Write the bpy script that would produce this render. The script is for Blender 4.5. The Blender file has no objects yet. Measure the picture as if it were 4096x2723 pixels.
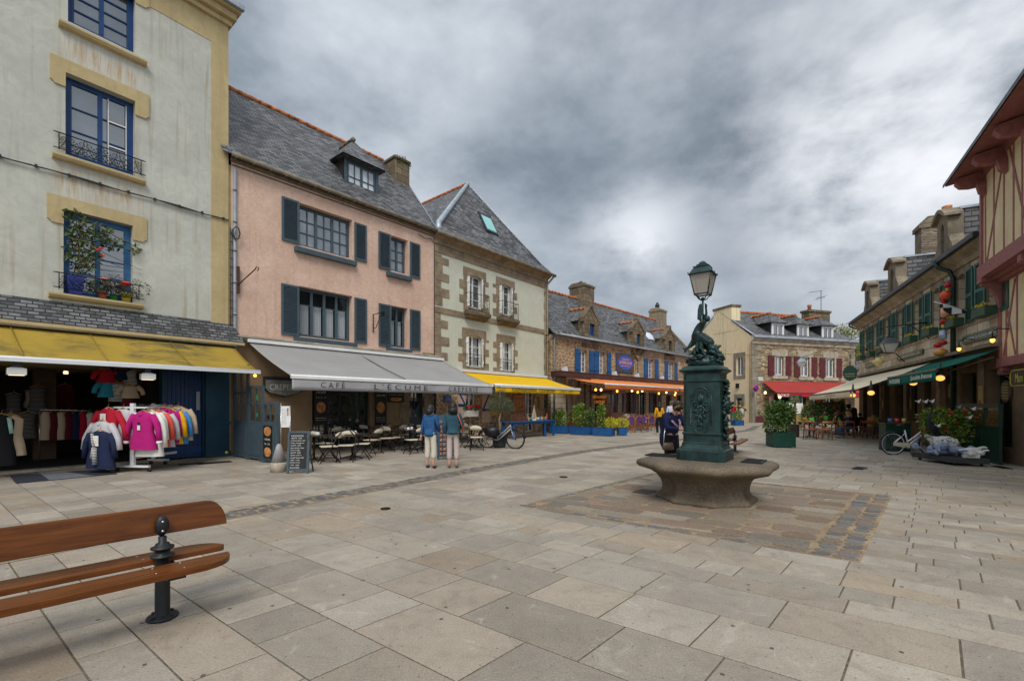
import bpy, bmesh, math, random
from mathutils import Vector, Matrix, noise
random.seed(7)
rad=math.radians; PI=math.pi
C=bpy.context.scene.collection
scene=bpy.context.scene
# ---------------------------------------------------------------- camera and projection
FL=1800.0; CX=2048.0; HZ=1616.0; CH=1.6
def G(px,py):                       # pixel on the ground -> world x, y
    Y=CH*FL/(py-HZ); return ((px-CX)/FL*Y, Y)
def ZA(py,Y): return CH-(py-HZ)/FL*Y
cam=bpy.data.cameras.new('camera'); co=bpy.data.objects.new('camera',cam); C.objects.link(co)
co.location=(0,0,CH); co.rotation_euler=(rad(90),0,0)
cam.sensor_width=36; cam.lens=36*FL/4096; cam.shift_y=(HZ-1361.5)/4096; cam.clip_end=2000; cam.clip_start=.05
scene.camera=co
# ---------------------------------------------------------------- node helper
class NT:
    def __init__(s,nt): s.nt=nt; s.n=nt.nodes; s.l=nt.links
    def new(s,t,inp=None,**kw):
        n=s.n.new(t)
        for k,v in kw.items(): setattr(n,k,v)
        if inp:
            for k,v in inp.items():
                if isinstance(v,bpy.types.NodeSocket): s.l.new(v,n.inputs[k])
                else: n.inputs[k].default_value=v
        return n
    def mix(s,f,a,b,bt='MIX'):
        n=s.n.new('ShaderNodeMix'); n.data_type='RGBA'; n.blend_type=bt
        for i,v in ((0,f),(6,a),(7,b)):
            if isinstance(v,bpy.types.NodeSocket): s.l.new(v,n.inputs[i])
            else: n.inputs[i].default_value=(v if i==0 else c4(v))
        return n.outputs[2]
    def ramp(s,f,stops):
        n=s.n.new('ShaderNodeValToRGB'); s.l.new(f,n.inputs[0]); e=n.color_ramp.elements
        while len(e)<len(stops): e.new(.5)
        for i,(p,c) in enumerate(stops): e[i].position=p; e[i].color=c4(c) if not isinstance(c,(int,float)) else (c,c,c,1)
        return n.outputs[0]
    def math(s,op,a,b=0,cl=False):
        n=s.n.new('ShaderNodeMath'); n.operation=op; n.use_clamp=cl
        for i,v in ((0,a),(1,b)):
            if isinstance(v,bpy.types.NodeSocket): s.l.new(v,n.inputs[i])
            else: n.inputs[i].default_value=v
        return n.outputs[0]
    def noise(s,vec,scale,detail=4,rough=.55,dist=0):
        n=s.new('ShaderNodeTexNoise',{'Scale':scale,'Detail':detail,'Roughness':rough,'Distortion':dist})
        if vec is not None: s.l.new(vec,n.inputs['Vector'])
        return n.outputs['Fac']
    def mapping(s,vec,sc=(1,1,1),loc=(0,0,0),rot=(0,0,0)):
        n=s.new('ShaderNodeMapping',{'Scale':sc,'Location':loc,'Rotation':rot}); s.l.new(vec,n.inputs[0]); return n.outputs[0]
def c4(c): return (c[0],c[1],c[2],1) if len(c)==3 else tuple(c)
def sc(c,k): return tuple(min(1,x*k) for x in c)
def base(name,rough=.6,metal=0,spec=.4):
    m=bpy.data.materials.new(name); m.use_nodes=True; t=NT(m.node_tree)
    b=m.node_tree.nodes['Principled BSDF']; b.inputs['Roughness'].default_value=rough; b.inputs['Metallic'].default_value=metal
    b.inputs['Specular IOR Level'].default_value=spec
    return m,t,b
def bump(t,b,h,strength=.3,dist=.01):
    n=t.new('ShaderNodeBump',{'Strength':strength,'Distance':dist,'Height':h}); t.l.new(n.outputs[0],b.inputs['Normal'])
def plain(name,col,rough=.55,metal=0,var=.18,scale=6,bmp=0,spec=.4,emit=None,es=1,detail=5):
    m,t,b=base(name,rough,metal,spec); tc=t.new('ShaderNodeTexCoord').outputs['Object']
    n=t.noise(tc,scale,detail,.6); r=t.ramp(n,[(.3,sc(col,1-var)),(.7,sc(col,1+var))])
    t.l.new(r,b.inputs['Base Color'])
    if bmp: bump(t,b,t.noise(tc,scale*9,5,.6),bmp,.01)
    if emit: b.inputs['Emission Color'].default_value=c4(emit); b.inputs['Emission Strength'].default_value=es
    return m
def plaster(name,col,col2,streak,streakcol,crack=0,big=.6):
    # rendered wall: large mottling, vertical rain streaks, fine grain
    m,t,b=base(name,.9,0,.15); tc=t.new('ShaderNodeTexCoord').outputs['Object']
    n=t.noise(tc,big,6,.65,.6); c=t.mix(t.ramp(n,[(.35,0),(.68,1)]),col,col2)
    n2=t.noise(tc,3.2,8,.7,1.2); c=t.mix(t.ramp(n2,[(.42,0),(.62,.42)]),c,sc(col2,.86))
    sv=t.mapping(tc,(5,5,.22)); s=t.noise(sv,1.3,5,.6,.4)
    s2=t.noise(tc,.5,2,.5); s=t.math('MULTIPLY',t.ramp(s,[(.52,0),(.74,1)]),t.ramp(s2,[(.4,.15),(.65,1)]))
    c=t.mix(t.math('MULTIPLY',s,streak),c,streakcol)
    if crack:
        v=t.new('ShaderNodeTexNoise',{'Scale':2.2,'Detail':9,'Roughness':.75,'Distortion':2.5}); t.l.new(tc,v.inputs['Vector'])
        k=t.math('ABSOLUTE',t.math('SUBTRACT',v.outputs['Fac'],.5)); c=t.mix(t.ramp(k,[(.0,crack),(.025,0)]),c,sc(col2,.6))
    t.l.new(c,b.inputs['Base Color']); bump(t,b,t.math('ADD',t.noise(tc,60,4,.6),t.math('MULTIPLY',n2,1.5)),.35,.012)
    return m
def slate(name,k=1.0,w=.24,h=.13,moss=.15):
    m,t,b=base(name,.55,0,.5); uv=t.new('ShaderNodeTexCoord').outputs['UV']; ob=t.new('ShaderNodeTexCoord').outputs['Object']
    wv=t.new('ShaderNodeTexNoise',{'Scale':2.5,'Detail':3}); t.l.new(uv,wv.inputs['Vector'])
    ad=t.new('ShaderNodeMixRGB',{0:.025}); t.l.new(uv,ad.inputs[1]); t.l.new(wv.outputs['Color'],ad.inputs[2]); ad.blend_type='ADD'
    br=t.new('ShaderNodeTexBrick',{'Scale':1,'Brick Width':w,'Row Height':h,'Mortar Size':.012,'Mortar Smooth':.1,'Bias':0,'Color1':c4((.035*k,.037*k,.04*k)),'Color2':c4((.26*k,.26*k,.265*k)),'Mortar':c4((.008,.008,.008))})
    t.l.new(ad.outputs[0],br.inputs['Vector'])
    n=t.noise(ob,1.1,7,.7,.8); c=t.mix(t.ramp(n,[(.44,0),(.62,.5)]),br.outputs['Color'],(.035*k,.031*k,.027*k)); np_=t.noise(t.mapping(uv,(1.6,7,1)),1.5,6,.75); c=t.mix(t.ramp(np_,[(.52,0),(.68,.5)]),c,(.2*k,.2*k,.2*k)); c=t.mix(t.ramp(np_,[(.3,.8),(.45,0)]),c,(.02*k,.018*k,.016*k))
    n3=t.noise(ob,8,6,.7); c=t.mix(t.ramp(n3,[(.56,0),(.7,.45)]),c,(.27*k,.27*k,.26*k))
    n4=t.noise(ob,2.3,6,.75); c=t.mix(t.ramp(n4,[(.66,0),(.76,moss)]),c,(.16,.1,.03))
    # each course steps down; its edge gap and shadow line are painted dark
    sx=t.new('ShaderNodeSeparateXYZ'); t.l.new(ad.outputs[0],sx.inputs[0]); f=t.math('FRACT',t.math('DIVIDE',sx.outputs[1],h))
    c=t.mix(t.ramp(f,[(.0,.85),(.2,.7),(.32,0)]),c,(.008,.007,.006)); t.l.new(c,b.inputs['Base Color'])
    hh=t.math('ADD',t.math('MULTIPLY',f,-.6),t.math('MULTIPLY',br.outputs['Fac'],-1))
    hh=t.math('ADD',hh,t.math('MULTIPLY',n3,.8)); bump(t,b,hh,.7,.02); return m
def stone_blocks(name,c1,c2,mortar,w=.55,h=.3,ms=.012,var=.5,k=1):
    m,t,b=base(name,.9,0,.2); uv=t.new('ShaderNodeTexCoord').outputs['UV']; ob=t.new('ShaderNodeTexCoord').outputs['Object']
    wv=t.new('ShaderNodeTexNoise',{'Scale':3,'Detail':4}); t.l.new(uv,wv.inputs['Vector'])
    ad=t.new('ShaderNodeMixRGB',{0:.05}); t.l.new(uv,ad.inputs[1]); t.l.new(wv.outputs['Color'],ad.inputs[2]); ad.blend_type='ADD'
    br=t.new('ShaderNodeTexBrick',{'Scale':1,'Brick Width':w,'Row Height':h,'Mortar Size':ms,'Mortar Smooth':.3,'Bias':0,'Color1':c4(c1),'Color2':c4(c2),'Mortar':c4(mortar)})
    br.offset_frequency=2; br.squash=.7; br.squash_frequency=3
    t.l.new(ad.outputs[0],br.inputs['Vector'])
    n=t.noise(ob,1.3,8,.7,.6); c=t.mix(t.ramp(n,[(.38,0),(.66,var)]),br.outputs['Color'],sc(c1,.5))
    n2=t.noise(ob,38,4,.7); c=t.mix(t.ramp(n2,[(.45,0),(.7,.35)]),c,sc(c2,1.25))
    t.l.new(c,b.inputs['Base Color']); hh=t.math('ADD',t.math('MULTIPLY',br.outputs['Fac'],-1.2),t.math('ADD',t.math('MULTIPLY',n2,.5),n)); bump(t,b,hh,.6,.02); return m
def rubble(name,cols,mortar,sx=4.2,sy=8.5,edge=.05):
    # irregular stones: stretched cells, each with its own tone
    m,t,b=base(name,.92,0,.15); uv=t.new('ShaderNodeTexCoord').outputs['UV']; ob=t.new('ShaderNodeTexCoord').outputs['Object']
    wv=t.new('ShaderNodeTexNoise',{'Scale':4,'Detail':3}); t.l.new(uv,wv.inputs['Vector'])
    ad=t.new('ShaderNodeMixRGB',{0:.08}); t.l.new(uv,ad.inputs[1]); t.l.new(wv.outputs['Color'],ad.inputs[2]); ad.blend_type='ADD'
    mp=t.mapping(ad.outputs[0],(sx,sy,0))
    v=t.new('ShaderNodeTexVoronoi',{'Scale':1,'Randomness':.9},voronoi_dimensions='2D'); t.l.new(mp,v.inputs['Vector'])
    e=t.new('ShaderNodeTexVoronoi',{'Scale':1,'Randomness':.9},voronoi_dimensions='2D',feature='DISTANCE_TO_EDGE'); t.l.new(mp,e.inputs['Vector'])
    s=t.new('ShaderNodeSeparateColor'); t.l.new(v.outputs['Color'],s.inputs[0])
    n_=len(cols); c=t.ramp(s.outputs[0],[(i/(n_-1),cols[i]) for i in range(n_)])
    n2=t.noise(ob,26,5,.7); c=t.mix(t.ramp(n2,[(.4,0),(.72,.4)]),c,sc(cols[0],1.3))
    c=t.mix(t.ramp(e.outputs['Distance'],[(edge*.4,1),(edge,0)]),c,mortar)
    n3=t.noise(ob,.7,6,.6); c=t.mix(t.ramp(n3,[(.45,0),(.75,.45)]),c,sc(cols[0],.55))
    t.l.new(c,b.inputs['Base Color']); hh=t.math('ADD',t.ramp(e.outputs['Distance'],[(0,0),(edge*2.5,1)]),t.math('MULTIPLY',n2,.4)); bump(t,b,hh,.8,.03); return m
def granite(name,col,var=.3,k=60,attr=False,rough=.85,dirt=.3,dots=False):
    m,t,b=base(name,rough,0,.25); ob=t.new('ShaderNodeTexCoord').outputs['Object']
    if attr: c=t.new('ShaderNodeVertexColor',layer_name='tone').outputs['Color']
    else: c=t.mix(t.ramp(t.noise(ob,2.2,6,.6),[(.35,0),(.65,1)]),sc(col,.66),sc(col,1.25))
    n=t.noise(ob,k,4,.8); c=t.mix(t.ramp(n,[(.32,var*1.6),(.5,0)]),c,(.05,.045,.04),'MIX')
    c=t.mix(t.ramp(n,[(.52,0),(.72,var)]),c,(.75,.7,.62))
    n2=t.noise(ob,.9,7,.65,.5); c=t.mix(t.ramp(n2,[(.42,0),(.7,dirt)]),c,t.mix(.5,c,(.07,.06,.05)))
    n3=t.noise(ob,6,6,.7,.8); c=t.mix(t.ramp(n3,[(.5,0),(.72,dirt*.8)]),c,t.mix(.6,c,(.2,.15,.1)))
    if dots:                          # trodden chewing gum and small dark chips
        v=t.new('ShaderNodeTexVoronoi',{'Scale':2.3,'Randomness':1},voronoi_dimensions='2D');
        wn=t.new('ShaderNodeTexNoise',{'Scale':14}); t.l.new(ob,wn.inputs['Vector'])
        ad=t.new('ShaderNodeMixRGB',{0:.03}); t.l.new(ob,ad.inputs[1]); t.l.new(wn.outputs['Color'],ad.inputs[2]); ad.blend_type='ADD'; t.l.new(ad.outputs[0],v.inputs['Vector'])
        s_=t.new('ShaderNodeSeparateColor'); t.l.new(v.outputs['Color'],s_.inputs[0]); c=t.mix(t.math('MULTIPLY',t.ramp(v.outputs['Distance'],[(.03,.85),(.038,0)]),t.ramp(s_.outputs[0],[(.6,0),(.65,1)])),c,(.045,.042,.04))
        v2=t.new('ShaderNodeTexVoronoi',{'Scale':9,'Randomness':1},voronoi_dimensions='2D'); t.l.new(ad.outputs[0],v2.inputs['Vector']); s2_=t.new('ShaderNodeSeparateColor'); t.l.new(v2.outputs['Color'],s2_.inputs[0])
        c=t.mix(t.math('MULTIPLY',t.ramp(v2.outputs['Distance'],[(.04,.7),(.07,0)]),t.ramp(s2_.outputs[1],[(.6,0),(.75,1)])),c,(.07,.06,.055)); n5=t.noise(ob,2.6,8,.75,1.2); c=t.mix(t.ramp(n5,[(.5,0),(.66,.4)]),c,sc((.2,.17,.13),.8)); c=t.mix(t.ramp(n5,[(.3,.35),(.42,0)]),c,(.6,.55,.46))
    t.l.new(c,b.inputs['Base Color']); bump(t,b,t.math('ADD',n,t.math('MULTIPLY',n3,1.5)),.5,.006); return m
def wood(name,c1,c2,rough=.3,scale=(1.2,14,14),spec=.5):
    m,t,b=base(name,rough,0,spec); ob=t.new('ShaderNodeTexCoord').outputs['Object']; mp=t.mapping(ob,scale)
    n=t.noise(mp,1.6,7,.7,.8); c=t.mix(t.ramp(n,[(.3,0),(.7,1)]),c1,c2)
    n2=t.noise(ob,3,5,.6); c=t.mix(t.ramp(n2,[(.55,0),(.8,.3)]),c,sc(c1,.5))
    t.l.new(c,b.inputs['Base Color']); t.l.new(t.ramp(n,[(.3,rough*.8),(.7,min(1,rough*1.4))]),b.inputs['Roughness']); bump(t,b,n,.15,.004); return m
def cloth(name,col,dirt=0,dirtcol=(.1,.1,.09),streak=0,rough=.85,var=.07,trans=True,sz=2.2):
    m,t,b=base(name,rough,0,.2); ob=t.new('ShaderNodeTexCoord').outputs['Object']
    n=t.noise(ob,.8,5,.6); c=t.mix(t.ramp(n,[(.3,0),(.7,1)]),sc(col,1-var),sc(col,1+var))
    if dirt:
        n2=t.noise(t.mapping(ob,(1,1.6,1.6)),sz,8,.75,.5); n3=t.noise(ob,.9,3,.5)
        f=t.math('MULTIPLY',t.ramp(n2,[(.43,0),(.62,1)]),t.ramp(n3,[(.42,0.05),(.58,1)])); c=t.mix(t.math('MULTIPLY',f,dirt),c,dirtcol)
    t.l.new(c,b.inputs['Base Color']); bump(t,b,t.noise(ob,4.5,6,.62,.6),.5,.04)
    if trans:
        o=t.n['Material Output']; tr=t.new('ShaderNodeBsdfTranslucent'); t.l.new(c,tr.inputs[0]); mx=t.new('ShaderNodeMixShader',{0:.15})
        t.l.new(b.outputs[0],mx.inputs[1]); t.l.new(tr.outputs[0],mx.inputs[2]); t.l.new(mx.outputs[0],o.inputs[0])
    return m
def leafmat(name,a,b_,c_,scale=9):
    m,t,b=base(name,.45,0,.4); ob=t.new('ShaderNodeTexCoord').outputs['Object']
    at=t.new('ShaderNodeVertexColor',layer_name='tone').outputs['Color']; s=t.new('ShaderNodeSeparateColor'); t.l.new(at,s.inputs[0])
    c=t.ramp(s.outputs[0],[(0,a),(.5,b_),(1,c_)]); t.l.new(c,b.inputs['Base Color'])
    o=t.n['Material Output']; tr=t.new('ShaderNodeBsdfTranslucent'); t.l.new(c,tr.inputs[0]); mx=t.new('ShaderNodeMixShader',{0:.25})
    t.l.new(b.outputs[0],mx.inputs[1]); t.l.new(tr.outputs[0],mx.inputs[2]); t.l.new(mx.outputs[0],o.inputs[0]); return m
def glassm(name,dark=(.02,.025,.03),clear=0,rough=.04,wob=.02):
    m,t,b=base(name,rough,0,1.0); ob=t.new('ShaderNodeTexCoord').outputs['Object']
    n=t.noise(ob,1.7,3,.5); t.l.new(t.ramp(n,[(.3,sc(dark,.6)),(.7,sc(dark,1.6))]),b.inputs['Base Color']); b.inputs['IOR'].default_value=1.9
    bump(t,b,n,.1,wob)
    if clear:
        o=t.n['Material Output']; tr=t.new('ShaderNodeBsdfTransparent',{0:(.8,.85,.85,1)}); mx=t.new('ShaderNodeMixShader',{0:clear})
        t.l.new(b.outputs[0],mx.inputs[1]); t.l.new(tr.outputs[0],mx.inputs[2]); t.l.new(mx.outputs[0],o.inputs[0])
    return m
# ---------------------------------------------------------------- mesh builder
class MB:
    def __init__(s): s.v=[]; s.f=[]; s.m=[]; s.s=[]; s.t=[]
    def add(s,vs,fs,mi=0,sm=False,M=None,tone=None):
        k=len(s.v)
        if M is not None: vs=[M@Vector(p) for p in vs]
        s.v+= [tuple(p) for p in vs]
        for f in fs: s.f.append([k+i for i in f]); s.m.append(mi); s.s.append(sm); s.t.append(tone)
        return s
    def box(s,x0,x1,y0,y1,z0,z1,mi=0,M=None,tone=None):
        if x0>x1:x0,x1=x1,x0
        if y0>y1:y0,y1=y1,y0
        if z0>z1:z0,z1=z1,z0
        return s.add([(x0,y0,z0),(x1,y0,z0),(x1,y1,z0),(x0,y1,z0),(x0,y0,z1),(x1,y0,z1),(x1,y1,z1),(x0,y1,z1)],
          [(0,3,2,1),(4,5,6,7),(0,1,5,4),(1,2,6,5),(2,3,7,6),(3,0,4,7)],mi,False,M,tone)
    def cb(s,c,d,mi=0,M=None): return s.box(c[0]-d[0]/2,c[0]+d[0]/2,c[1]-d[1]/2,c[1]+d[1]/2,c[2]-d[2]/2,c[2]+d[2]/2,mi,M)
    def tube(s,pts,r,n=8,mi=0,M=None,closed=False,sm=True,sx=1):
        pts=[Vector(p) for p in pts]; N=len(pts); vs=[]; up=None
        for i,p in enumerate(pts):
            a=pts[(i-1)%N] if (i>0 or closed) else p; b=pts[(i+1)%N] if (i<N-1 or closed) else p
            d=(b-a); d=d.normalized() if d.length>1e-9 else Vector((0,0,1))
            if up is None or abs(up.dot(d))>.98: up=Vector((0,0,1)) if abs(d.z)<.9 else Vector((1,0,0))
            e=d.cross(up).normalized(); g=e.cross(d).normalized(); up=g
            rr=r[i] if isinstance(r,(list,tuple)) else r
            for j in range(n):
                q=2*PI*j/n; vs.append(p+e*math.cos(q)*rr*sx+g*math.sin(q)*rr)
        fs=[]
        for i in range(N if closed else N-1):
            for j in range(n):
                a=i*n+j; b=i*n+(j+1)%n; c=((i+1)%N)*n+(j+1)%n; d=((i+1)%N)*n+j; fs.append((a,b,c,d))
        if not closed: fs.append(tuple(range(n-1,-1,-1))); fs.append(tuple((N-1)*n+j for j in range(n)))
        return s.add(vs,fs,mi,sm,M)
    def lathe(s,prof,c=(0,0,0),n=16,mi=0,M=None,fn=None,sm=True,ex=1,ey=1):
        vs=[]
        for i,(r,z) in enumerate(prof):
            for j in range(n):
                q=2*PI*j/n; k=fn(q,z) if fn else 1; vs.append((c[0]+math.cos(q)*r*k*ex,c[1]+math.sin(q)*r*k*ey,c[2]+z))
        fs=[]
        for i in range(len(prof)-1):
            for j in range(n): a=i*n+j; b=i*n+(j+1)%n; fs.append((a,b,b+n,a+n))
        fs.append(tuple(range(n-1,-1,-1))); fs.append(tuple((len(prof)-1)*n+j for j in range(n)))
        return s.add(vs,fs,mi,sm,M)
    def ball(s,c,r,mi=0,n=10,M=None,amp=0,seed=0):
        if not isinstance(r,(tuple,list)): r=(r,r,r)
        k=max(4,n//2+1); vs=[]
        for i in range(1,k):
            th=PI*i/k
            for j in range(n):
                q=2*PI*j/n; d=Vector((math.sin(th)*math.cos(q),math.sin(th)*math.sin(q),math.cos(th)))
                f=1+amp*noise.noise(d*2.3+Vector((seed,seed*1.7,0))) if amp else 1
                vs.append((c[0]+d.x*r[0]*f,c[1]+d.y*r[1]*f,c[2]+d.z*r[2]*f))
        top=len(vs); vs.append((c[0],c[1],c[2]+r[2])); vs.append((c[0],c[1],c[2]-r[2])); fs=[]
        for i in range(k-2):
            for j in range(n): a=i*n+j; b=i*n+(j+1)%n; fs.append((a,a+n,b+n,b))
        for j in range(n): fs.append((top,j,(j+1)%n)); fs.append((top+1,(k-2)*n+(j+1)%n,(k-2)*n+j))
        return s.add(vs,fs,mi,True,M)
    def prism(s,poly,d0,d1,ax='y',mi=0,M=None,sm=False):
        # poly in (x,z) extruded along y ; or (x,y) along z ; or (y,z) along x
        def P(a,b,d): return {'y':(a,d,b),'z':(a,b,d),'x':(d,a,b)}[ax]
        n=len(poly); vs=[P(a,b,d0) for a,b in poly]+[P(a,b,d1) for a,b in poly]
        fs=[tuple(range(n)),tuple(range(2*n-1,n-1,-1))]+[(i,i+n,(i+1)%n+n,(i+1)%n) for i in range(n)]
        return s.add(vs,fs,mi,sm,M)
    def quad(s,a,b,c,d,mi=0,M=None,tone=None): return s.add([a,b,c,d],[(0,1,2,3)],mi,False,M,tone)
    def sheet(s,fn,nu,nv,mi=0,th=0,sm=True,M=None):
        vs=[];fs=[]
        for i in range(nu+1):
            for j in range(nv+1): vs.append(fn(i/nu,j/nv))
        for i in range(nu):
            for j in range(nv): a=i*(nv+1)+j; fs.append((a,a+nv+1,a+nv+2,a+1))
        return s.add(vs,fs,mi,sm,M)
    def build(s,name,mats,parent=None,loc=None,rot=None,bevel=0,fix=True,label=None,solid=0):
        if not isinstance(mats,(list,tuple)): mats=[mats]
        me=bpy.data.meshes.new(name); me.from_pydata(s.v,[],s.f)
        for m in mats: me.materials.append(m)
        me.polygons.foreach_set('material_index',s.m); me.polygons.foreach_set('use_smooth',s.s)
        if any(t is not None for t in s.t):
            a=me.color_attributes.new('tone','FLOAT_COLOR','CORNER'); arr=[]
            for p,t in zip(me.polygons,s.t):
                t=t or (.5,.5,.5); arr+= list(t)+[1] if len(t)==3 else list(t)
                for _ in range(p.loop_total-1): arr+= list(t)+[1] if len(t)==3 else list(t)
            a.data.foreach_set('color',arr)
        me.validate()
        if fix:
            bm=bmesh.new(); bm.from_mesh(me); bmesh.ops.recalc_face_normals(bm,faces=bm.faces); bm.to_mesh(me); bm.free()
        uv=me.uv_layers.new(name='UVMap'); arr=[]
        vv=me.vertices
        for p in me.polygons:
            n=p.normal
            if abs(n.z)>.999: tx=Vector((1,0,0)); ty=Vector((0,1,0))
            else: tx=Vector((-n.y,n.x,0)).normalized(); ty=n.cross(tx)
            for vi in p.vertices:
                c=vv[vi].co; arr+=[c.dot(tx),c.dot(ty)]
        uv.data.foreach_set('uv',arr)
        o=bpy.data.objects.new(name,me); C.objects.link(o)
        if parent is not None: o.parent=parent
        if loc is not None: o.location=loc
        if rot is not None: o.rotation_euler=rot if isinstance(rot,(tuple,list)) else (0,0,rot)
        if solid: md=o.modifiers.new('thickness','SOLIDIFY'); md.thickness=solid; md.offset=0
        if bevel: md=o.modifiers.new('bevel','BEVEL'); md.width=bevel; md.segments=2; md.limit_method='ANGLE'; md.angle_limit=rad(40)
        if label: o['label']=label
        return o
def tag(o,label,cat,group=None,kind=None):
    o['label']=label; o['category']=cat
    if group: o['group']=group
    if kind: o['kind']=kind
    return o
def thing(name,label,cat,loc=(0,0,0),rz=0,group=None):
    o=bpy.data.objects.new(name,None); C.objects.link(o); o.location=loc; o.rotation_euler=(0,0,rz); o.empty_display_size=.2
    return tag(o,label,cat,group)
def struct(o): o['kind']='structure'; return o
def dup(root,loc,rz,label=None,group=None,scale=None):
    def cp(o,par):
        c=o.copy(); C.objects.link(c)
        if par is not None: c.parent=par
        for ch in list(o.children): cp(ch,c)
        return c
    r=cp(root,None); r.location=loc; r.rotation_euler=(0,0,rz)
    if label: r['label']=label
    if group: r['group']=group
    if scale: r.scale=(scale,)*3
    return r
def text(body,w,h,M,mat,name,parent,ext=.004,bold=0,shear=0,sp=1,label=None):
    cu=bpy.data.curves.new('t','FONT'); cu.body=body; cu.extrude=0; cu.offset=bold; cu.shear=shear; cu.space_character=sp; cu.resolution_u=3
    ob=bpy.data.objects.new('t',cu); C.objects.link(ob); dg=bpy.context.evaluated_depsgraph_get(); dg.update()
    me=bpy.data.meshes.new_from_object(ob.evaluated_get(dg)); bpy.data.objects.remove(ob); bpy.data.curves.remove(cu)
    xs=[v.co.x for v in me.vertices]; ys=[v.co.y for v in me.vertices]; x0,x1,y0,y1=min(xs),max(xs),min(ys),max(ys)
    kx=w/(x1-x0); ky=h/(y1-y0)
    for v in me.vertices: v.co=M@Vector(((v.co.x-x0)*kx,0,(v.co.y-y0)*ky))
    me.materials.clear(); me.materials.append(mat); me.name=name
    for p in me.polygons: p.material_index=0
    o=bpy.data.objects.new(name,me); C.objects.link(o); o.parent=parent
    if label: o['label']=label
    return o
def T(x,y,z,rz=0,rx=0,ry=0): return Matrix.Translation((x,y,z))@Matrix.Rotation(rz,4,'Z')@Matrix.Rotation(rx,4,'X')@Matrix.Rotation(ry,4,'Y')
# a facade frame: x along the wall (to the right in the picture), -y out to the square, z up
class Fac:
    def __init__(s,O,d,name,label,cat='building'):
        l=math.hypot(*d); s.O=O; s.d=(d[0]/l,d[1]/l); s.a=math.atan2(d[1],d[0]); s.n=(s.d[1],-s.d[0])
        s.r=thing(name,label,cat,(O[0],O[1],0),s.a)
    def U(s,px,n=0):
        a=(px-CX)/FL; return (a*(s.O[1]+n*s.n[1])-s.O[0]-n*s.n[0])/(s.d[0]-a*s.d[1])
    def Y(s,u,n=0): return s.O[1]+u*s.d[1]+n*s.n[1]
    def Z(s,px,py,n=0): return ZA(py,s.Y(s.U(px,n),n))
    def R(s,px0,px1,p0,p1,n=0):    # rectangle seen between px0..px1, its left edge from y=p0 (top) to p1
        return s.U(px0,n),s.U(px1,n),s.Z(px0,p1,n),s.Z(px0,p0,n)
    def W(s,u,n,z=0): return (s.O[0]+u*s.d[0]+n*s.n[0],s.O[1]+u*s.d[1]+n*s.n[1],z)
def wall(mb,u0,u1,z0,z1,ops,depth=.22,y=0,mi=0,mr=None,thick=0):
    # wall face at y with real openings (u0,u1,z0,z1) and reveals going inward
    us=sorted({u0,u1,*[min(max(o[k],u0),u1) for o in ops for k in (0,1)]}); zs=sorted({z0,z1,*[min(max(o[k],z0),z1) for o in ops for k in (2,3)]})
    for a,b in zip(us,us[1:]):
        for c,d in zip(zs,zs[1:]):
            if b-a<1e-5 or d-c<1e-5: continue
            m=((a+b)/2,(c+d)/2)
            if any(o[0]<m[0]<o[1] and o[2]<m[1]<o[3] for o in ops): continue
            mb.quad((a,y,c),(b,y,c),(b,y,d),(a,y,d),mi)
    mr=mi if mr is None else mr
    for o in ops:
        a,b,c,d=o[:4]; e=y+(o[4] if len(o)>4 else depth)
        mb.quad((a,y,c),(a,e,c),(a,e,d),(a,y,d),mr); mb.quad((b,y,c),(b,y,d),(b,e,d),(b,e,c),mr)
        mb.quad((a,y,d),(a,e,d),(b,e,d),(b,y,d),mr); mb.quad((a,y,c),(b,y,c),(b,e,c),(a,e,c),mr)
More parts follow.
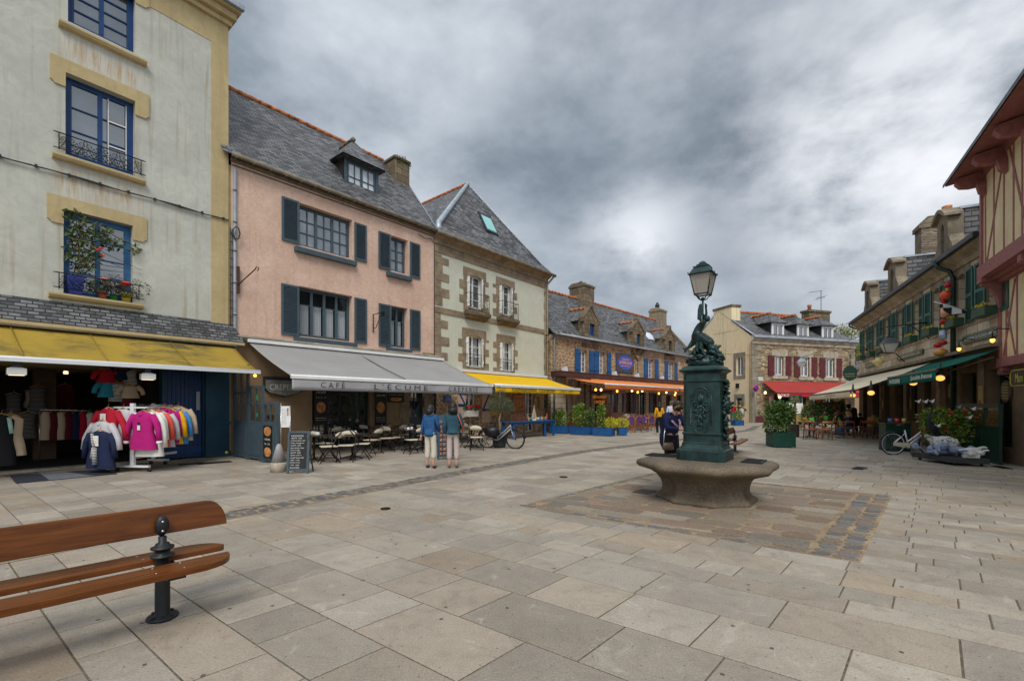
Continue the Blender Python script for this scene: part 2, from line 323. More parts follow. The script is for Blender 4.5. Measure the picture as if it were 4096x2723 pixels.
def window(F,u0,u1,z0,z1,y,leaves,rows,cols,fm,gm,fw=.06,bw=.022,curtain=None,name='window',sill=None,transom=None,back=None,open_=None):
    mb=MB(); e=.05
    mb.box(u0,u1,y,y+e,z0,z0+fw); mb.box(u0,u1,y,y+e,z1-fw,z1); mb.box(u0,u0+fw,y,y+e,z0+fw,z1-fw); mb.box(u1-fw,u1,y,y+e,z0+fw,z1-fw)
    wl=(u1-u0-2*fw)/leaves
    for i in range(leaves):
        a=u0+fw+i*wl; b=a+wl; s=.045
        for (p,q,r_,t_) in ((a,b,z0+fw,z0+fw+s),(a,b,z1-fw-s,z1-fw),(a,a+s,z0+fw+s,z1-fw-s),(b-s,b,z0+fw+s,z1-fw-s)): mb.box(p,q,y-.012,y+.04,r_,t_)
        for k in range(1,cols):
            x=a+s+(b-a-2*s)*k/cols; mb.box(x-bw/2,x+bw/2,y-.004,y+.03,z0+fw+s,z1-fw-s)
        zz=[z0+(z1-z0)*transom] if transom else [z0+fw+s+(z1-z0-2*fw-2*s)*k/rows for k in range(1,rows)]
        for z in zz: mb.box(a+s,b-s,y-.002,y+.028,z-bw/2,z+bw/2)
    w=mb.build(name,fm,F.r)
    g=MB(); g.quad((u0+fw,y+.032,z0+fw),(u1-fw,y+.032,z0+fw),(u1-fw,y+.032,z1-fw),(u0+fw,y+.032,z1-fw)); g.build('pane',gm,w,fix=False)
    if curtain:
        z2=z0+(z1-z0)*curtain[1]; c=MB()
        for i in range(leaves):
            a=u0+fw+i*wl+.06; b=a+wl-.12
            c.sheet(lambda p,q:(a+(b-a)*p,y+.1+.018*math.sin(p*38+i),z0+fw+.03+(z2-z0-fw)*q),24,1)
        c.build('curtain',curtain[0],w,fix=False)
    if back:
        c=MB(); c.box(u0-.25,u1+.25,y+.9,y+.95,z0-.2,z1+.2); c.quad((u0-.25,y+.05,z0-.2),(u0-.25,y+.9,z0-.2),(u0-.25,y+.9,z1+.2),(u0-.25,y+.05,z1+.2))
        c.quad((u1+.25,y+.05,z0-.2),(u1+.25,y+.9,z0-.2),(u1+.25,y+.9,z1+.2),(u1+.25,y+.05,z1+.2)); c.quad((u0-.25,y+.05,z1+.2),(u1+.25,y+.05,z1+.2),(u1+.25,y+.9,z1+.2),(u0-.25,y+.9,z1+.2)); c.quad((u0-.25,y+.05,z0-.2),(u1+.25,y+.05,z0-.2),(u1+.25,y+.9,z0-.2),(u0-.25,y+.9,z0-.2))
        c.build('room',back,w,fix=False)
    return w
def shutter(F,u0,u1,z0,z1,m,louver=True,y=-.02,ang=0,hinge=0,name='shutter',z=False):
    # ang swings it off the wall about the hinge edge
    hx=u0 if hinge==0 else u1; M=T(hx,y,0,ang); a,b=u0-hx,u1-hx; mb=MB(); t=.035; s=.07
    if louver:
        mb.box(a,b,-t,0,z0,z0+s*1.3,0,M); mb.box(a,b,-t,0,z1-s,z1,0,M); mb.box(a,a+s,-t,0,z0+s*1.3,z1-s,0,M); mb.box(b-s,b,-t,0,z0+s*1.3,z1-s,0,M)
        if louver==2: zm=(z0+z1)/2; mb.box(a+s,b-s,-t,0,zm-.05,zm+.05,0,M)
        mb.box(a+s,b-s,-.006,-.002,z0+s*1.3,z1-s,0,M)
        n=int((z1-z0-.17)/.052)
        for i in range(n):
            zz=z0+s*1.3+.01+(z1-z0-s*2.3-.02)*(i+.5)/n
            if louver==2 and abs(zz-(z0+z1)/2)<.06: continue
            mb.box(a+s,b-s,-.016,.016,-.004,.004,0,M@T(0,-.02,zz,0,rad(38)))
    else:
        n=3; w=(b-a)/n
        for i in range(n): mb.box(a+i*w+.003,a+(i+1)*w-.003,-t,0,z0,z1,0,M)
        for zz in (z0+(z1-z0)*.16,z0+(z1-z0)*.84): mb.box(a+.01,b-.01,-t-.025,-t,zz-.05,zz+.05,0,M)
        if z:
            p=[(a+.03,z0+(z1-z0)*.21),(a+.11,z0+(z1-z0)*.21),(b-.03,z0+(z1-z0)*.79),(b-.11,z0+(z1-z0)*.79)]; mb.prism(p,-t-.022,-t,'y',0,M)
        for zz in (z0+(z1-z0)*.16,z0+(z1-z0)*.84): mb.box(a+.0,a+.12,-t-.03,-t-.024,zz-.012,zz+.012,0,M)
    return mb.build(name,m,F.r)
def railing(F,u0,u1,z0,z1,y,m,scroll=4,box=0,name='balcony_railing'):
    mb=MB(); r=.011
    pth=lambda z:[(u0-.06,y+box,z),(u0,y,z),(u1,y,z),(u1+.06,y+box,z)] if not box else [(u0,y+box,z),(u0,y,z),(u1,y,z),(u1,y+box,z)]
    mb.tube(pth(z1),r*1.3,6); mb.tube(pth(z0+.04),r,6)
    mb.tube([(u0,y,z0),(u0,y,z1)],r,6); mb.tube([(u1,y,z0),(u1,y,z1)],r,6)
    if not box: mb.tube([(u0-.1,y,z1),(u1+.1,y,z1)],r,6); mb.tube([(u0-.1,y,z0+.04),(u1+.1,y,z0+.04)],r,6)
    w=(u1-u0)/scroll; h=z1-z0
    for i in range(scroll):
        for sgn in (1,-1):
            cx=u0+w*(i+.5);
            for (bz,k) in ((z0+h*.3,1),(z0+h*.72,-1)):
                pts=[]
                for j in range(15):
                    q=j/14*PI*2.6; rr=min(w,h)*.27*(1-.75*j/14); pts.append((cx+sgn*(w*.24)+sgn*rr*math.cos(q),y,bz+k*rr*math.sin(q)))
                mb.tube(pts,r*.62,4)
            mb.tube([(cx+sgn*w*.48,y,z0+.04),(cx+sgn*w*.2,y,z0+h*.5),(cx+sgn*w*.05,y,z1)],r*.6,4)
    return mb.build(name,m,F.r)
def awning(F,u0,u1,n0,z0,n1,z1,vd,fab,bar,valm,wave=.02,box=(.16,.16),arms=True,name='awning',folds=0,barr=.045,topbox=None):
    root=MB()
    f=lambda p,q:(u0+(u1-u0)*p,-(n0+(n1-n0)*q),z0+(z1-z0)*q-.07*math.sin(q*PI)*1.0-wave*abs(math.sin(p*PI*folds))*(1-q)*.8 if folds else z0+(z1-z0)*q-.05*math.sin(q*PI)+wave*math.sin(p*23)*.3*math.sin(q*PI))
    root.sheet(f,60,8); a=root.build(name,fab,F.r,fix=False,solid=.006)
    b=MB(); b.tube([(u0-.02,-n1,z1),(u1+.02,-n1,z1)],barr,10); b.box(u0-.02,u1+.02,-n1-barr,-n1+barr*.3,z1-barr*1.3,z1+barr*.2)
    b.build('front_bar',bar,a)
    if box: c=MB(); c.box(u0-.05,u1+.05,-n0-box[0]/2,-.01,z0+.01,z0+box[1]); c.build('cassette',bar if topbox is None else topbox,a,bevel=.01)
    if vd:
        c=MB(); c.sheet(lambda p,q:(u0+(u1-u0)*p,-n1-barr*.4-.012*math.sin(p*47+1)*q-.01*math.sin(p*19)*q,z1-barr-vd*q),120,3); c.build('valance',valm,a,fix=False,solid=.004)
    if arms:
        c=MB()
        for t_ in arms if isinstance(arms,(list,tuple)) else (.12,.88):
            u=u0+(u1-u0)*t_; s=1 if t_<.5 else -1; m_=(u+s*.9,-(n0+n1)/2,(z0*.45+z1*.55)-.22)
            c.tube([(u,-n0,z0-.2),m_],.03,6); c.tube([m_,(u,-n1+.05,z1-.02)],.025,6)
        c.build('arm',bar,a)
    return a
def ridge(mb,a,b,r=.11,step=.36,mi=0):
    a=Vector(a); b=Vector(b); L=(b-a).length; n=max(2,int(L/step));
    for i in range(n):
        p=a+(b-a)*(i/n); q=a+(b-a)*((i+1)/n); mb.tube([p-(b-a).normalized()*.02,q],[r*1.22,r*.95],8,mi)
def clump(mb,c,r,n,size,mi=0,shell=.5,tone=None,droop=0,asp=.45):
    for _ in range(n):
        while True:
            d=Vector((random.uniform(-1,1),random.uniform(-1,1),random.uniform(-1,1)))
            if .02<d.length<1: break
        d=d.normalized()*(d.length**shell); p=Vector((c[0]+d.x*r[0],c[1]+d.y*r[1],c[2]+d.z*r[2]))
        s=size*random.uniform(.6,1.3); a=Vector((random.gauss(0,1)+d.x,random.gauss(0,1)+d.y,random.gauss(0,.7)+d.z*.5-droop)).normalized()
        b=a.cross(Vector((random.gauss(0,1),random.gauss(0,1),random.gauss(0,1)))).normalized()*s*asp; nrm=a.cross(b).normalized()*s*.12
        tn=random.random() if tone is None else min(1,max(0,tone+random.gauss(0,.12)))
        mb.add([p,p+a*s*.5+b*.5+nrm,p+a*s,p+a*s*.5-b*.5+nrm],[(0,1,2,3)],mi,False,None,(tn,tn,tn))
# ---------------------------------------------------------------- light
SUN_EL,SUN_AZ=rad(50),rad(178)      # azimuth measured from +Y (view axis) clockwise
sd=Vector((math.sin(SUN_AZ)*math.cos(SUN_EL),math.cos(SUN_AZ)*math.cos(SUN_EL),math.sin(SUN_EL)))
L=bpy.data.lights.new('sun','SUN'); L.energy=1.5; L.angle=rad(26); L.color=(1,.955,.89)
lo=bpy.data.objects.new('sun',L); C.objects.link(lo); lo.rotation_euler=sd.to_track_quat('Z','Y').to_euler()
W=bpy.data.worlds.new('World'); scene.world=W; W.use_nodes=True; t=NT(W.node_tree); bg=t.n['Background']
sky=t.new('ShaderNodeTexSky',sky_type='NISHITA',sun_disc=False,sun_elevation=SUN_EL,sun_rotation=SUN_AZ,air_density=1,dust_density=2)
tc=t.new('ShaderNodeTexCoord').outputs['Generated']; sx=t.new('ShaderNodeSeparateXYZ'); t.l.new(tc,sx.inputs[0])
zz=t.math('ADD',t.math('MAXIMUM',sx.outputs[2],0),.16)
cx=t.new('ShaderNodeCombineXYZ',{0:t.math('DIVIDE',sx.outputs[0],zz),1:t.math('DIVIDE',sx.outputs[1],zz),2:0.0})
v=t.mapping(tc,(2.0,2.0,3.4),(8.3,1.1,3.2),(0,rad(-14),rad(20)))
n1=t.noise(v,.8,5,.5,0); n2=t.noise(v,2.2,10,.58,.08); nn=t.math('ADD',t.math('MULTIPLY',n1,.6),t.math('MULTIPLY',n2,.4))
cl=t.ramp(nn,[(.37,(.17,.20,.24)),(.45,(.26,.30,.345)),(.52,(.39,.43,.475)),(.59,(.58,.62,.66)),(.68,(.85,.87,.9))])
def glow(d,p,k,col,c):
    d=Vector(d).normalized(); dn=t.new('ShaderNodeVectorMath',operation='DOT_PRODUCT'); t.l.new(tc,dn.inputs[0]); dn.inputs[1].default_value=d
    f=t.math('POWER',t.math('MAXIMUM',dn.outputs['Value'],0),p); f=t.math('MULTIPLY',f,t.ramp(n2,[(.36,.1),(.6,1)])); f=t.math('MULTIPLY',f,k,True); return t.mix(f,c,col)
cl=glow((.5,1,.33),40,.75,(.17,.21,.26),cl); cl=glow((.02,1,.55),45,.45,(.2,.25,.3),cl)
cl=glow((.80,1,.50),50,.75,(.93,.94,.96),cl)         # thin places in the overcast
cl=glow((.95,1,.60),60,.7,(.95,.96,1.0),cl)
cl=glow((.28,1,.365),240,.9,(.86,.88,.92),cl)
cl=glow((-.35,1,.80),12,.30,(.55,.62,.70),cl)
cl=glow((.40,1,.20),500,.6,(.75,.8,.86),cl)
mixed=t.mix(.12,cl,t.mix(1,sky.outputs[0],(.1,.1,.1),'MULTIPLY'))
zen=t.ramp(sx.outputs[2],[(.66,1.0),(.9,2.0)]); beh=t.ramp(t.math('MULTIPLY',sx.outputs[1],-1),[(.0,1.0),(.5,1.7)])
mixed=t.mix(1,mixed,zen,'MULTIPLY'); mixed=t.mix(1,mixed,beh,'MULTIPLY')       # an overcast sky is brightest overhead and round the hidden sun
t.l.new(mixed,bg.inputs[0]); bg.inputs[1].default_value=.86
vs=scene.view_settings; vs.view_transform='Standard'; vs.look='None'; vs.exposure=.45; vs.gamma=1
scene.cycles.max_bounces=6; scene.cycles.transparent_max_bounces=8; scene.cycles.caustics_reflective=False; scene.cycles.caustics_refractive=False
# ---------------------------------------------------------------- materials
m_pave=granite('granite_paving',(.4,.36,.31),.26,75,True,.8,.45,True); m_mortar=granite('paving_joint',(.13,.1,.065),.3,50,False,.95,.4)
m_cob=granite('cobble',(.3,.27,.24),.25,55,True,.75,.25); m_cobm=granite('sandy_joint',(.3,.215,.125),.3,60,False,.95,.3)
m_gray=plaster('grey_render',(.62,.62,.535),(.48,.48,.42),.9,(.33,.26,.17),0,.5)
m_yel=plaster('ochre_trim',(.58,.46,.25),(.48,.375,.2),.5,(.25,.2,.1),0,.7)
m_pink=plaster('pink_render',(.77,.55,.43),(.63,.42,.32),.5,(.36,.21,.15),.5,.8)
m_tan=plaster('tan_render',(.42,.29,.17),(.3,.21,.125),.4,(.15,.1,.06),.2,.9)
m_pale=plaster('pale_green_render',(.63,.63,.52),(.56,.56,.46),.2,(.35,.35,.25),0,.5)
m_cream=plaster('cream_render',(.88,.76,.5),(.78,.66,.42),.75,(.26,.2,.11),0,.5)
m_fill=plaster('cream_infill',(.85,.72,.46),(.72,.6,.37),.3,(.36,.28,.16),0,.8)
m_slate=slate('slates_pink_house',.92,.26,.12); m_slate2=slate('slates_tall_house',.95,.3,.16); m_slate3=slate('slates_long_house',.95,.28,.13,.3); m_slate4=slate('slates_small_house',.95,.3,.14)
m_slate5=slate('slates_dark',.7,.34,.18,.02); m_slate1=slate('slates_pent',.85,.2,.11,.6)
m_ash=stone_blocks('granite_ashlar',(.3,.22,.14),(.54,.42,.28),(.2,.14,.09),.6,.36,.022,.45)
m_ash6=stone_blocks('grey_ashlar',(.52,.42,.3),(.78,.68,.52),(.25,.19,.12),.75,.34,.018,.5)
m_rub4=rubble('warm_rubble',[(.3,.19,.11),(.52,.37,.23),(.38,.26,.16),(.24,.17,.11),(.46,.31,.2)],(.68,.53,.35),2.7,4.6,.085)
m_rub5=rubble('brown_rubble',[(.15,.11,.07),(.5,.37,.22),(.28,.2,.12),(.62,.5,.33),(.22,.18,.14),(.4,.3,.2)],(.2,.15,.1),2.0,5.5,.08)
m_rub6=rubble('chimney_rubble',[(.16,.13,.1),(.34,.27,.18),(.24,.19,.14),(.4,.32,.22)],(.13,.11,.09),1.6,12,.07)
m_quoin=granite('quoin_granite',(.285,.215,.14),.25,32,False,.9,.5); m_quoinl=granite('pale_granite',(.46,.40,.31),.2,32,False,.9,.4); m_quoind=stone_blocks('lichened_granite',(.12,.095,.06),(.27,.21,.14),(.07,.055,.035),.45,.3,.014,.6)
m_ridge=plain('terracotta_ridge',(.43,.145,.05),.8,0,.6,5,.3); m_terra=plain('terracotta_pot',(.38,.12,.06),.8)
m_zinc=plain('zinc',(.36,.4,.44),.45,.35,.2,3); m_gut=plain('old_gutter',(.2,.165,.115),.7,.1,.35,4); m_pipe=plain('grey_pipe',(.25,.29,.33),.5,.1,.15); m_dpipe=plain('dark_pipe',(.03,.035,.04),.5)
m_bf=plain('navy_blue_frame',(.006,.045,.16),.4,0,.25,3); m_bf2=plain('sky_blue_frame',(.03,.13,.3),.5,0,.3,3); m_shut=plain('slate_blue_paint',(.058,.088,.108),.5,0,.14,4)
m_blue=plain('bright_blue_paint',(.012,.085,.25),.45,0,.22,4); m_blued=plain('deep_blue_door',(.008,.045,.16),.4,0,.25,3); m_teal=plain('petrol_blue_paint',(.012,.055,.095),.4,0,.25,2)
m_red=plain('oxblood_paint',(.11,.016,.02),.5,0,.25,4); m_green=plain('dark_green_paint',(.009,.058,.04),.45,0,.2,4); m_greend=plain('bottle_green',(.006,.03,.02),.4,0,.25,4)
m_white=plain('white_paint',(.75,.75,.72),.5,0,.08,4); m_wbar=plain('white_metal',(.72,.73,.74),.35,.1,.05,3); m_iron=plain('black_iron',(.012,.012,.013),.45,.4,.3,20)
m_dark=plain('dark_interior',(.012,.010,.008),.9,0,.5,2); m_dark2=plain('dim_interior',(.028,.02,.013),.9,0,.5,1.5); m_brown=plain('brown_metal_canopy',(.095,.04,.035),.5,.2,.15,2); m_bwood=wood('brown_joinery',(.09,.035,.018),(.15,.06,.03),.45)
m_timb=plain('painted_timber',(.31,.12,.11),.7,0,.22,9,.35); m_glm=glassm('glass_painted_pale_reflection',(.16,.18,.2)); m_glb=glassm('glass_painted_white_reflection',(.5,.53,.56)); m_gl=glassm('window_glass'); m_glc=glassm('clear_window_glass',(.03,.035,.04),.84); m_glp=glassm('glass_painted_sky_reflection',(.05,.06,.07)); m_sky=plain('skylight_blind',(.25,.55,.53),.2,0,.08,2)  # paler base colours of glm, glb, glp paint sky reflection into the panes
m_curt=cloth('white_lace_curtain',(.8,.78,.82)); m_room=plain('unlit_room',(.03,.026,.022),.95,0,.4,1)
m_fy=cloth('weathered_yellow_canvas',(.42,.285,.045),.95,(.12,.1,.05),sz=1.1); m_fy2=cloth('bright_yellow_canvas',(.85,.52,.012)); m_fg=cloth('grey_canvas',(.36,.35,.34),.12,(.25,.25,.22)); m_fgv=cloth('pale_grey_valance',(.44,.43,.44))
m_fo=cloth('orange_canvas',(.82,.27,.07)); m_fr=cloth('red_canvas',(.40,.055,.045)); m_fc=cloth('cream_canvas',(.9,.79,.57)); m_fgr=cloth('green_canvas',(.005,.15,.11)); m_fgr2=m_fgr
m_black=plain('black_lettering',(.012,.012,.014),.6,0,.05); m_wl=plain('white_lettering',(.75,.75,.7),.6,0,.05); m_gold=plain('gold_lettering',(.6,.5,.2),.5,0,.1); m_orl=plain('orange_lettering',(.8,.25,.03),.6,0,.1,emit=(.9,.3,.03),es=.25)  # a faint glow is put into the orange letters, which are no lamps
def lampm(name,c,e): return plain(name,c,.3,0,.05,emit=c,es=e)
m_bulb=lampm('lit_amber_bulb',(1,.38,.06),3.2); m_bulby=lampm('lit_warm_bulb',(1,.62,.25),3.5); m_bulbw=lampm('lit_globe',(1,.45,.1),1.15); m_lamp=lampm('shop_spot',(1,.75,.45),1.2)
m_cast=plain('bronze_green_cast_iron',(.008,.031,.028),.38,.1,.6,7,.3,spec=.45); m_basin=granite('basin_granite',(.13,.098,.062),.35,60,False,.8,.75)
m_bench=wood('varnished_wood',(.07,.02,.004),(.19,.058,.01),.28,spec=.3); m_post=plain('black_post',(.02,.021,.023),.45,.3,.2,12); m_chr=plain('bright_metal',(.6,.6,.6),.25,.9,.05)
# ---------------------------------------------------------------- ground
g=MB(); g.quad((-150,-40,-.005),(200,-40,-.005),(200,260,-.005),(-150,260,-.005)); struct(g.build('ground',m_mortar))
e1=Vector((.685,.728)).normalized(); e2=Vector((-.806,.592))
def E(a,b): p=e1*a+e2*b; return p.x,p.y
tones=[(.43,.39,.325),(.40,.355,.29),(.46,.41,.34),(.375,.335,.28),(.43,.365,.285),(.42,.355,.275),(.40,.355,.29),(.49,.44,.355),(.36,.315,.25),(.45,.395,.315),(.43,.345,.25)]
SQ=(5.8,10.35,.58,4.81)
mb=MB(); rr=random.Random(3)
def slab(mb,a0,a1,b0,b1,tone,z=0,j=.006,ins=.006,h=.02,rnd=None):
    p=[E(a0+j,b0+j),E(a1-j,b0+j),E(a1-j,b1-j),E(a0+j,b1-j)]
    if rnd:
        cx_=sum(q[0] for q in p)/4; cy_=sum(q[1] for q in p)/4; p=[(q[0]+rnd.gauss(0,.018),q[1]+rnd.gauss(0,.018)) for q in p]
        # round off the corners
        pp=[]
        for i in range(4):
            a=Vector(p[i]); pr=Vector(p[i-1]); nx=Vector(p[(i+1)%4]); c_=min(.055,(a-pr).length*.28,(a-nx).length*.28); pp+= [a+(pr-a).normalized()*c_,a+(nx-a).normalized()*c_]
        p=[(q.x,q.y) for q in pp]
    c=(sum(q[0] for q in p)/len(p),sum(q[1] for q in p)/len(p)); n=len(p)
    q=[(x+(c[0]-x)/max(.01,math.hypot(c[0]-x,c[1]-y))*ins,y+(c[1]-y)/max(.01,math.hypot(c[0]-x,c[1]-y))*ins) for x,y in p]
    vs=[(x,y,z-h) for x,y in p]+[(x,y,z-.003) for x,y in p]+[(x,y,z) for x,y in q]
    fs=[tuple(2*n+i for i in range(n))]+[(i,(i+1)%n,n+(i+1)%n,n+i) for i in range(n)]+[(n+i,n+(i+1)%n,2*n+(i+1)%n,2*n+i) for i in range(n)]
    mb.add(vs,fs,0,False,None,tone)
def tone(r):
    c=r.choice(tones); k=r.uniform(.86,1.12)*.78; m_=sum(c)/3; return tuple((x*.85+y_*m_*.15)*k for x,y_ in zip(c,(1.3,1.0,.7)))
a=-6.0
def free(s0,s1,b0,b1):
    if SQ[0]+.02<(s0+s1)/2<SQ[1]-.02 and SQ[2]<(b0+b1)/2<SQ[3]: return False
    x,y=E((s0+s1)/2,(b0+b1)/2); return not(y<.3 or abs(x)>1.35*y+2 or math.hypot(x,y)>52)
def put(s0,s1,b0,b1):
    if b1-b0>.08 and free(s0,s1,b0,b1): slab(mb,s0,s1,b0,b1,tone(rr))
while a<52:
    w=rr.choice([.32,.38,.44,.5,.6])
    if a<SQ[0]-.01 and a+w>SQ[0]-.2: w=SQ[0]-a
    if a<SQ[1]-.01 and a+w>SQ[1]-.2: w=SQ[1]-a
    inside=SQ[0]-.01<a<SQ[1]-.01; narrow=a>SQ[0]-1.2; h=a+w*.48; off=.35; b=-30.0; was=False
    while b<26:
        l=rr.choice([.34,.45,.55,.66,.8,1.0])
        if inside and b<SQ[2]<b+l+.15: l=SQ[2]-b
        if inside and b<SQ[3]<b+l+.15: l=SQ[3]-b
        split=narrow and b+l/2<SQ[2] and w>.42
        if split: l*=1.15; l=min(l,SQ[2]-b) if inside and b<SQ[2] and b+l>SQ[2]-.1 else l; put(a,h,b,b+l); put(h,a+w,b-off,b+l-off)
        else:
            if was: put(h,a+w,b-off,b)
            if w>.6 and not inside and rr.random()<.25: put(a,h,b,b+l); put(h,a+w,b,b+l)
            else: put(a,a+w,b,b+l)
        was=split; b+=l
    a+=w
struct(mb.build('paving',m_pave,fix=False))
# rough square round the fountain: sandy bed, flat stones, kerb setts
bed=MB(); P=[E(SQ[0]-.02,SQ[2]-.02),E(SQ[1]+.02,SQ[2]-.02),E(SQ[1]+.02,SQ[3]+.02),E(SQ[0]-.02,SQ[3]+.02)]; bed.prism(P,-.02,.004,'z'); struct(bed.build('cobble_bed',m_cobm))
mb=MB(); cobt=[(.22,.175,.12),(.25,.20,.14),(.21,.15,.105),(.18,.155,.12),(.26,.22,.165),(.18,.125,.085)]; blu=[(.12,.12,.118),(.15,.14,.13),(.18,.15,.12),(.1,.1,.1),(.17,.14,.11),(.22,.15,.1),(.19,.17,.135)]
def setts(a0,a1,b0,b1,na,nb,cols,z=.011,jit=None):
    for i in range(na):
        for k in range(nb):
            if rr.random()<.03: continue
            c=rr.choice(cols); s=rr.uniform(.85,1.15); slab(mb,a0+(a1-a0)*i/na,a0+(a1-a0)*(i+1)/na,b0+(b1-b0)*k/nb,b0+(b1-b0)*(k+1)/nb,tuple(x*s for x in c),z+rr.uniform(-.002,.004),.008,.014,.018,rr)
setts(SQ[0],SQ[1],SQ[2],SQ[2]+.2,30,1,blu); setts(SQ[0],SQ[1],SQ[2]+.22,SQ[2]+.42,28,1,blu)
setts(SQ[0],SQ[0]+.11,SQ[2]+.44,SQ[3],1,13,blu); setts(SQ[1]-.11,SQ[1],SQ[2]+.44,SQ[3],1,13,blu); setts(SQ[0]+.13,SQ[1]-.13,SQ[3]-.13,SQ[3],24,1,blu)
setts(SQ[0]+.13,SQ[0]+.22,SQ[2]+.44,SQ[3]-.15,1,10,blu+cobt)
a=SQ[0]+.24
while a<SQ[1]-.2:
    w=rr.uniform(.24,.42); w=min(w,SQ[1]-.13-a); b=SQ[2]+.45
    while b<SQ[3]-.3:
        l=rr.uniform(.3,.8); l=min(l,SQ[3]-.15-b)
        if l>.15: c=rr.choice(cobt); s=rr.uniform(.85,1.15); sk=rr.uniform(-.05,.05); slab(mb,a+sk*.4,a+w+sk*.4,b,b+l,tuple(x*s for x in c),.011+rr.uniform(-.002,.004),.014,.02,.018,rr)
        b+=l
    a+=w
# gutter strip of small setts running up the square
path=[(-9.5,-1.6),(-4.3,6.15),(-.95,10.9),(2.4,15.2),(5.6,18.3),(9.8,22.6),(14.5,27.5),(18,33)]
def along(path,step):
    out=[];acc=0
    for p,q in zip(path,path[1:]):
        p=Vector(p);q=Vector(q); L_=(q-p).length; d=(q-p)/L_; s=acc
        while s<L_: out.append((p+d*s,d)); s+=step
        acc=s-L_
    return out
al=along(path,.16)
for (p,d),(q,d2) in zip(al,al[1:]):
    if p.y<2: continue
    nrm=Vector((d.y,-d.x)); n2=Vector((d2.y,-d2.x)); ks=[-.24,-.13,-.02,.1,.22]
    for k in range(4):
        o0=ks[k]+rr.uniform(-.012,.012); o1=ks[k+1]-.016; st=rr.uniform(-.05,.05); c=rr.choice(blu[:5]+blu[:2]); s=rr.uniform(.7,1.05)
        A=p+nrm*o0+d*(.008+st); B=q+n2*o0-d*(.012-st); Cc=q+n2*o1-d*(.012-st); D=p+nrm*o1+d*(.008+st)
        cc=(A+B+Cc+D)/4; z=.012+rr.uniform(-.003,.003); ring=[A,B,Cc,D]; q_=[v_+(cc-v_)*.2 for v_ in ring]
        vs=[(v_.x,v_.y,.002) for v_ in ring]+[(v_.x,v_.y,z) for v_ in q_]; mb.add(vs,[(4,5,6,7)]+[(i,(i+1)%4,4+(i+1)%4,4+i) for i in range(4)],0,False,None,tuple(x*s for x in c))
struct(mb.build('setts',m_cob,fix=False))
mb=MB();
for (p,q) in zip(path,path[1:]):
    p=Vector(p);q=Vector(q); d=(q-p).normalized(); n_=Vector((d.y,-d.x))*.25; mb.quad((*(p+n_),.0045),(*(q+n_),.0045),(*(q-n_),.0045),(*(p-n_),.0045))
struct(mb.build('gutter_bed',m_cobm,fix=False))
# drains and covers
def grate(px,py,w,l,rz,label,cat='drain grate',round_=False,name='drain_grate'):
    x,y=G(px,py); m_=MB()
    if round_: m_.lathe([(w,0),(w,.012),(w*.86,.013),(w*.84,.008),(0.001,.009)],n=20)
    else:
        m_.box(-w/2,w/2,-l/2,-l/2+.02,0,.016); m_.box(-w/2,w/2,l/2-.02,l/2,0,.016); m_.box(-w/2,-w/2+.02,-l/2+.02,l/2-.02,0,.016); m_.box(w/2-.02,w/2,-l/2+.02,l/2-.02,0,.016)
        m_.box(-w/2+.02,w/2-.02,-l/2+.02,l/2-.02,0,.006); n=int(w/.045)
        for i in range(n): xx=-w/2+.02+(w-.04)*(i+.5)/n; m_.box(xx-.009,xx+.009,-l/2+.02,l/2-.02,.006,.014)
    tag(m_.build(name,m_iron,loc=(x,y,.002),rot=rz),label,cat)
az=math.atan2(e1.y,e1.x)
grate(765,1856,.55,.2,az,'narrow dark grate in the paving left of the blue pilaster'); grate(857,1851,.8,.26,az,'larger dark grate in the paving before the blue pilaster')
grate(1542,2035,.075,0,0,'small round dark cover nearest the bench in open paving','cover',True,'round_cover'); grate(2254,1908,.09,0,0,'small round dark cover left of the stone fountain','cover',True,'round_cover')
grate(2580,1969,.42,.3,az,'square iron drain in the rough stones at the left foot of the basin'); grate(3437,1873,.5,.22,az-.1,'rectangular drain grate in front of the white bicycle')
grate(4005,1869,.55,.2,-2,'long drain grate before the dark green screen')
# ================================================================ house 1: tall grey house with the clothes shop
F=Fac((-8.86,14.05),(1382,1800),'grey_house','tall grey rendered house with ochre trim, blue windows and a clothes shop below'); R=F.r
Hh=13.35; X0=-8.5
w1=F.R(272,541,0,85); w2=F.R(262,540,291,616); w3=F.R(254,530,836,1172)
w1=(w1[0],w1[1],w1[2],12.75)
mb=MB(); wall(mb,X0,-.47,4.05,Hh,[w1,w2,w3],.28); mb.quad((X0,0,4.05),(X0,9,4.05),(X0,9,Hh),(X0,0,Hh)); mb.build('wall',m_gray,R)
mb=MB(); mb.box(-.47,0,-.02,.3,3.9,Hh); mb.box(X0,-.47,-.012,.1,12.62,Hh); mb.box(X0,0,.02,9,2.6,3.9); mb.quad((0,.0,0),(0,9,0),(0,9,Hh),(0,.0,Hh)); mb.box(-.02,.14,.03,.4,0,9.1); mb.build('corner_trim',m_yel,R)
mb=MB(); mb.box(X0,.08,-.12,.2,Hh,Hh+.16); mb.box(X0,.16,-.26,.2,Hh+.16,Hh+.36); mb.box(X0,.24,-.4,.2,Hh+.36,Hh+.5); mb.build('cornice',m_yel,R,bevel=.02)
mb=MB(); mb.box(X0,.28,-.52,-.38,Hh+.42,Hh+.6); mb.build('gutter',m_zinc,R,bevel=.02)
mb=MB(); mb.add([(X0,-.4,Hh+.5),(.2,-.4,Hh+.5),(.2,4.5,Hh+3.5),(X0,4.5,Hh+3.5),(X0,9,Hh+.5),(.2,9,Hh+.5)],[(0,1,2,3),(3,2,5,4),(1,5,2),(0,3,4)]); mb.build('roof',m_slate,R)
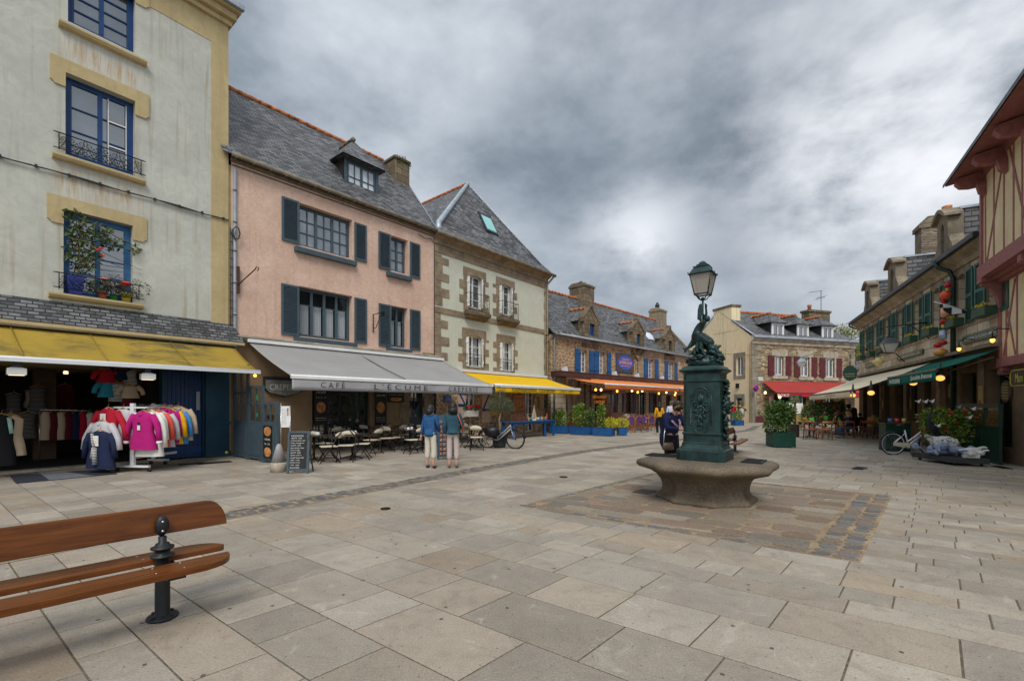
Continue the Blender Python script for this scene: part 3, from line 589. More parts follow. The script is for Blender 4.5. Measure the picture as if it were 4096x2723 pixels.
def lintel(u0,u1,zt,zb,zw,wa,wb):
    m_=MB(); y0=-.035; n=.07
    pts=[(u0,zb+n),(u0+n*.4,zb+n*.9),(u0+n,zb+n*.3),(u0+n,zb),(wa,zb),(wa,zw),(wb,zw),(wb,zb),(u1-n,zb),(u1-n,zb+n*.3),(u1-n*.4,zb+n*.9),(u1,zb+n),(u1,zt),(u0,zt)]
    m_.prism(pts,y0,.0,'y'); return m_.build('lintel',m_yel,R)
l2=F.R(199,596,212,297); l3=F.R(187,586,770,858)
lintel(l2[0],l2[1],l2[3],w2[3]-.36,w2[3],w2[0],w2[1]); lintel(l3[0],l3[1],l3[3],w3[3]-.38,w3[3],w3[0],w3[1]); lintel(l2[0],l2[1],13.2,12.5,12.75,w1[0],w1[1])
for (a,b,c) in ((232,583,86),(207,578,611),(192,569,1168)):
    u0,u1=F.U(a),F.U(b); z=F.Z(a,c); m_=MB(); m_.prism([(-.16,z),(-.16,z-.05),(-.12,z-.11),(0,z-.13),(0,z)],u0,u1,'x'); m_.build('window_sill',m_yel,R)
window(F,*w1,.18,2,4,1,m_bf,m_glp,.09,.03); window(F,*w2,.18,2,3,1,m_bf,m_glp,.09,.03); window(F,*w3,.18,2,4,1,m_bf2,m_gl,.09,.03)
# white inner glazing bars showing on the right leaf of the middle window
m_=MB(); um=(w2[0]+w2[1])/2;
for q in (.36,.68): z=w2[3]-(w2[3]-w2[2])*q; m_.box(um+.16,w2[1]-.16,.158,.166,z-.016,z+.016)
m_.box(um+.145,um+.165,.158,.166,w2[2]+.14,w2[3]-.14); m_.box(w2[1]-.165,w2[1]-.145,.158,.166,w2[2]+.14,w2[3]-.14); m_.build('glazing_bar',m_white,R)
railing(F,w2[0]-.12,w2[1]+.12,w2[2]+.04,w2[2]+.46,-.05,m_iron,5); railing(F,w3[0]-.1,w3[1]+.1,w3[2]+.06,w3[2]+.46,-.17,m_iron,5)
t=NT(m_gray.node_tree); b_=t.n['Principled BSDF']; src=b_.inputs['Base Color'].links[0].from_socket; ob=t.new('ShaderNodeTexCoord').outputs['Object']; sp=t.new('ShaderNodeSeparateXYZ'); t.l.new(ob,sp.inputs[0])
st=t.ramp(t.noise(t.mapping(ob,(7,7,.5)),1.5,6,.7,.5),[(.45,0),(.62,1)]); cur=src
def between(s,a,b,f): return t.math('MULTIPLY',t.math('MULTIPLY',t.math('SUBTRACT',s,a),1/f,True),t.math('MULTIPLY',t.math('SUBTRACT',b,s),1/f,True))
for (a,b,z) in ((w1[0],w1[1],w1[2]-.12),(w2[0],w2[1],w2[2]-.12),(w3[0]+.6,w3[1]+.3,w3[2]-.1)):      # rust and lime runs under the sills
    mk=t.math('MULTIPLY',between(sp.outputs[0],a-.3,b+.35,.25),between(sp.outputs[2],z-1.1,z,.5)); cur=t.mix(t.math('MULTIPLY',mk,.55),cur,(.66,.63,.55)); cur=t.mix(t.math('MULTIPLY',mk,t.math('MULTIPLY',st,.75)),cur,(.46,.30,.13))
t.l.new(cur,b_.inputs['Base Color'])
# cables strung over the front
m_=MB()
for k in range(3):
    a=(F.U(-40,.05),F.Z(-40,612,.05)); b=(F.U(915,.05),F.Z(915,880,.05)); pts=[]
    for i in range(24): q=i/23; pts.append((a[0]+(b[0]-a[0])*q,-.04-.012*k,a[1]+(b[1]-a[1])*q-.06*math.sin(q*PI*5+k)*.3-.012*k))
    m_.tube(pts,.012,5)
for i in range(9): q=.03+.94*i/8; m_.cb((a[0]+(b[0]-a[0])*q,-.05,a[1]+(b[1]-a[1])*q),(.05,.07,.06))
m_.build('cable',m_dpipe,R)
# slate pent roof over the shop
m_=MB(); m_.add([(X0,-.42,3.52),(.32,-.42,3.52),(.12,-.0,4.12),(X0,-.0,4.12),(X0,-.42,3.47),(.32,-.42,3.47),(.12,0,3.47),(X0,0,3.47)],[(0,1,2,3),(4,7,6,5),(0,4,5,1),(1,5,6,2)]); m_.build('pent_roof',m_slate1,R)
m_=MB(); m_.box(X0,.3,-.45,-.40,3.42,3.5); m_.build('fascia_board',m_yel,R)
# ground floor
ub=F.U(650); ud=F.U(656); ue=F.U(812)
m_=MB(); wall(m_,X0,0,0,3.47,[(X0+.4,ub,.0,3.2,.35),(ud,ue,0,3.1,.2)],.3,0.0); m_.build('shop_front_wall',m_teal,R)
m_=MB(); n=9; wd=(ue-ud)/n
for i in range(n): m_.box(ud+i*wd+.006,ud+(i+1)*wd-.006,.13,.17,.03,3.1)
m_.box(ud,ue,.11,.13,.12,.34); dr=m_.build('plank_door',m_blued,R)
m_=MB(); m_.box(ue-.16,ue-.06,.04,.1,1.42,1.98); m_.build('letter_box',m_zinc,R,bevel=.01)
up=F.U(820,.15); m_=MB(); m_.box(ue+.03,-.02,-.16,-.002,0,3.3); m_.box(ue+.0,.02,-.2,-.002,0,.14); m_.box(ue+.01,.01,-.19,-.002,.98,1.06)
m_.box(ue+.12,-.12,-.172,-.16,.24,.9); m_.box(ue+.12,-.12,-.172,-.16,1.18,3.1); m_.build('pilaster',m_teal,R,bevel=.012)
m_=MB(); m_.lathe([(.045,0),(.045,.01),(.001,.012)],c=(0,0,0),n=14,M=T(-.12,-.21,.12,0,rad(90))); m_.build('yellow_sticker',plain('yellow_plastic',(.8,.6,.02)),R)
m_=MB(); m_.box(X0,ub,-.12,.2,.0,.05); m_.build('threshold',m_quoinl,R)
# the dim shop room
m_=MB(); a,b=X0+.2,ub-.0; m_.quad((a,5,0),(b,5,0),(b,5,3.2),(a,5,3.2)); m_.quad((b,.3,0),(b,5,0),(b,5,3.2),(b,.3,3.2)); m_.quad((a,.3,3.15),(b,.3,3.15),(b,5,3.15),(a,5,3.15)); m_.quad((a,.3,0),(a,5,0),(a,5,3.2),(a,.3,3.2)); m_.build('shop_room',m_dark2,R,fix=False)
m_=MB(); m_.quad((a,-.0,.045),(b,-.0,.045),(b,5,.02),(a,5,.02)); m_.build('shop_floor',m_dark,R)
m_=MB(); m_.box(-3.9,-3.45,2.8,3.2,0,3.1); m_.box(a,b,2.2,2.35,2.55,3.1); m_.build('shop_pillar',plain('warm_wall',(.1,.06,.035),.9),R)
for (x,y) in ((-4.7,2.0),(-3.2,3.2),(-5.6,3),(-2.6,1.6),(-4.0,1.0)):
    m_=MB(); m_.lathe([(.05,0),(.06,.06),(.03,.1)],c=(x,y,2.5 if y>2.4 else 3.0),n=8); m_.build('ceiling_spot',m_lamp,R)
# yellow awning with its spot lamps
aw=awning(F,-8.4,F.U(1037,2.0),.25,3.38,2.0,2.53,0,m_fy,m_wbar,None,0,(.2,.14),[.3,.6,.97],folds=0,barr=.05)
m_=MB()
for px in (0,330,660):
    u=F.U(px+60,1.2); m_.tube([(u,-.35,3.36),(u+.02,-1.1,2.985),(u+.05,-1.95,2.6)],.012,5)
m_.build('seam',plain('dark_yellow_seam',(.3,.19,.02)),aw)
for px in (66,591):
    u=F.U(px,1.85); m_=MB(); m_.box(u-.14,u+.14,-1.95,-1.75,2.2,2.34); m_.box(u-.1,u+.1,-1.9,-1.8,2.34,2.36); lb=m_.build('flood_lamp',m_white,R,bevel=.02)
    m_=MB(); m_.box(u-.06,u+.06,-1.88,-1.8,2.36,2.48); m_.tube([(u,-1.84,2.48),(u,-1.84,2.56)],.015,6); m_.build('bracket',m_dpipe,lb)
    m_=MB(); m_.box(u-.11,u+.11,-1.92,-1.78,2.192,2.2); m_.build('lens',m_lamp,lb)
# downpipe and cable run between the two houses
m_=MB(); m_.tube([(.16,-.1,0),(.16,-.1,3.2)],.055,10); m_.tube([(.16,-.1,3.2),(.19,-.06,3.5),(.17,-.06,3.8),(.17,-.06,9.0)],.048,10)
for z in (.9,1.9,4.4,5.4,6.4,7.3,8.3): m_.lathe([(.062,0),(.062,.06)],c=(.17,-.07,z),n=10)
m_.build('downpipe',m_pipe,R)
m_=MB(); m_.tube([(.045,-.05,3.7),(.05,-.05,7.1)],.012,5); m_.tube([(.09,-.05,3.7),(.095,-.05,7.1)],.009,5)
for i in range(13): z=3.8+i*.26; m_.box(.03,.11,-.065,-.05,z,z+.025)
pts=[(.17+.1*math.cos(q*.9),-.16-.03*math.sin(q),6.95+.2*math.sin(q*.9)) for q in range(16)]; m_.tube(pts,.018,5); m_.tube([(.05,-.05,7.0),(.17,-.14,6.75)],.02,5); m_.build('cable_bundle',m_dpipe,R)
# climbing plant and pots on the lower window sill
m_climb=leafmat('climber_leaf',(.035,.06,.012),(.09,.16,.03),(.22,.22,.06)); m_geran=plain('red_petals',(.75,.05,.02),.6); m_stem=plain('woody_stem',(.12,.075,.04),.9)
sx0,sx1,sz=w3[0],w3[1],w3[2]
q=F.W(sx0+.2,.06,sz); cl_=thing('climbing_plant','leafy climbing plant trained over the blue window from a blue pot','climbing plant',q,F.a)
m_=MB(); H_=w3[3]-w3[2]
for (u,v,ru,rv,n) in ((.1,.93,.22,.08,80),(.5,.86,.3,.07,90),(.12,.72,.16,.16,110),(.33,.66,.2,.16,120),(.0,.5,.1,.1,40),(.2,.46,.2,.1,80),(.45,.5,.12,.1,50),(.28,.34,.16,.08,50),(.9,.73,.22,.045,60),(1.25,.7,.1,.06,30),(.15,.2,.12,.06,30),(.65,.77,.14,.06,50)):
    clump(m_,(u-.1,0,v*H_),(ru,.09,rv*H_),n,.1)
m_.build('foliage',m_climb,cl_,fix=False)
m_=MB(); m_.tube([(.02,0,.3),(.1,-.02,.9),(.02,0,1.4),(.2,0,H_*.93),(.8,0,H_*.8),(1.35,0,H_*.7)],.012,5); m_.tube([(-.2,0,H_*.44),(.6,-.02,H_*.41),(1.32,0,H_*.44),(.55,-.02,H_*.56),(.1,0,H_*.7)],.009,4); m_.build('stem',m_stem,cl_)
m_=MB()
for (u,v) in ((.47,.61),(.4,.58),(.5,.52)): m_.ball((u,-.08,v*H_),(.045,.03,.03),0,8,amp=.4)
m_.build('flower',m_geran,cl_)
def pot(F,u,n,z,r,h,mat,label,name='flower_pot',sq=False):
    m_=MB(); p=F.W(u,n,z)
    if sq: m_.add([(-r*.75,-r*.75,0),(r*.75,-r*.75,0),(r*.75,r*.75,0),(-r*.75,r*.75,0),(-r,-r,h),(r,-r,h),(r,r,h),(-r,r,h)],[(0,3,2,1),(4,5,6,7),(0,1,5,4),(1,2,6,5),(2,3,7,6),(3,0,4,7)])
    else: m_.lathe([(r*.7,0),(r,h*.85),(r*1.1,h*.86),(r*1.1,h),(r*.9,h),(r*.85,h*.9),(.01,h*.9)],n=14)
    return tag(m_.build(name,mat,loc=p,rot=F.a),label,'flower pot')
pot(F,sx0+.2,.02,sz,.16,.44,plain('cobalt_pot',(.01,.03,.22),.3),'tall square cobalt pot at the left end of the window sill',sq=True)
pot(F,sx0+.72,.02,sz,.1,.17,m_terra,'orange clay pot in the middle of the window sill'); pot(F,sx0+.95,.0,sz,.09,.15,plain('green_pot',(.03,.25,.06)),'small green pot beside the clay pot on the sill')
pot(F,sx1-.14,.02,sz,.12,.22,plain('yellow_glaze_pot',(.45,.42,.06),.3),'olive yellow pot at the right end of the window sill')
for (u,rx,rz_,n,mt,fl,lb,sz_) in ((.7,.2,.15,90,'climber_leaf',1,'pink flowered geranium in the clay pot on the sill',.08),(.98,.26,.24,380,'heather',0,'dry brownish heather bush in the small green pot on the sill',.045),(1.42,.3,.22,150,'climber_leaf',0,'wispy yellow green plant behind the railing on the sill',.06)):
    mt_=bpy.data.materials.get(mt) or leafmat('heather',(.1,.07,.03),(.2,.14,.07),(.27,.22,.1)); p=F.W(sx0+u,.04,sz); r_=thing('potted_plant',lb,'potted plant',p,F.a); m_=MB(); clump(m_,(0,0,.2+rz_),(rx,.12,rz_),n,sz_); m_.build('foliage',mt_,r_,fix=False)
    m_=MB(); m_.tube([(0,0,.1),(0,0,.3)],.01,5); m_.build('stem',m_stem,r_)
    if fl: m_=MB(); m_.ball((.05,-.08,.5),(.1,.06,.03),0,8,amp=.4); m_.build('flower',plain('salmon_petals',(.7,.25,.15)),r_)
p=F.W(sx1-.14,.04,sz+.2); r_=thing('geranium','bright red geranium at the right end of the window sill','potted plant',p,F.a); m_=MB(); clump(m_,(0,0,.1),(.1,.08,.1),40,.07); m_.build('foliage',m_climb,r_,fix=False); m_=MB(); m_.ball((-.02,-.05,.27),(.11,.06,.06),0,8,amp=.5); m_.build('flower',m_geran,r_)
# ---------------------------------------------------------------- clothes
def garment(name,mat,label,cat,p,rz,w=.5,h=.75,sleeve=.55,cuff=None,spread=.16,collar=True,hem=1.15,thick=.09,group=None,extra=None,sl=True):
    r=thing(name,label,cat,p,rz,group); m_=MB(); rings=[]
    N=14; vs=[]; prof=[(0,.16,.05),(-.05,.3,.07),(-.1,.44,.08),(-.22,.43,.1),(-.5,.4,.1),(-.72,.44*hem,.11),(-1,.48*hem,.12)]
    rg=random.Random(hash(label)%1000)
    for i,(z,a,b) in enumerate(prof):
        for j in range(N): q=2*PI*j/N; k=1+.08*math.sin(q*5+i)*(-z); vs.append((math.cos(q)*a*w*1.1*k,math.sin(q)*b*1.0*k*thick/.09,z*h))
    fs=[(i*N+j,i*N+(j+1)%N,(i+1)*N+(j+1)%N,(i+1)*N+j) for i in range(len(prof)-1) for j in range(N)]
    m_.add(vs,fs,0,True)
    if sl:
        for s in (-1,1):
            pts=[(s*w*.4,0,-.09*h),(s*(w*.56+spread*.3),.0,-.3*h),(s*(w*.56+spread),-.01,-sleeve*h),(s*(w*.58+spread*1.25),-.015,-(sleeve+.3)*h)]; m_.tube(pts,[.075,.07,.06,.055],10,0)
    b=m_.build('body_cloth',mat,r)
    if sl and cuff:
        c=MB()
        for s in (-1,1): c.tube([(s*(w*.58+spread*1.2),-.015,-(sleeve+.27)*h),(s*(w*.58+spread*1.28),-.015,-(sleeve+.34)*h)],.06,10)
        c.build('cuff',cuff,r)
    if collar: c=MB(); c.tube([(-.08,.02,.0),(-.05,-.06,-.05),(0,-.085,-.09),(.05,-.06,-.05),(.08,.02,0),(0,.06,.02)],.022,6,closed=True); c.build('collar',mat,r)
    c=MB(); c.tube([(-.16,0,-.03),(0,0,.04),(.16,0,-.03)],.012,6); c.tube([(0,0,.04),(.01,0,.1),(.03,0,.12)],.004,4); c.build('hanger',m_hang,r)
    if extra: extra(r)
    return r
m_hang=wood('hanger_wood',(.4,.2,.06),(.5,.28,.1),.4);
def cm(n,c): return cloth(n,c,rough=.8,trans=False)
c_mag=cm('magenta_cloth',(.42,.012,.16)); c_red=cm('red_cloth',(.42,.012,.03)); c_navy=cm('navy_cloth',(.015,.022,.06)); c_gry=cm('pale_grey_cloth',(.5,.49,.5)); c_whi=cm('white_cloth',(.7,.68,.62)); c_ylw=cm('amber_cloth',(.75,.38,.01)); c_blu=cm('azure_cloth',(.06,.25,.55)); c_cor=cm('coral_cloth',(.7,.1,.07)); c_bei=cm('beige_cloth',(.55,.42,.28)); c_blk=cm('black_cloth',(.012,.012,.014)); c_mar=cm('maroon_cloth',(.1,.008,.015)); c_tea=cm('turquoise_cloth',(.03,.25,.35))
def stripes(name,a,b,s=28):
    m,t,bb=base(name,.85,0,.2); ob=t.new('ShaderNodeTexCoord').outputs['Object']; x=t.new('ShaderNodeSeparateXYZ'); t.l.new(ob,x.inputs[0]); f=t.math('FRACT',t.math('MULTIPLY',x.outputs[2],s)); t.l.new(t.ramp(f,[(.48,a),(.52,b)]),bb.inputs['Base Color']); return m
c_str=stripes('striped_cloth',(.65,.64,.6),(.015,.018,.04)); c_strd=stripes('shaded_striped_cloth',(.2,.19,.17),(.01,.012,.02))  # second stripe set has the dim shop's shade put into its colours
def price(r,z=-.3):
    c=MB(); c.box(-.08,.08,-.12,-.115,z-.12,z+.12); k=c.build('price_card',m_white,r)
    text('39',.07,.07,T(-.035,-.122,z-.07),m_orl,'number',k)
def tagx(r): c=MB(); c.box(-.035,.035,-.12,-.115,-.42,-.28); c.build('swing_tag',m_white,r); c=MB(); c.box(-.035,.035,-.121,-.1205,-.31,-.24); c.build('swing_label',m_black,r)
def scarf(r):
    c=MB(); c.tube([(-.1,-.1,-.05),(-.05,-.13,-.25),(0,-.14,-.38)],.03,6); c.tube([(0,-.14,-.38),(.02,-.14,-.75)],.05,8); c.tube([(0,-.14,-.38),(-.05,-.14,-.62)],.045,8); c.build('scarf',c_str,r)
# rolling rail of jackets
gx,gy=G(540,1886); B1=Vector(G(471,1884)); B2=Vector(G(598,1886)); B3=Vector(G(661,1857))
rk=thing('clothes_rail','white rolling clothes rail on castors crowded with jackets','clothes rail',(B1.x,B1.y,0),math.atan2(B2.y-B1.y,B2.x-B1.x)); wd=(B2-B1).length
M_=Matrix.Rotation(-rk.rotation_euler.z,3,'Z'); b3=M_@Vector((B3.x-B1.x,B3.y-B1.y,0)); bx,by=b3.x,b3.y
m_=MB(); m_.box(0,wd,-.03,.03,.1,.15); m_.box(bx-wd*.6,bx+.08,by-.03,by+.03,.1,.15); m_.box(wd*.42,wd*.54,-.03,.03,.15,1.62); m_.box(bx-wd*.45,bx-wd*.38,by-.03,by+.03,.15,1.62); m_.box(wd*.45,wd*.51,0,by,.3,.36)
m_.box(-.1,wd*.95,-.02,.02,1.5,1.54); m_.box(bx-wd*.9,bx+.2,by-.02,by+.02,1.55,1.59); m_.box(wd*.45,wd*.51,0,by,1.5,1.54); m_.build('frame',m_wbar,rk)
m_=MB(); m_.tube([(wd*.95,-.1,1.5),(bx+.35,by,1.62)],.018,8); m_.tube([(-.15,-.15,1.5),(-.35,by,1.58)],.018,8); m_.build('hanging_rail',m_chr,rk)
for (x,y) in ((0,0),(wd,0),(bx,by),(bx-wd*.5,by)):
    m_=MB(); m_.lathe([(.05,-.015),(.05,.015)],n=12,M=T(x,y,.052,0,rad(90))); m_.build('castor',m_post,rk)
rz=rk.rotation_euler.z; Mk=T(B1.x,B1.y,0,rz)
def onrail(x,y,z): q=Mk@Vector((x,y,z)); return (q.x,q.y,q.z)
garment('jacket',c_mag,'magenta belted jacket facing the square on the rolling rail','jacket',onrail(wd*.95+.02,-.14,1.42),rz,.56,.88,.5,m_white,.08,extra=tagx)
garment('jacket',c_whi,'long white jacket directly behind the magenta one','jacket',onrail(wd*.97+.03,-.02,1.42),rz,.6,1.05,.5,None,.06)
gl_=[('white second jacket right of the magenta one','jacket',c_whi),('coral red jacket in the row behind the magenta one','jacket',c_cor),('pale lilac jacket between the coral and dark pink ones','jacket',c_gry),('dark pink jacket deep in the row on the rail','jacket',c_mag),('amber yellow jacket near the far end of the rail','jacket',c_ylw),('azure jacket next to the amber one on the rail','jacket',c_blu),('beige white jacket last on the rail by the blue door','jacket',c_bei)]
for i,(lb,ct,mt) in enumerate(gl_):
    q=(i+1)/8; x=wd*.95+(bx+.35-wd*.95)*q; y=-.1+(by+.1)*q; garment('jacket',mt,lb,ct,onrail(x+.02*i,y,1.44+.1*q-.03*(i%3)),rz+rad(28+9*((i*5)%4-1.5)),.56,.88,.5,None,.05,thick=.06,group='jackets hung in a row on the rolling rail')
garment('jacket',c_red,'bright red raincoat with a price card on the left side of the rail','raincoat',onrail(-.12,-.12,1.5),rz-.1,.62,.95,.45,None,.14,extra=lambda r:price(r,-.24))
garment('jacket',c_gry,'pale grey raincoat hung below the red one','raincoat',onrail(-.12,-.26,1.2),rz-.1,.6,.84,.48,None,.14,extra=None)
garment('jacket',c_navy,'navy coat with a striped scarf, lowest of the left stack','coat',onrail(-.06,-.36,.98),rz,.6,.86,.42,None,.03,extra=lambda r:(price(r,-.22),scarf(r)))
garment('jacket',c_gry,'grey white jacket half hidden behind the red raincoat','jacket',onrail(.16,-.02,1.48),rz,.56,.78,.5,None,.12)
garment('jacket',c_red,'crimson jacket at the back of the rolling rail','jacket',onrail(wd*.6,by*.6,1.48),rz,.5,.7,.5,None,.1)
# clothes inside and around the doorway
def shopg(px,py,n,mt,lb,w,h,name='garment',cat='garment',sl=True,rzo=0,hem=1.15):
    u=F.U(px,n); return garment(name,mt,lb,cat,F.W(u,n,F.Z(px,py,n)),F.a+rzo,w,h,.45,None,.06,False,hem,sl=sl)
for (px,py,n,mt,lb,w,h,sl) in ((428,1478,-.3,c_red,'red baby top hanging highest in the shop doorway',.36,.36,True),(482,1475,-.3,c_navy,'navy top hanging under the shop ceiling',.3,.3,True),(522,1480,-.3,c_str,'striped long top hanging by the doorway edge',.26,.4,False),
  (428,1528,-.25,c_tea,'turquoise baby jacket hanging in the doorway',.32,.4,True),(464,1530,-.25,c_str,'striped shirt beside the turquoise baby jacket',.26,.5,True),(490,1532,-.3,c_str,'dark striped romper in the doorway column',.22,.5,False),(520,1540,-.2,c_bei,'cream baby jacket hanging near the doorway edge',.36,.36,True),(512,1576,-.2,c_mar,'maroon dress under the cream jacket',.28,.3,False)):
    shopg(px,py,n,mt,lb,w,h,sl=sl)
rl=thing('clothes_rail','long low clothes rail of trousers inside the dark shop','clothes rail',F.W(F.U(318,-2.2),-2.2,0),F.a); m_=MB(); m_.tube([(-.8,0,1.45),(.8,0,1.38)],.02,6); m_.tube([(-.8,0,0),(-.8,0,1.45)],.02,6); m_.tube([(.8,0,0),(.8,0,1.38)],.02,6); m_.build('frame',m_chr,rl)
for i,(mt,nm) in enumerate(((c_bei,'sand'),(c_mar,'dark maroon'),(c_bei,'tan'),(c_mar,'wine'),(c_navy,'navy'),(c_red,'scarlet'),(c_whi,'off white'),(c_navy,'ink blue'),(c_blk,'black'),(c_navy,'midnight blue'))):
    garment('trousers',mt,nm+' garment number '+['one','two','three','four','five','six','seven','eight','nine','ten'][i]+' from the left on the indoor rail','garment',F.W(F.U(318,-2.2)-.68+i*.15,-2.2,1.40-.007*i),F.a+rad(55),.24,.78,.4,None,.0,False,1.2,.1,'garments on the rail inside the shop',sl=False)
for (px,py,n,mt,lb,w,h) in ((150,1545,-2.6,c_strd,'striped shirt on a display deep in the shop',.34,.8),(130,1560,-3.2,c_bei,'pale shirt at the back of the shop',.3,.5),(190,1650,-2.8,c_bei,'beige top folded on a stand at the back',.3,.4),(55,1575,-3,c_strd,'striped top near the left of the shop room',.3,.7),(260,1540,-3.5,c_mar,'dark wine coat against the back wall',.5,1.0),(110,1650,-2.2,c_strd,'striped dress low in the middle of the shop',.3,.7)): shopg(px,py,n,mt,lb,w,h,sl=False)
garment('lace_top',c_bei,'cream lace top hanging at the left picture edge','garment',F.W(F.U(42,.7),.7,F.Z(42,1660,.7)),F.a,.42,.9,.45,None,.04,False,sl=False); garment('black_dress',c_blk,'black dress with a mint scarf by the left picture edge','dress',F.W(F.U(6,.8),.8,F.Z(6,1660,.8)),F.a,.4,1.1,.45,None,.04,False,sl=False,extra=lambda r:MB().tube([(.1,-.12,-.05),(.14,-.13,-.4)],.04,6).build('scarf',plain('mint_cloth',(.3,.5,.4)),r))
P4=[G(38,1904),G(66,1934),G(469,1896),G(415,1876)]; m_=MB(); m_.prism([(p[0]-P4[0][0],p[1]-P4[0][1]) for p in P4],.002,.014,'z'); mt=tag(m_.build('door_mat',plain('black_mat',(.02,.024,.035),.95),loc=(P4[0][0],P4[0][1],0)),'long dark blue and grey door mat before the clothes shop','door mat')
m_=MB()
for (a,b) in ((.3,.55),):
    A=[Vector(p)-Vector(P4[0]) for p in P4]; L_=lambda p,q,k:p+(q-p)*k
    m_.prism([tuple(L_(A[0],A[3],a)),tuple(L_(A[1],A[2],a)),tuple(L_(A[1],A[2],b+.2)),tuple(L_(A[0],A[3],b))],.0142,.016,'z')
m_.build('pale_stripe',plain('grey_mat',(.13,.14,.16),.95),mt)
# ================================================================ house 2: pink creperie house
F=Fac((-8.80,14.10),(1552,1800),'pink_house','pink rendered house with slate blue shutters and a creperie below'); R=F.r; L2=8.1; F2=F
m_dor=plaster('dormer_dark',(.05,.05,.055),(.03,.03,.03),.1,(.02,.02,.02))
WA=(F.U(1198),F.U(1408),F.Z(1198,980),F.Z(1198,810)); WB=(F.U(1197),F.U(1409),F.Z(1197,1343),F.Z(1197,1143)); WC=(F.U(1564),F.U(1631),F.Z(1564,1081),F.Z(1564,940)); WD=(F.U(1565),F.U(1630),F.Z(1565,1386),F.Z(1565,1221))
m_=MB(); wall(m_,0,L2,3.75,9.3,[WA,WB,WC,WD],.3); m_.build('wall',m_pink,R)
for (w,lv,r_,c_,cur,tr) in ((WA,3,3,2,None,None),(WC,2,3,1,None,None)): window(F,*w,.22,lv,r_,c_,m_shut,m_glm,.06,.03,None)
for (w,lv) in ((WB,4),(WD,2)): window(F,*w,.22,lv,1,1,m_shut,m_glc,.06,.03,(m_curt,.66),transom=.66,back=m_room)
for (w,a,b,py) in ((WA,1183,1430,982),(WB,1181,1431,1345),(WC,1552,1651,1084),(WD,1552,1651,1388)):
    z=F.Z(a,py,.15); m_=MB(); m_.box(F.U(a,.15),F.U(b,.15)-.02,-.17,.0,z-.17,z); m_.build('window_sill',m_shut,R,bevel=.01)
def sh(a,b,p0,p1,**k): shutter(F,F.U(a,.03),F.U(b,.03),F.Z(a,p1,.03),F.Z(a,p0,.03),m_shut,True,**k)
sh(1127,1196,784,959); sh(1418,1466,888,1038); sh(1125,1196,1132,1337); sh(1418,1467,1189,1369); sh(1514,1562,923,1070); sh(1640,1680,966,1107); sh(1515,1563,1212,1382); sh(1640,1681,1236,1397)
# cornice band above the awning, gutter, roof
m_=MB(); m_.box(.1,L2+.15,-.2,-.0,3.62,3.7); m_.box(.1,L2+.15,-.26,-.0,3.7,3.76); m_.build('ledge',m_quoinl,R)
m_=MB(); m_.box(-.02,L2,-.1,0,9.2,9.3); m_.tube([(-.05,-.24,9.33),(L2+.1,-.24,9.33)],.075,8);
for i in range(17): m_.box(i*.5+.05,i*.5+.08,-.33,-.0,9.24,9.27)
m_.build('gutter',m_gut,R)
rz_,rt=13.2,2.8
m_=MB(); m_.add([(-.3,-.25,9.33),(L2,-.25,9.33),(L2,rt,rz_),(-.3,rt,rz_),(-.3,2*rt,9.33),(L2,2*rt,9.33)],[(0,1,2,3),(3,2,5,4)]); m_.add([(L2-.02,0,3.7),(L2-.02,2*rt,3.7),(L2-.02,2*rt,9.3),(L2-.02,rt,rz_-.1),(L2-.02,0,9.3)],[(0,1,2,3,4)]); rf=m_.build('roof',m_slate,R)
m_=MB(); ridge(m_,(-.3,rt,rz_+.0),(7.3,rt,rz_+.0),.085); m_.build('ridge_tile',m_ridge,rf)
m_=MB(); m_.box(L2-.02,L2+.02,-.2,rt,0,0.04,0,Matrix(((1,0,0,0),(0,1,0,0),(0,(rz_-9.33)/(rt+.25),1,9.33+.25*(rz_-9.33)/(rt+.25)+.03),(0,0,0,1)))); m_.build('verge_flashing',m_zinc,rf)
m_=MB(); m_.box(7.25,8.08,1.75,3.3,11,12.95); m_.box(7.2,8.14,1.7,3.35,12.95,13.1); ch=m_.build('chimney',m_quoind,R,bevel=.05)
m_moss=leafmat('moss',(.03,.05,.008),(.08,.12,.015),(.2,.2,.04)); m_=MB(); clump(m_,(7.7,1.75,12.95),(.4,.12,.2),160,.09); clump(m_,(8.1,2.3,12.9),(.08,.5,.22),160,.09); clump(m_,(7.7,2.4,13.12),(.4,.6,.06),120,.08); m_.build('moss',m_moss,ch,fix=False)
# dormer with a hipped slate roof
dm0,dm1,dt,dz0,dz1=4.07,5.58,.5,9.98,11.26
m_=MB(); m_.box(dm0,dm0+.12,dt,dt+.1,dz0,dz1); m_.box(dm1-.12,dm1,dt,dt+.1,dz0,dz1); m_.box(dm0+.12,dm1-.12,dt,dt+.1,dz1-.1,dz1); m_.box(dm0-.05,dm1+.05,dt-.06,dt+.1,dz0-.1,dz0); dm=m_.build('dormer',m_shut,R)
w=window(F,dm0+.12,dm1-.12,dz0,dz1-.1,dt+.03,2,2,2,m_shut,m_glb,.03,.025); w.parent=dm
m_=MB(); m_.add([(dm0,dt+.02,dz0-.3),(dm0,dt+.02,dz1),(dm0,2.2,dz1),(dm0,2.2,12.5)],[(0,1,2)]); m_.add([(dm1,dt+.02,dz0-.3),(dm1,dt+.02,dz1),(dm1,2.2,dz1)],[(0,1,2)]); m_.build('cheek',m_dor,dm)
ax_=(dm0+dm1)/2; o=.2; m_=MB(); m_.add([(dm0-o,dt-.25,dz1-.02),(dm1+o,dt-.25,dz1-.02),(dm1+o,2.6,dz1+.1),(dm0-o,2.6,dz1+.1),(ax_,1.2,12.45),(ax_,2.7,12.45)],[(0,1,4),(1,2,5,4),(3,0,4,5)])
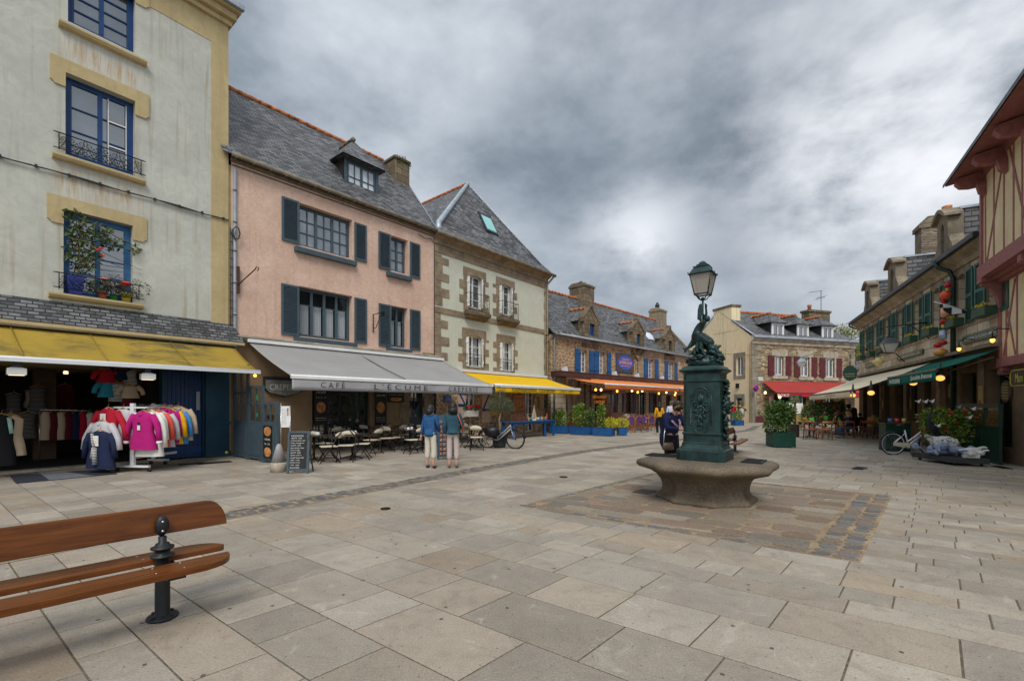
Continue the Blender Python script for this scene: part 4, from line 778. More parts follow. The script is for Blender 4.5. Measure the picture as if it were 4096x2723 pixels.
m_.add([(dm0-o,dt-.25,dz1-.06),(dm1+o,dt-.25,dz1-.06),(dm1+o,2.6,dz1+.06),(dm0-o,2.6,dz1+.06)],[(0,3,2,1)]); m_.build('dormer_roof',m_slate,dm)
m_=MB(); ridge(m_,(ax_,1.15,12.47),(ax_,2.2,12.47),.08,.3); m_.build('dormer_ridge',m_quoind,dm)
m_=MB(); m_.box(dm0-.62,dm0-.3,1.2,1.26,0,.9,0,T(0,.1,10.85,0,rad(-35))); m_.build('flashing',m_zinc,dm)
# ground floor
gd=[(F.U(1250),F.U(1482),0,2.75,.25),(F.U(1637),F.U(1697),0,2.45,.3)]
m_=MB(); wall(m_,0,L2,0,3.75,gd,.3,.02); m_.build('ground_floor_wall',m_tan,R)
for (a,b) in ((F.U(1500),F.U(1545)),(F.U(1605),F.U(1637)),(F.U(1697),L2)):
    z=0; i=0; m_=MB()
    while z<3.6: h_=random.uniform(.28,.45); m_.box(a-(.1 if i%2 else 0),b+(.08 if i%2 and b<L2-.2 else 0),-.015-random.random()*.012,.015,z+.01,z+h_-.01); z+=h_; i+=1
    m_.build('stone_jamb',m_quoin,R)
window(F,gd[0][0],gd[0][1],0.02,2.7,.2,4,3,2,m_greend,m_gl,.07,.03,name='glazed_door')
m_=MB(); a,b=gd[1][:2]; m_.box(a,b,.16,.22,0.02,1.35); m_.box(a,a+.1,.16,.22,1.35,2.4); m_.box(b-.1,b,.16,.22,1.35,2.4); m_.box(a+.1,b-.1,.16,.22,2.3,2.4); m_.box(a+.12,b-.12,.145,.16,.15,.65); m_.box(a+.12,b-.12,.145,.16,.75,1.25); m_.box(a+.1,b-.1,.17,.2,1.8,1.83)
m_.prism([(a+.1,1.35),(a+.35,1.35),(a+.1,1.65)],.165,.215,'y'); m_.prism([(b-.1,1.35),(b-.1,1.65),(b-.35,1.35)],.165,.215,'y')
for k in (1,2,3): m_.box(a+(b-a)*k/4-.012,a+(b-a)*k/4+.012,.17,.2,1.35,2.3)
d=m_.build('house_door',m_shut,R); m_=MB(); m_.quad((a,.21,1.35),(b,.21,1.35),(b,.21,2.4),(a,.21,2.4)); m_.build('pane',m_gl,d,fix=False); m_=MB(); m_.ball(((a+b)/2,.12,1.1),.045); m_.build('door_knob',m_chr,d)
def poster(px0,px1,p0,p1,bg,n=.05,words=(),img=None,name='poster',fr=None,FF=None,lab=None):
    FF=FF or F; a,b,c,d=FF.R(px0,px1,p0,p1,n); m_=MB(); m_.box(a,b,-n,-n+.015,c,d); o=m_.build(name,bg,FF.r,label=lab); hh=d-c; ww=b-a
    if img:
        for (q0,q1,mt) in img: k=MB(); k.ball(((a+b)/2,-n-.001,c+hh*(q0+q1)/2),(ww*.36,.004,hh*(q1-q0)/2),0,12); k.build('picture',mt,o)
    for (q,h_,s,mt,wk) in words: text(s,ww*wk,hh*h_,T(a+ww*(1-wk)/2,-n-.004,c+hh*q),mt,'lettering',o)
    if fr: k=MB(); k.box(a-.03,b+.03,-n-.004,-n+.01,c-.03,c); k.box(a-.03,b+.03,-n-.004,-n+.01,d,d+.03); k.box(a-.03,a,-n-.004,-n+.01,c,d); k.box(b,b+.03,-n-.004,-n+.01,c,d); k.build('frame',fr,o)
    return o
m_food=plain('food_picture',(.5,.22,.08),.6,0,.6,9); m_pbk=plain('poster_black',(.02,.018,.017),.4)
poster(1257,1311,1552,1695,m_pbk,.07,((.86,.07,"L'ÉCUME",m_wl,.7),(.72,.04,'Crêperie - Bar - Café',m_wl,.8),(.15,.03,'Galettes de blé noir',m_wl,.8),(.09,.03,'Crêpes de froment',m_wl,.8)),((.3,.62,m_food),))
poster(1500,1546,1562,1700,m_pbk,.07,((.84,.06,"L'ÉCUME",m_wl,.75),(.2,.03,'Spécialités maison',m_wl,.8),(.14,.03,'Coupes de glaces',m_wl,.8),(.08,.03,'Ouvert tous les jours',m_wl,.8)),((.34,.68,m_food),))
poster(1551,1617,1567,1609,m_pbk,.05,((.72,.1,'NOS CRÊPES ET GALETTES',m_wl,.8),),((.1,.5,m_food),))
# CREPERIE sign, shield shaped
a,b=F.U(1056,.1),F.U(1216,.1); zt=F.Z(1056,1512,.1); zb=zt-.62; c=(a+b)/2
def shield(k,dz=0): return [(a+k,zt-k+dz),(b-k,zt-k+dz),(b-k,zb+.3),(b-.14-k*.5,zb+.16),(c,zb+k*.9),(a+.14+k*.5,zb+.16),(a+k,zb+.3)]
m_=MB(); m_.prism(shield(0,.06),-.1,-.0,'y'); sg=m_.build('hanging_sign',m_dpipe,R); m_=MB(); m_.prism(shield(.05),-.112,-.1,'y'); m_.build('sign_face',plain('sign_grey',(.24,.25,.24),.5),sg)
text('CREPERIE',(b-a)*.74,.2,T(a+(b-a)*.13,-.118,zb+.24),plain('sign_pale',(.75,.75,.72)),'lettering',sg,bold=.012)
for k in (-1,0,1): m_=MB(); m_.ball((c+k*.13,-.115,zb+.14),(.03,.005,.025),0,6); m_.build('star',m_gold,sg)
m_=MB(); u=F.U(1020,.3); m_.ball((u,-.3,F.Z(1020,1502,.3)),.05); m_.build('wall_bulb',m_bulb,R)
# grey awning
aw=awning(F,.44,8.42,.18,3.55,3.3,2.37,.33,m_fg,m_white,m_fgv,.012,(.2,.12),[.05,.5,.95],barr=.05)
Mw=lambda u,z,n=3.375:T(u,-n,z)
def awtext(s,px0,px1,z,h,nm='lettering',mt=m_black,par=aw,FF=F,n=3.39,bold=.012,sh=0): a,b=FF.U(px0,n),FF.U(px1,n); return text(s,b-a,h,T(a,-n,z),mt,nm,par,bold=bold,shear=sh)
def spaced(s,px0,px1,z,h,n=3.39,par=aw,FF=F):
    a,b=FF.U(px0,n),FF.U(px1,n); return text(' '.join(s),b-a,h,T(a,-n,z),m_black,'lettering',par,bold=0)
spaced('CAFÉ',1284,1380,2.07,.2); spaced("L'ÉCUME",1498,1711,2.07,.2); spaced('CRÊPERIE',1795,1911,2.07,.21)
m_=MB(); um=4.25; m_.tube([(um,-.2,3.52),(um-.03,-1.8,2.93),(um-.06,-3.28,2.44)],.014,5); m_.build('seam',m_dpipe,aw)
# iron brackets
m_=MB(); u=F.U(1493,.04); z0,z1=F.Z(1493,1330,.04),F.Z(1493,1256,.04); m_.tube([(u,-.04,z0),(u,-.04,z1)],.018,6); m_.tube([(u,-.04,z1-.03),(u+.05,-.75,z1+.02)],.016,6); m_.tube([(u,-.04,z0+.15),(u+.03,-.2,z0+.2),(u+.04,-.5,z1-.1),(u+.05,-.62,z1)],.014,6); m_.box(u+.03,u+.07,-.72,-.6,z1-.14,z1); m_.build('sign_bracket',m_iron,R)
m_=MB(); u=F.U(950,.05); z0,z1=F.Z(950,1172,.05),F.Z(950,1066,.05); m_.box(u-.03,u+.05,-.1,0,z0,z1); m_.tube([(u,-.1,z0+.25),(u+.35,-.5,z1-.1),(u+.38,-.55,z1-.02),(u+.43,-.58,z1-.05),(u+.4,-.56,z1-.15)],.018,6); m_.build('sign_bracket',plain('rusty_iron',(.09,.035,.02),.8),R)
m_=MB(); m_.tube([(0.0,-.03,9.1),(L2,-.03,9.12)],.014,5); m_.tube([(L2-.9,-.06,9.0),(L2-.6,-.08,8.86),(L2-.2,-.06,8.95),(L2,-.03,8.8),(L2,-.03,3.8)],.014,5); m_.build('cable',m_dpipe,R)
m_=MB(); m_.tube([(L2-.03,-.12,0),(L2-.03,-.12,3.55)],.05,8); m_.build('downpipe',m_dpipe,R)
# stepped glazed windbreak standing out from the wall
P0=Vector(G(938,1826)); P1=Vector(G(1112,1857)); dd=(P1-P0); LL=dd.length; wb=thing('windbreak','slate blue panelled windbreak with stepped glazed tops beside the creperie','windbreak',(P0.x,P0.y,0),math.atan2(dd.y,dd.x))
ws=[0,LL*.36,LL*.7,LL]; hs=[2.75,2.12,1.66]
for i in range(3):
    a,b,h_=ws[i]+.01,ws[i+1]-.01,hs[i]; m_=MB(); zg=1.12; m_.box(a,b,-.03,.03,.06,zg); m_.box(a,a+.08,-.03,.03,zg,h_); m_.box(b-.08,b,-.03,.03,zg,h_); m_.box(a+.08,b-.08,-.03,.03,h_-.08,h_); m_.box(a+.1,b-.1,-.045,-.03,.16,zg-.12)
    m_.box((a+b)/2-.018,(a+b)/2+.018,-.02,.02,zg,h_-.08);
    if i<2: m_.box(a+.08,b-.08,-.02,.02,(zg+h_)/2-.018,(zg+h_)/2+.018)
    m_.box(a,a+.12,-.06,.06,0,.06); m_.box(b-.12,b,-.06,.06,0,.06); pn=m_.build('panel',m_shut,wb); g_=MB(); g_.quad((a+.08,0,zg),(b-.08,0,zg),(b-.08,0,h_-.08),(a+.08,0,h_-.08)); g_.build('pane',m_glc,pn,fix=False)
    if i==1: g_=MB(); g_.box((a+b)/2+.08,(a+b)/2+.2,-.03,-.025,1.72,1.86); g_.box((a+b)/2+.08,(a+b)/2+.2,-.03,-.025,1.25,1.36); g_.build('sticker',plain('green_sticker',(.02,.25,.1)),pn)
    if i==2:
        g_=MB(); g_.box(a+.1,b-.22,-.06,-.05,.14,1.02); ps=g_.build('poster',m_pbk,pn);
        for z in (.3,.86): g_=MB(); g_.ball(((a+b-.12)/2,-.062,z),(.22,.004,.13),0,12); g_.build('picture',m_food,ps)
        text('CRÊPERIE',.34,.06,T((a+b-.12)/2-.17,-.064,.62),m_wl,'lettering',ps); text('Bar - Café',.3,.05,T((a+b-.12)/2-.15,-.064,.5),m_wl,'lettering',ps)
# ================================================================ house 3: pale green house, granite trim
F=Fac((-3.5,20.25),(1512,1800),'pale_green_house','pale green house with granite quoins and a hipped slate roof, cannery shop below'); R=F.r; F3=F; L3=8.67
w31=F.R(1868,1928,1095,1226); w32=F.R(1997,2045,1133,1254); w33=F.R(1864,1929,1338,1466); w34=F.R(1999,2048,1361,1483)
bl=5.88
m_=MB(); wall(m_,0,L3,3.3,8.5,[w31,w32,w33,w34],.26); m_.quad((L3,0,0),(L3,9,0),(L3,9,9.2),(L3,0,9.2)); m_.quad((0,0,3.3),(0,9,3.3),(0,9,9.2),(0,0,9.2)); m_.build('wall',m_pale,R)
m_=MB(); m_.box(0,L3+.02,-.05,0,bl-.12,bl+.12); m_.box(-.02,L3+.03,-.04,0.02,8.48,8.85); m_.box(-.02,L3+.03,-.09,.02,8.85,9.05); m_.prism([(-.09,9.05),(-.34,9.22),(-.34,9.28),(.1,9.28),(.1,9.05)],-.05,L3+.1,'x'); m_.build('stone_band',m_quoin,R)
z=3.3; i=0; m_=MB(); mq=MB(); rq=random.Random(4)
while z<8.4:
    h_=rq.uniform(.3,.42)
    if not(bl-.3<z<bl): m_.box(0,.42+(.42 if i%2 else .0)+rq.uniform(-.08,.08),-.025,.01,z,z+h_-.015); mq.box(L3-(.3 if i%2 else .12),L3+.02,-.025,.01,z,z+h_-.015)
    z+=h_; i+=1
m_.build('quoin',m_quoin,R); mq.build('quoin',m_quoin,R)
for j,(w,bal) in enumerate(((w31,1),(w32,1),(w33,0),(w34,0))):
    a,b,c,d=w; m_=MB(); arch=[(a-.02,d-.1)]+[(a+(b-a)*k/8,d-.1+.13*math.sin(PI*k/8)) for k in range(9)]+[(b+.02,d-.1)]
    m_.prism([(a-.28,d-.1)]+arch+[(b+.28,d-.1),(b+.26,d+.32),(a-.26,d+.32)],-.03,.02,'y')
    z=c-.15; i=j; top=d-.11
    while z<top: h_=min(rq.uniform(.3,.42),top-z); e=.3+(.34 if i%2 else 0); f_=.26+(.32 if (i+1)%2 else 0); m_.box(a-e*.8,a,-.028,.02,z,z+h_-.012); m_.box(b,b+f_*.8,-.028,.02,z,z+h_-.012); z+=h_; i+=1
    m_.box(a,b,-.03,.02,c-.15,c); m_.build('window_surround',m_quoin,R)
    window(F,a,b,c,d+.02,.16,2,4 if bal else 3,1,m_white,m_gl if bal else m_glc,.04,.03,None if bal else (m_curt,.95),back=None if bal else m_room)
    shutter(F,b-.38,b-.0,c+.03,d-.12,m_white,False,y=.14,ang=rad(62),hinge=1,name='inner_shutter'); shutter(F,a,a+.3,c+.03,d-.12,m_white,False,y=.14,ang=rad(-80),hinge=0,name='inner_shutter')
    if bal:
        m_=MB(); m_.box(a-.25,b+.25,-.42,0,c-.42,c-.24); m_.prism([(-.0,c-.42),(-.36,c-.42),(-.2,c-.56),(0,c-.62)],a-.2,b+.2,'x'); m_.build('balcony_sill',m_quoind,R,bevel=.02); railing(F,a-.15,b+.18,c-.24,c+.62,-.36,m_iron,2,.36)
    else: railing(F,a-.02,b+.05,c+.12,c+.62,-.1,m_iron,4)
# hipped roof
ap=(4.33,2.3,13.83); rb=(4.33,10,13.83); zE=9.3
m_=MB(); ctrl=[]
def hip(p0,p1): return p0
m_.add([(-.05,-.35,zE),(L3+.15,-.35,zE),ap,rb,(-.05,10,zE),(L3+.15,10,zE),(.35,.15,zE+.55),(L3-.35,.15,zE+.55)],[(0,1,7,6),(6,7,2),(0,6,2,3,4),(1,5,3,2,7)]); rf=m_.build('roof',m_slate2,R)
m_=MB(); ridge(m_,(4.33,2.3,13.84),(4.33,10,13.84),.09,.4); m_.build('ridge_tile',m_ridge,rf)
m_=MB(); m_.tube([(.0,-.3,zE+.06),(.35,.12,zE+.6),(4.33,2.28,13.86)],[.16,.14,.1],6); m_.build('hip_flashing',m_zinc,rf)
m_=MB(); m_.tube([(L3+.1,-.3,zE+.03),(L3-.35,.12,zE+.57),(4.33,2.28,13.83)],.05,6); m_.build('hip_tile',m_zinc,rf)
m_=MB(); m_.tube([(-.1,-.42,9.24),(L3+.3,-.42,9.24)],.09,8)
for i in range(16): m_.lathe([(.1,-.02),(.1,.02)],n=8,M=T(.2+i*.56,-.42,9.24,0,0,rad(90)))
m_.build('gutter',m_gut,R)
m_=MB(); m_.tube([(L3+.2,-.4,9.2),(L3+.05,-.2,8.9),(L3-.08,-.1,8.7),(L3-.08,-.1,0)],.06,8); m_.tube([(L3-.22,-.06,8.7),(L3-.22,-.06,0)],.02,5); m_.tube([(L3-.28,-.05,8.3),(L3-.28,-.05,2)],.014,5); m_.build('downpipe',plain('beige_pipe',(.3,.25,.17)),R)
# roof window: lies on the front slope
def onroof(u,q,off=.0): # q 0..1 up the front slope from (.15,zE+.55) to apex
    y=.15+(2.3-.15)*q; z=zE+.55+(13.83-zE-.55)*q; return (u,y-off*.88,z+off*.45)
m_=MB(); q0,q1=.22,.52; ua,ub2=4.05,5.0
A,B,Cc,D=onroof(ua,q0,.08),onroof(ub2,q0,.08),onroof(ub2,q1,.08),onroof(ua,q1,.08); A0,B0,C0,D0=onroof(ua,q0),onroof(ub2,q0),onroof(ub2,q1),onroof(ua,q1)
m_.add([A,B,Cc,D,A0,B0,C0,D0],[(0,1,2,3),(0,4,5,1),(1,5,6,2),(2,6,7,3),(3,7,4,0)]); sk=m_.build('roof_window',m_dpipe,rf)
m_=MB(); e=.09; m_.quad(onroof(ua+e,q0+.03,.09),onroof(ub2-e,q0+.03,.09),onroof(ub2-e,q1-.05,.09),onroof(ua+e,q1-.05,.09)); sk2=m_.build('roof_window_pane',m_sky,rf,fix=False)
m_=MB(); m_.lathe([(.12,0),(.12,.75),(.13,.76),(.13,.8)],c=(6.35,2.6,11.9),n=12); m_.build('chimney_pot',m_terra,R)
m_=MB(); m_.box(7.1,7.5,2.4,2.9,10,11.05); m_.build('chimney',m_quoind,R,bevel=.08)
# ground floor
sw=(F.U(1863),F.U(1905),1.15,2.62); dw=(F.U(2101),F.U(2138),0.02,2.5)
m_=MB(); wall(m_,0,L3,0,3.3,[sw,dw],.3,0); m_.build('ground_floor_wall',m_rub4,R)
window(F,*sw,.14,2,2,1,m_white,m_gl,.05,.03); window(F,dw[0],dw[1],.02,2.5,.14,2,5,1,m_white,m_gl,.05,.03,name='glazed_door')
def zsh(px0,px1,p0,p1,flip):
    a,b=F.U(px0,.05),F.U(px1,.05); c,d=F.Z(px0,p1,.05),F.Z(px0,p0,.05); m_=MB(); m_.box(a,b,-.06,-.02,c,d); s=m_.build('shutter',plain('pale_pink_paint',(.62,.45,.38),.6) if not bpy.data.materials.get('pale_pink_paint') else bpy.data.materials['pale_pink_paint'],R)
    m_=MB(); zz=[(a,c+.55),(b,c+.55),(b,c+.68),(a,c+.68)]; m_.prism(zz,-.075,-.06,'y'); x0,x1=(a+.03,b-.03) if not flip else (b-.03,a+.03); s_=.1 if not flip else -.1
    m_.prism([(x0,d-.02),(x0+s_,d-.02),(x1,c+.68),(x1-s_,c+.68)],-.074,-.06,'y'); m_.box(a,b,-.075,-.06,d-.1,d); m_.build('z_brace',m_bf,s)
zsh(1832,1863,1570,1672,False); zsh(1929,1962,1570,1688,True)
awy=awning(F,1.35,8.4,.15,3.12,2.45,2.44,.26,m_fy2,m_wbar,m_fy2,0,(.16,.15),[.04,.96],barr=.06)
text('CONSERVERIE  COURTIN',F.U(2216,2.5)-F.U(2046,2.5),.15,T(F.U(2046,2.5),-2.545,2.2),m_black,'lettering',awy,bold=.01); text('Depuis 1893',F.U(2286,2.5)-F.U(2243,2.5),.13,T(F.U(2243,2.5),-2.545,2.2),m_black,'lettering',awy)
poster(1961,1991,1572,1661,plain('poster_yellow',(.6,.42,.08)),.06,((.8,.06,'CONSERVERIE',m_black,.8),(.6,.04,'SARDINES THON',m_black,.8),(.5,.04,'MAQUEREAUX',m_black,.8),(.4,.04,'SOUPES',m_black,.7),(.3,.04,'RILLETTES',m_black,.8)))
pt=poster(2053,2100,1580,1651,plain('poster_orange',(.55,.25,.12)),.06,((.05,.1,'VENTE DIRECTE',m_black,.85),(.8,.07,'PRODUITS DE LA MER',m_black,.8)),((.2,.6,m_food),))
m_=MB(); a=F.U(2157,.1); m_.box(a,a+.42,-.14,0,1.35,1.9); m_.build('mail_box',plain('tan_box',(.4,.28,.16)),R); m_=MB(); m_.box(a+.44,a+.74,-.15,0,1.42,1.88); m_.build('mail_box',m_dpipe,R)
poster(1777,1806,1581,1606,m_blue,.06,((.65,.12,'MAISON',m_wl,.6),(.35,.12,'CRÊPERIE',m_wl,.7),(.12,.14,'Courtin',m_wl,.75)))
m_=MB(); a=F.U(2183,.1); z0,z1=F.Z(2183,1394,.1),F.Z(2183,1338,.1); m_.box(a,a+.05,-.06,0,z0,z1); m_.tube([(a,-.05,z1-.05),(a+.4,-.5,z1+.1),(a+.9,-.9,z1+.15),(a+.95,-.95,z1+.05)],.02,6); m_.tube([(a,-.05,z0+.3),(a+.7,-.7,z1+.08)],.015,6); m_.build('sign_bracket',m_iron,R)
# ================================================================ house 4: long low stone restaurant
F=Fac((2.35,27.2),(1,1),'long_stone_house','long low stone restaurant with bright blue shutters, orange awnings and gabled stone dormers'); R=F.r; F4=F; L4=20.2; zE=5.85
wins=[]
for (a,b,c,d) in ((2319,2340,1400,1489),(2394,2410,1408,1494),(2590,2605,1436,1512),(2671,2685,1446,1516)): wins.append(F.R(a,b+6,c,d))
m_=MB(); wall(m_,0,L4,3.3,zE,wins,.25); m_.quad((0,0,0),(0,6,0),(0,6,zE),(0,0,zE)); m_.build('wall',m_rub4,R)
m_=MB(); m_.box(F.U(2537),L4-.0,-.02,.0,3.3,zE-.05); sp=[]
m2=MB(); u0_=F.U(2540); wall(m2,u0_,L4,3.3,zE-.02,[w for w in wins if w[0]>u0_],.05,-.03); m2.build('ashlar_facing',m_ash,R)
for w in wins:
    a,b,c,d=w; m_=MB(); m_.box(a-.22,a,-.045,.02,c-.05,d+.02); m_.box(b,b+.22,-.045,.02,c-.05,d+.02); m_.box(a-.3,b+.3,-.047,.02,d,d+.25); m_.build('window_surround',m_quoin,R)
    window(F,a,b,c,d,.12,2,4,1,m_wbar,m_gl,.04,.03)
    k4=wins.index(w); (p,q),(r1,s1)=[((2297,2318),(2354,2371)),((2374,2393),(2426,2441)),((2573,2589),(2617,2631)),((2656,2670),(2696,2707))][k4]; shutter(F,F.U(p),F.U(q),c-.03,d+.05,m_blue,False,y=-.055); shutter(F,F.U(r1),F.U(s1),c-.03,d+.05,m_blue,False,y=-.055)
# roof with flared eaves, ridge, end coping
rt,rz_=3.0,9.55
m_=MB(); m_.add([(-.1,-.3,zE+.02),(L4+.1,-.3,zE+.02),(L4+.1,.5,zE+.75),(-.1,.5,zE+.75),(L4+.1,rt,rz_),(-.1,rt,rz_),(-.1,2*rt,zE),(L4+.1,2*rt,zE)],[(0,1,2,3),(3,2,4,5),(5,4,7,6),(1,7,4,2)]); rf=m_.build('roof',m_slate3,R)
m_=MB(); ridge(m_,(-.1,rt,rz_+.0),(L4-.9,rt,rz_+.0),.1,.38); m_.build('ridge_tile',m_ridge,rf)
m_=MB(); m_.prism([(-.35,zE-.1),(-.35,zE+.15),(.5,zE+.95),(rt,rz_+.18),(rt,rz_-.2),(.5,zE+.4)],L4-.05,L4+.3,'x'); m_.build('gable_coping',m_quoind,R)
m_=MB(); m_.box(0,L4,-.06,0,zE-.2,zE); m_.tube([(0,-.36,zE),(L4,-.36,zE)],.07,8); m_.build('gutter',m_zinc,R)
def at_t(px,t): # u on a plane t metres behind the front
    return F.U(px,-t)
for (px0,px1,t0,t1,zt,pot_) in ((2285,2340,2.3,3.7,10.75,2),(2618,2652,2.4,3.6,10.7,1)):
    ua=F.U(px0,-3.4); ub2=F.U(px1,-t0);
    ua,ub2=(F.U(2337,-t0)-1.15,F.U(2337,-t0)) if px0==2285 else (F.U(2643,-t0)-.0,F.U(2643,-t0)+1.2)
    if px0==2285: ua,ub2=ub2,ub2+1.3
    m_=MB(); m_.box(ua,ub2,t0,t1,zE+2.4,zt-.35); m_.prism([(t0-.06,zt-.35),(t0-.06,zt-.2),(t0+.25,zt),(t1-.25,zt),(t1+.06,zt-.2),(t1+.06,zt-.35)],ua-.06,ub2+.06,'x'); ch=m_.build('chimney',m_quoind if pot_==2 else stone_blocks('chimney_blocks',(.24,.19,.13),(.33,.27,.18),(.12,.1,.07),.45,.33,.012),R,bevel=.03)
    m_=MB()
    for k in range(pot_): m_.lathe([(.12,0),(.12,.1),(.14,.12),(.14,.2),(.06,.22)] if pot_==2 else [(.2,.15),(.22,.35),(.14,.42),(.12,.55),(.05,.6)],c=((ua+ub2)/2+k*.4-.1,(t0+t1)/2,zt),n=10)
    if pot_==1:
        for q in range(4): m_.tube([((ua+ub2)/2-.1+.17*math.cos(q*PI/2),(t0+t1)/2+.17*math.sin(q*PI/2),zt),((ua+ub2)/2-.1+.17*math.cos(q*PI/2),(t0+t1)/2+.17*math.sin(q*PI/2),zt+.2)],.015,4)
    m_.build('chimney_pot',m_dpipe,ch)
# gabled stone dormers rising from the wall face
for (p0,p1,pw0,pw1,pa,zsill) in ((2329,2392,2357,2377,1229,1351),(2524,2574,2545,2560,1285,1391),(2655,2697,2673,2686,1314,1412)):
    a,b=F.U(p0),F.U(p1); wa,wb=F.U(pw0),F.U(pw1); za=F.Z((p0+p1)/2,pa); zs=F.Z(pw0,zsill); ze=zE+1.25; zw=zs+1.12
    m_=MB(); wall(m_,a,b,zE-.5,ze,[(wa,wb,zs,min(zw,ze-.12),.2)],.2,-.06); m_.prism([(a,ze),(b,ze),((a+b)/2,za)],-.06,.25,'y'); m_.box(a,b,-.055,.3,zE-.5,zs-.05); m_.quad((a,-.06,zE-.5),(a,1.0,zE-.5),(a,1.0,ze),(a,-.06,ze)); m_.quad((b,-.06,zE-.5),(b,1.0,zE-.5),(b,1.0,ze),(b,-.06,ze))
    m_.box(a-.12,a+.1,-.16,.1,ze-.1,ze+.14); m_.box(b-.1,b+.12,-.16,.1,ze-.1,ze+.14)
    for s in (0,1):
        e=a if s==0 else b; c_=(a+b)/2; m_.add([(e,-.1,ze+.05),(c_,-.1,za),(c_,-.1,za+.16),(e,-.1,ze+.24),(e,.3,ze+.05),(c_,.3,za),(c_,.3,za+.16),(e,.3,ze+.24)],[(0,1,2,3),(7,6,5,4),(3,2,6,7),(0,4,5,1),(0,3,7,4)])
    m_.box((a+b)/2-.12,(a+b)/2+.12,-.14,.28,za,za+.25); dm=m_.build('dormer',m_quoind,R,bevel=.015)
    m_=MB(); zr=za-.02; tb=(zr-zE-.75)/(rz_-zE-.75)*(rt-.5)+.5; te=(ze-zE-.75)/(rz_-zE-.75)*(rt-.5)+.5; cc=(a+b)/2
    m_.add([(a-.1,.25,ze),(a-.1,te+.05,ze),(cc,tb+.1,zr),(cc,.25,zr),(b+.1,.25,ze),(b+.1,te+.05,ze)],[(0,1,2,3),(3,2,5,4)]); m_.build('dormer_roof',m_slate3,dm)
    m_=MB(); ridge(m_,(cc,.28,zr+.03),(cc,tb,zr+.03),.1,.32); m_.build('dormer_ridge',m_ridge,dm)
    m_=MB(); m_.add([(a,.3,zE+.4),(a,te,ze-.02),(a,.3,ze-.02)],[(0,1,2)]); m_.build('cheek',m_dor,dm,fix=False)
    m_=MB(); m_.box(wa,wb,.08,.11,zs,min(zw,ze-.12)); m_.build('window',m_bf if p0<2600 else m_gl,dm)
m_=MB(); m_.box(F.U(2460),F.U(2475)+.25,1.2,1.25,0,.9,0,T(0,-.3,zE+1.6,0,rad(-38))); m_.build('flashing',m_zinc,rf)
m_=MB(); m_.box(F.U(2585,-1.2)-.3,F.U(2600,-1.2)+.35,0,.06,0,.95,0,T(0,.75,zE+1.15,0,rad(-42))); m_.build('roof_window',plain('roof_glass_bright',(.7,.75,.8),.2),rf)
# rain pipes
u=F.U(2553,.1); m_=MB(); m_.tube([(u-.9,-.33,zE-.05),(u-.75,-.14,zE-.35),(u,-.1,zE-.95)],.05,8); m_.tube([(u+.9,-.33,zE-.1),(u+.75,-.14,zE-.35),(u,-.1,zE-.95)],.05,8); m_.tube([(u,-.1,zE-.9),(u,-.1,0)],.055,8); m_.build('downpipe',m_gut,R)
m_=MB(); m_.tube([(.35,-.35,zE),(.2,-.12,zE-.3),(.2,-.1,0)],.055,8); m_.build('downpipe',m_pipe,R)
# oval restaurant sign
a,b,c,d=F.R(2467,2533,1412,1482,.08); m_=MB(); m_.box(a,b,-.1,-.05,c,d-.05); m_.box(a-.05,b+.05,-.09,-.04,c-.05,d); sg=m_.build('restaurant_sign',plain('sign_brown',(.12,.06,.025)),R)
m_=MB(); m_.box(a-.07,b+.07,-.1,-.085,c-.07,c-.01); m_.box(a-.07,b+.07,-.1,-.085,d-.03,d+.03); m_.box(a-.07,a-.01,-.1,-.085,c-.01,d-.03); m_.box(b+.01,b+.07,-.1,-.085,c-.01,d-.03); m_.build('sign_frame',m_blue,sg)
m_=MB(); pts=[((a+b)/2+(b-a)*.45*math.cos(q*PI/16),(c+d)/2+(d-c)*.42*math.sin(q*PI/16)) for q in range(32)]; m_.prism(pts,-.115,-.1,'y'); m_.build('oval_panel',plain('sign_blue',(.035,.12,.5)),sg)
W_=b-a; H_=d-c
for (s,q,h_,k) in (('Restaurant de',.66,.1,.42),('LA PORTE AU VIN',.42,.17,.74),('Crêperie - Spécialités bretonnes',.27,.07,.6)): text(s,W_*k,H_*h_,T(a+W_*(1-k)/2,-.122,c+H_*q),m_orl,'lettering',sg,bold=.012)
for px in (2263,2462,2552,2651): m_=MB(); u=F.U(px,.2); z=F.Z(px,1490,.2)-.0; z=3.62; m_.add([(u-.18,-.25,z),(u+.18,-.25,z),(u+.18,0,z),(u-.18,0,z),(u-.14,-.22,z+.3),(u+.14,-.22,z+.3),(u+.14,-.0,z+.22),(u-.14,-.0,z+.22)],[(0,3,2,1),(4,5,6,7),(0,1,5,4),(1,2,6,5),(2,3,7,6),(3,0,4,7)]); m_.build('wall_light',m_wbar,R)
# brown canopy and ground floor
m_=MB(); m_.box(-.0,L4,-.7,0,3.28,3.56);
for i in range(1,22): m_.box(i*.92,i*.92+.02,-.712,-.7,3.28,3.56)
m_.box(-.02,L4+.02,-.73,0,3.56,3.6); m_.build('canopy',m_brown,R)
ops=[(4.6,5.4,0,2.4),(6.3,7.5,0.0,2.5),(8.6,9.5,.9,2.5),(10.6,11.6,0,2.5),(12.6,13.6,.9,2.5),(15,16,0,2.4),(17,18,.9,2.4)]
m_=MB(); wall(m_,0,L4,0,3.28,ops,.3,.0); m_.build('ground_floor_wall',m_ash6,R)
for o in ops: window(F,*o,.15,2,3,1,m_dpipe if o[2]==0 else m_brown,m_gl,.06,.03)
for (u) in (8.25,9.75,12.25,13.85): m_=MB(); m_.box(u-.22,u+.22,-.06,-.02,.9,2.5); m_.build('shutter',m_blued,R)
m_orv=cloth('orange_valance',(.6,.16,.035))
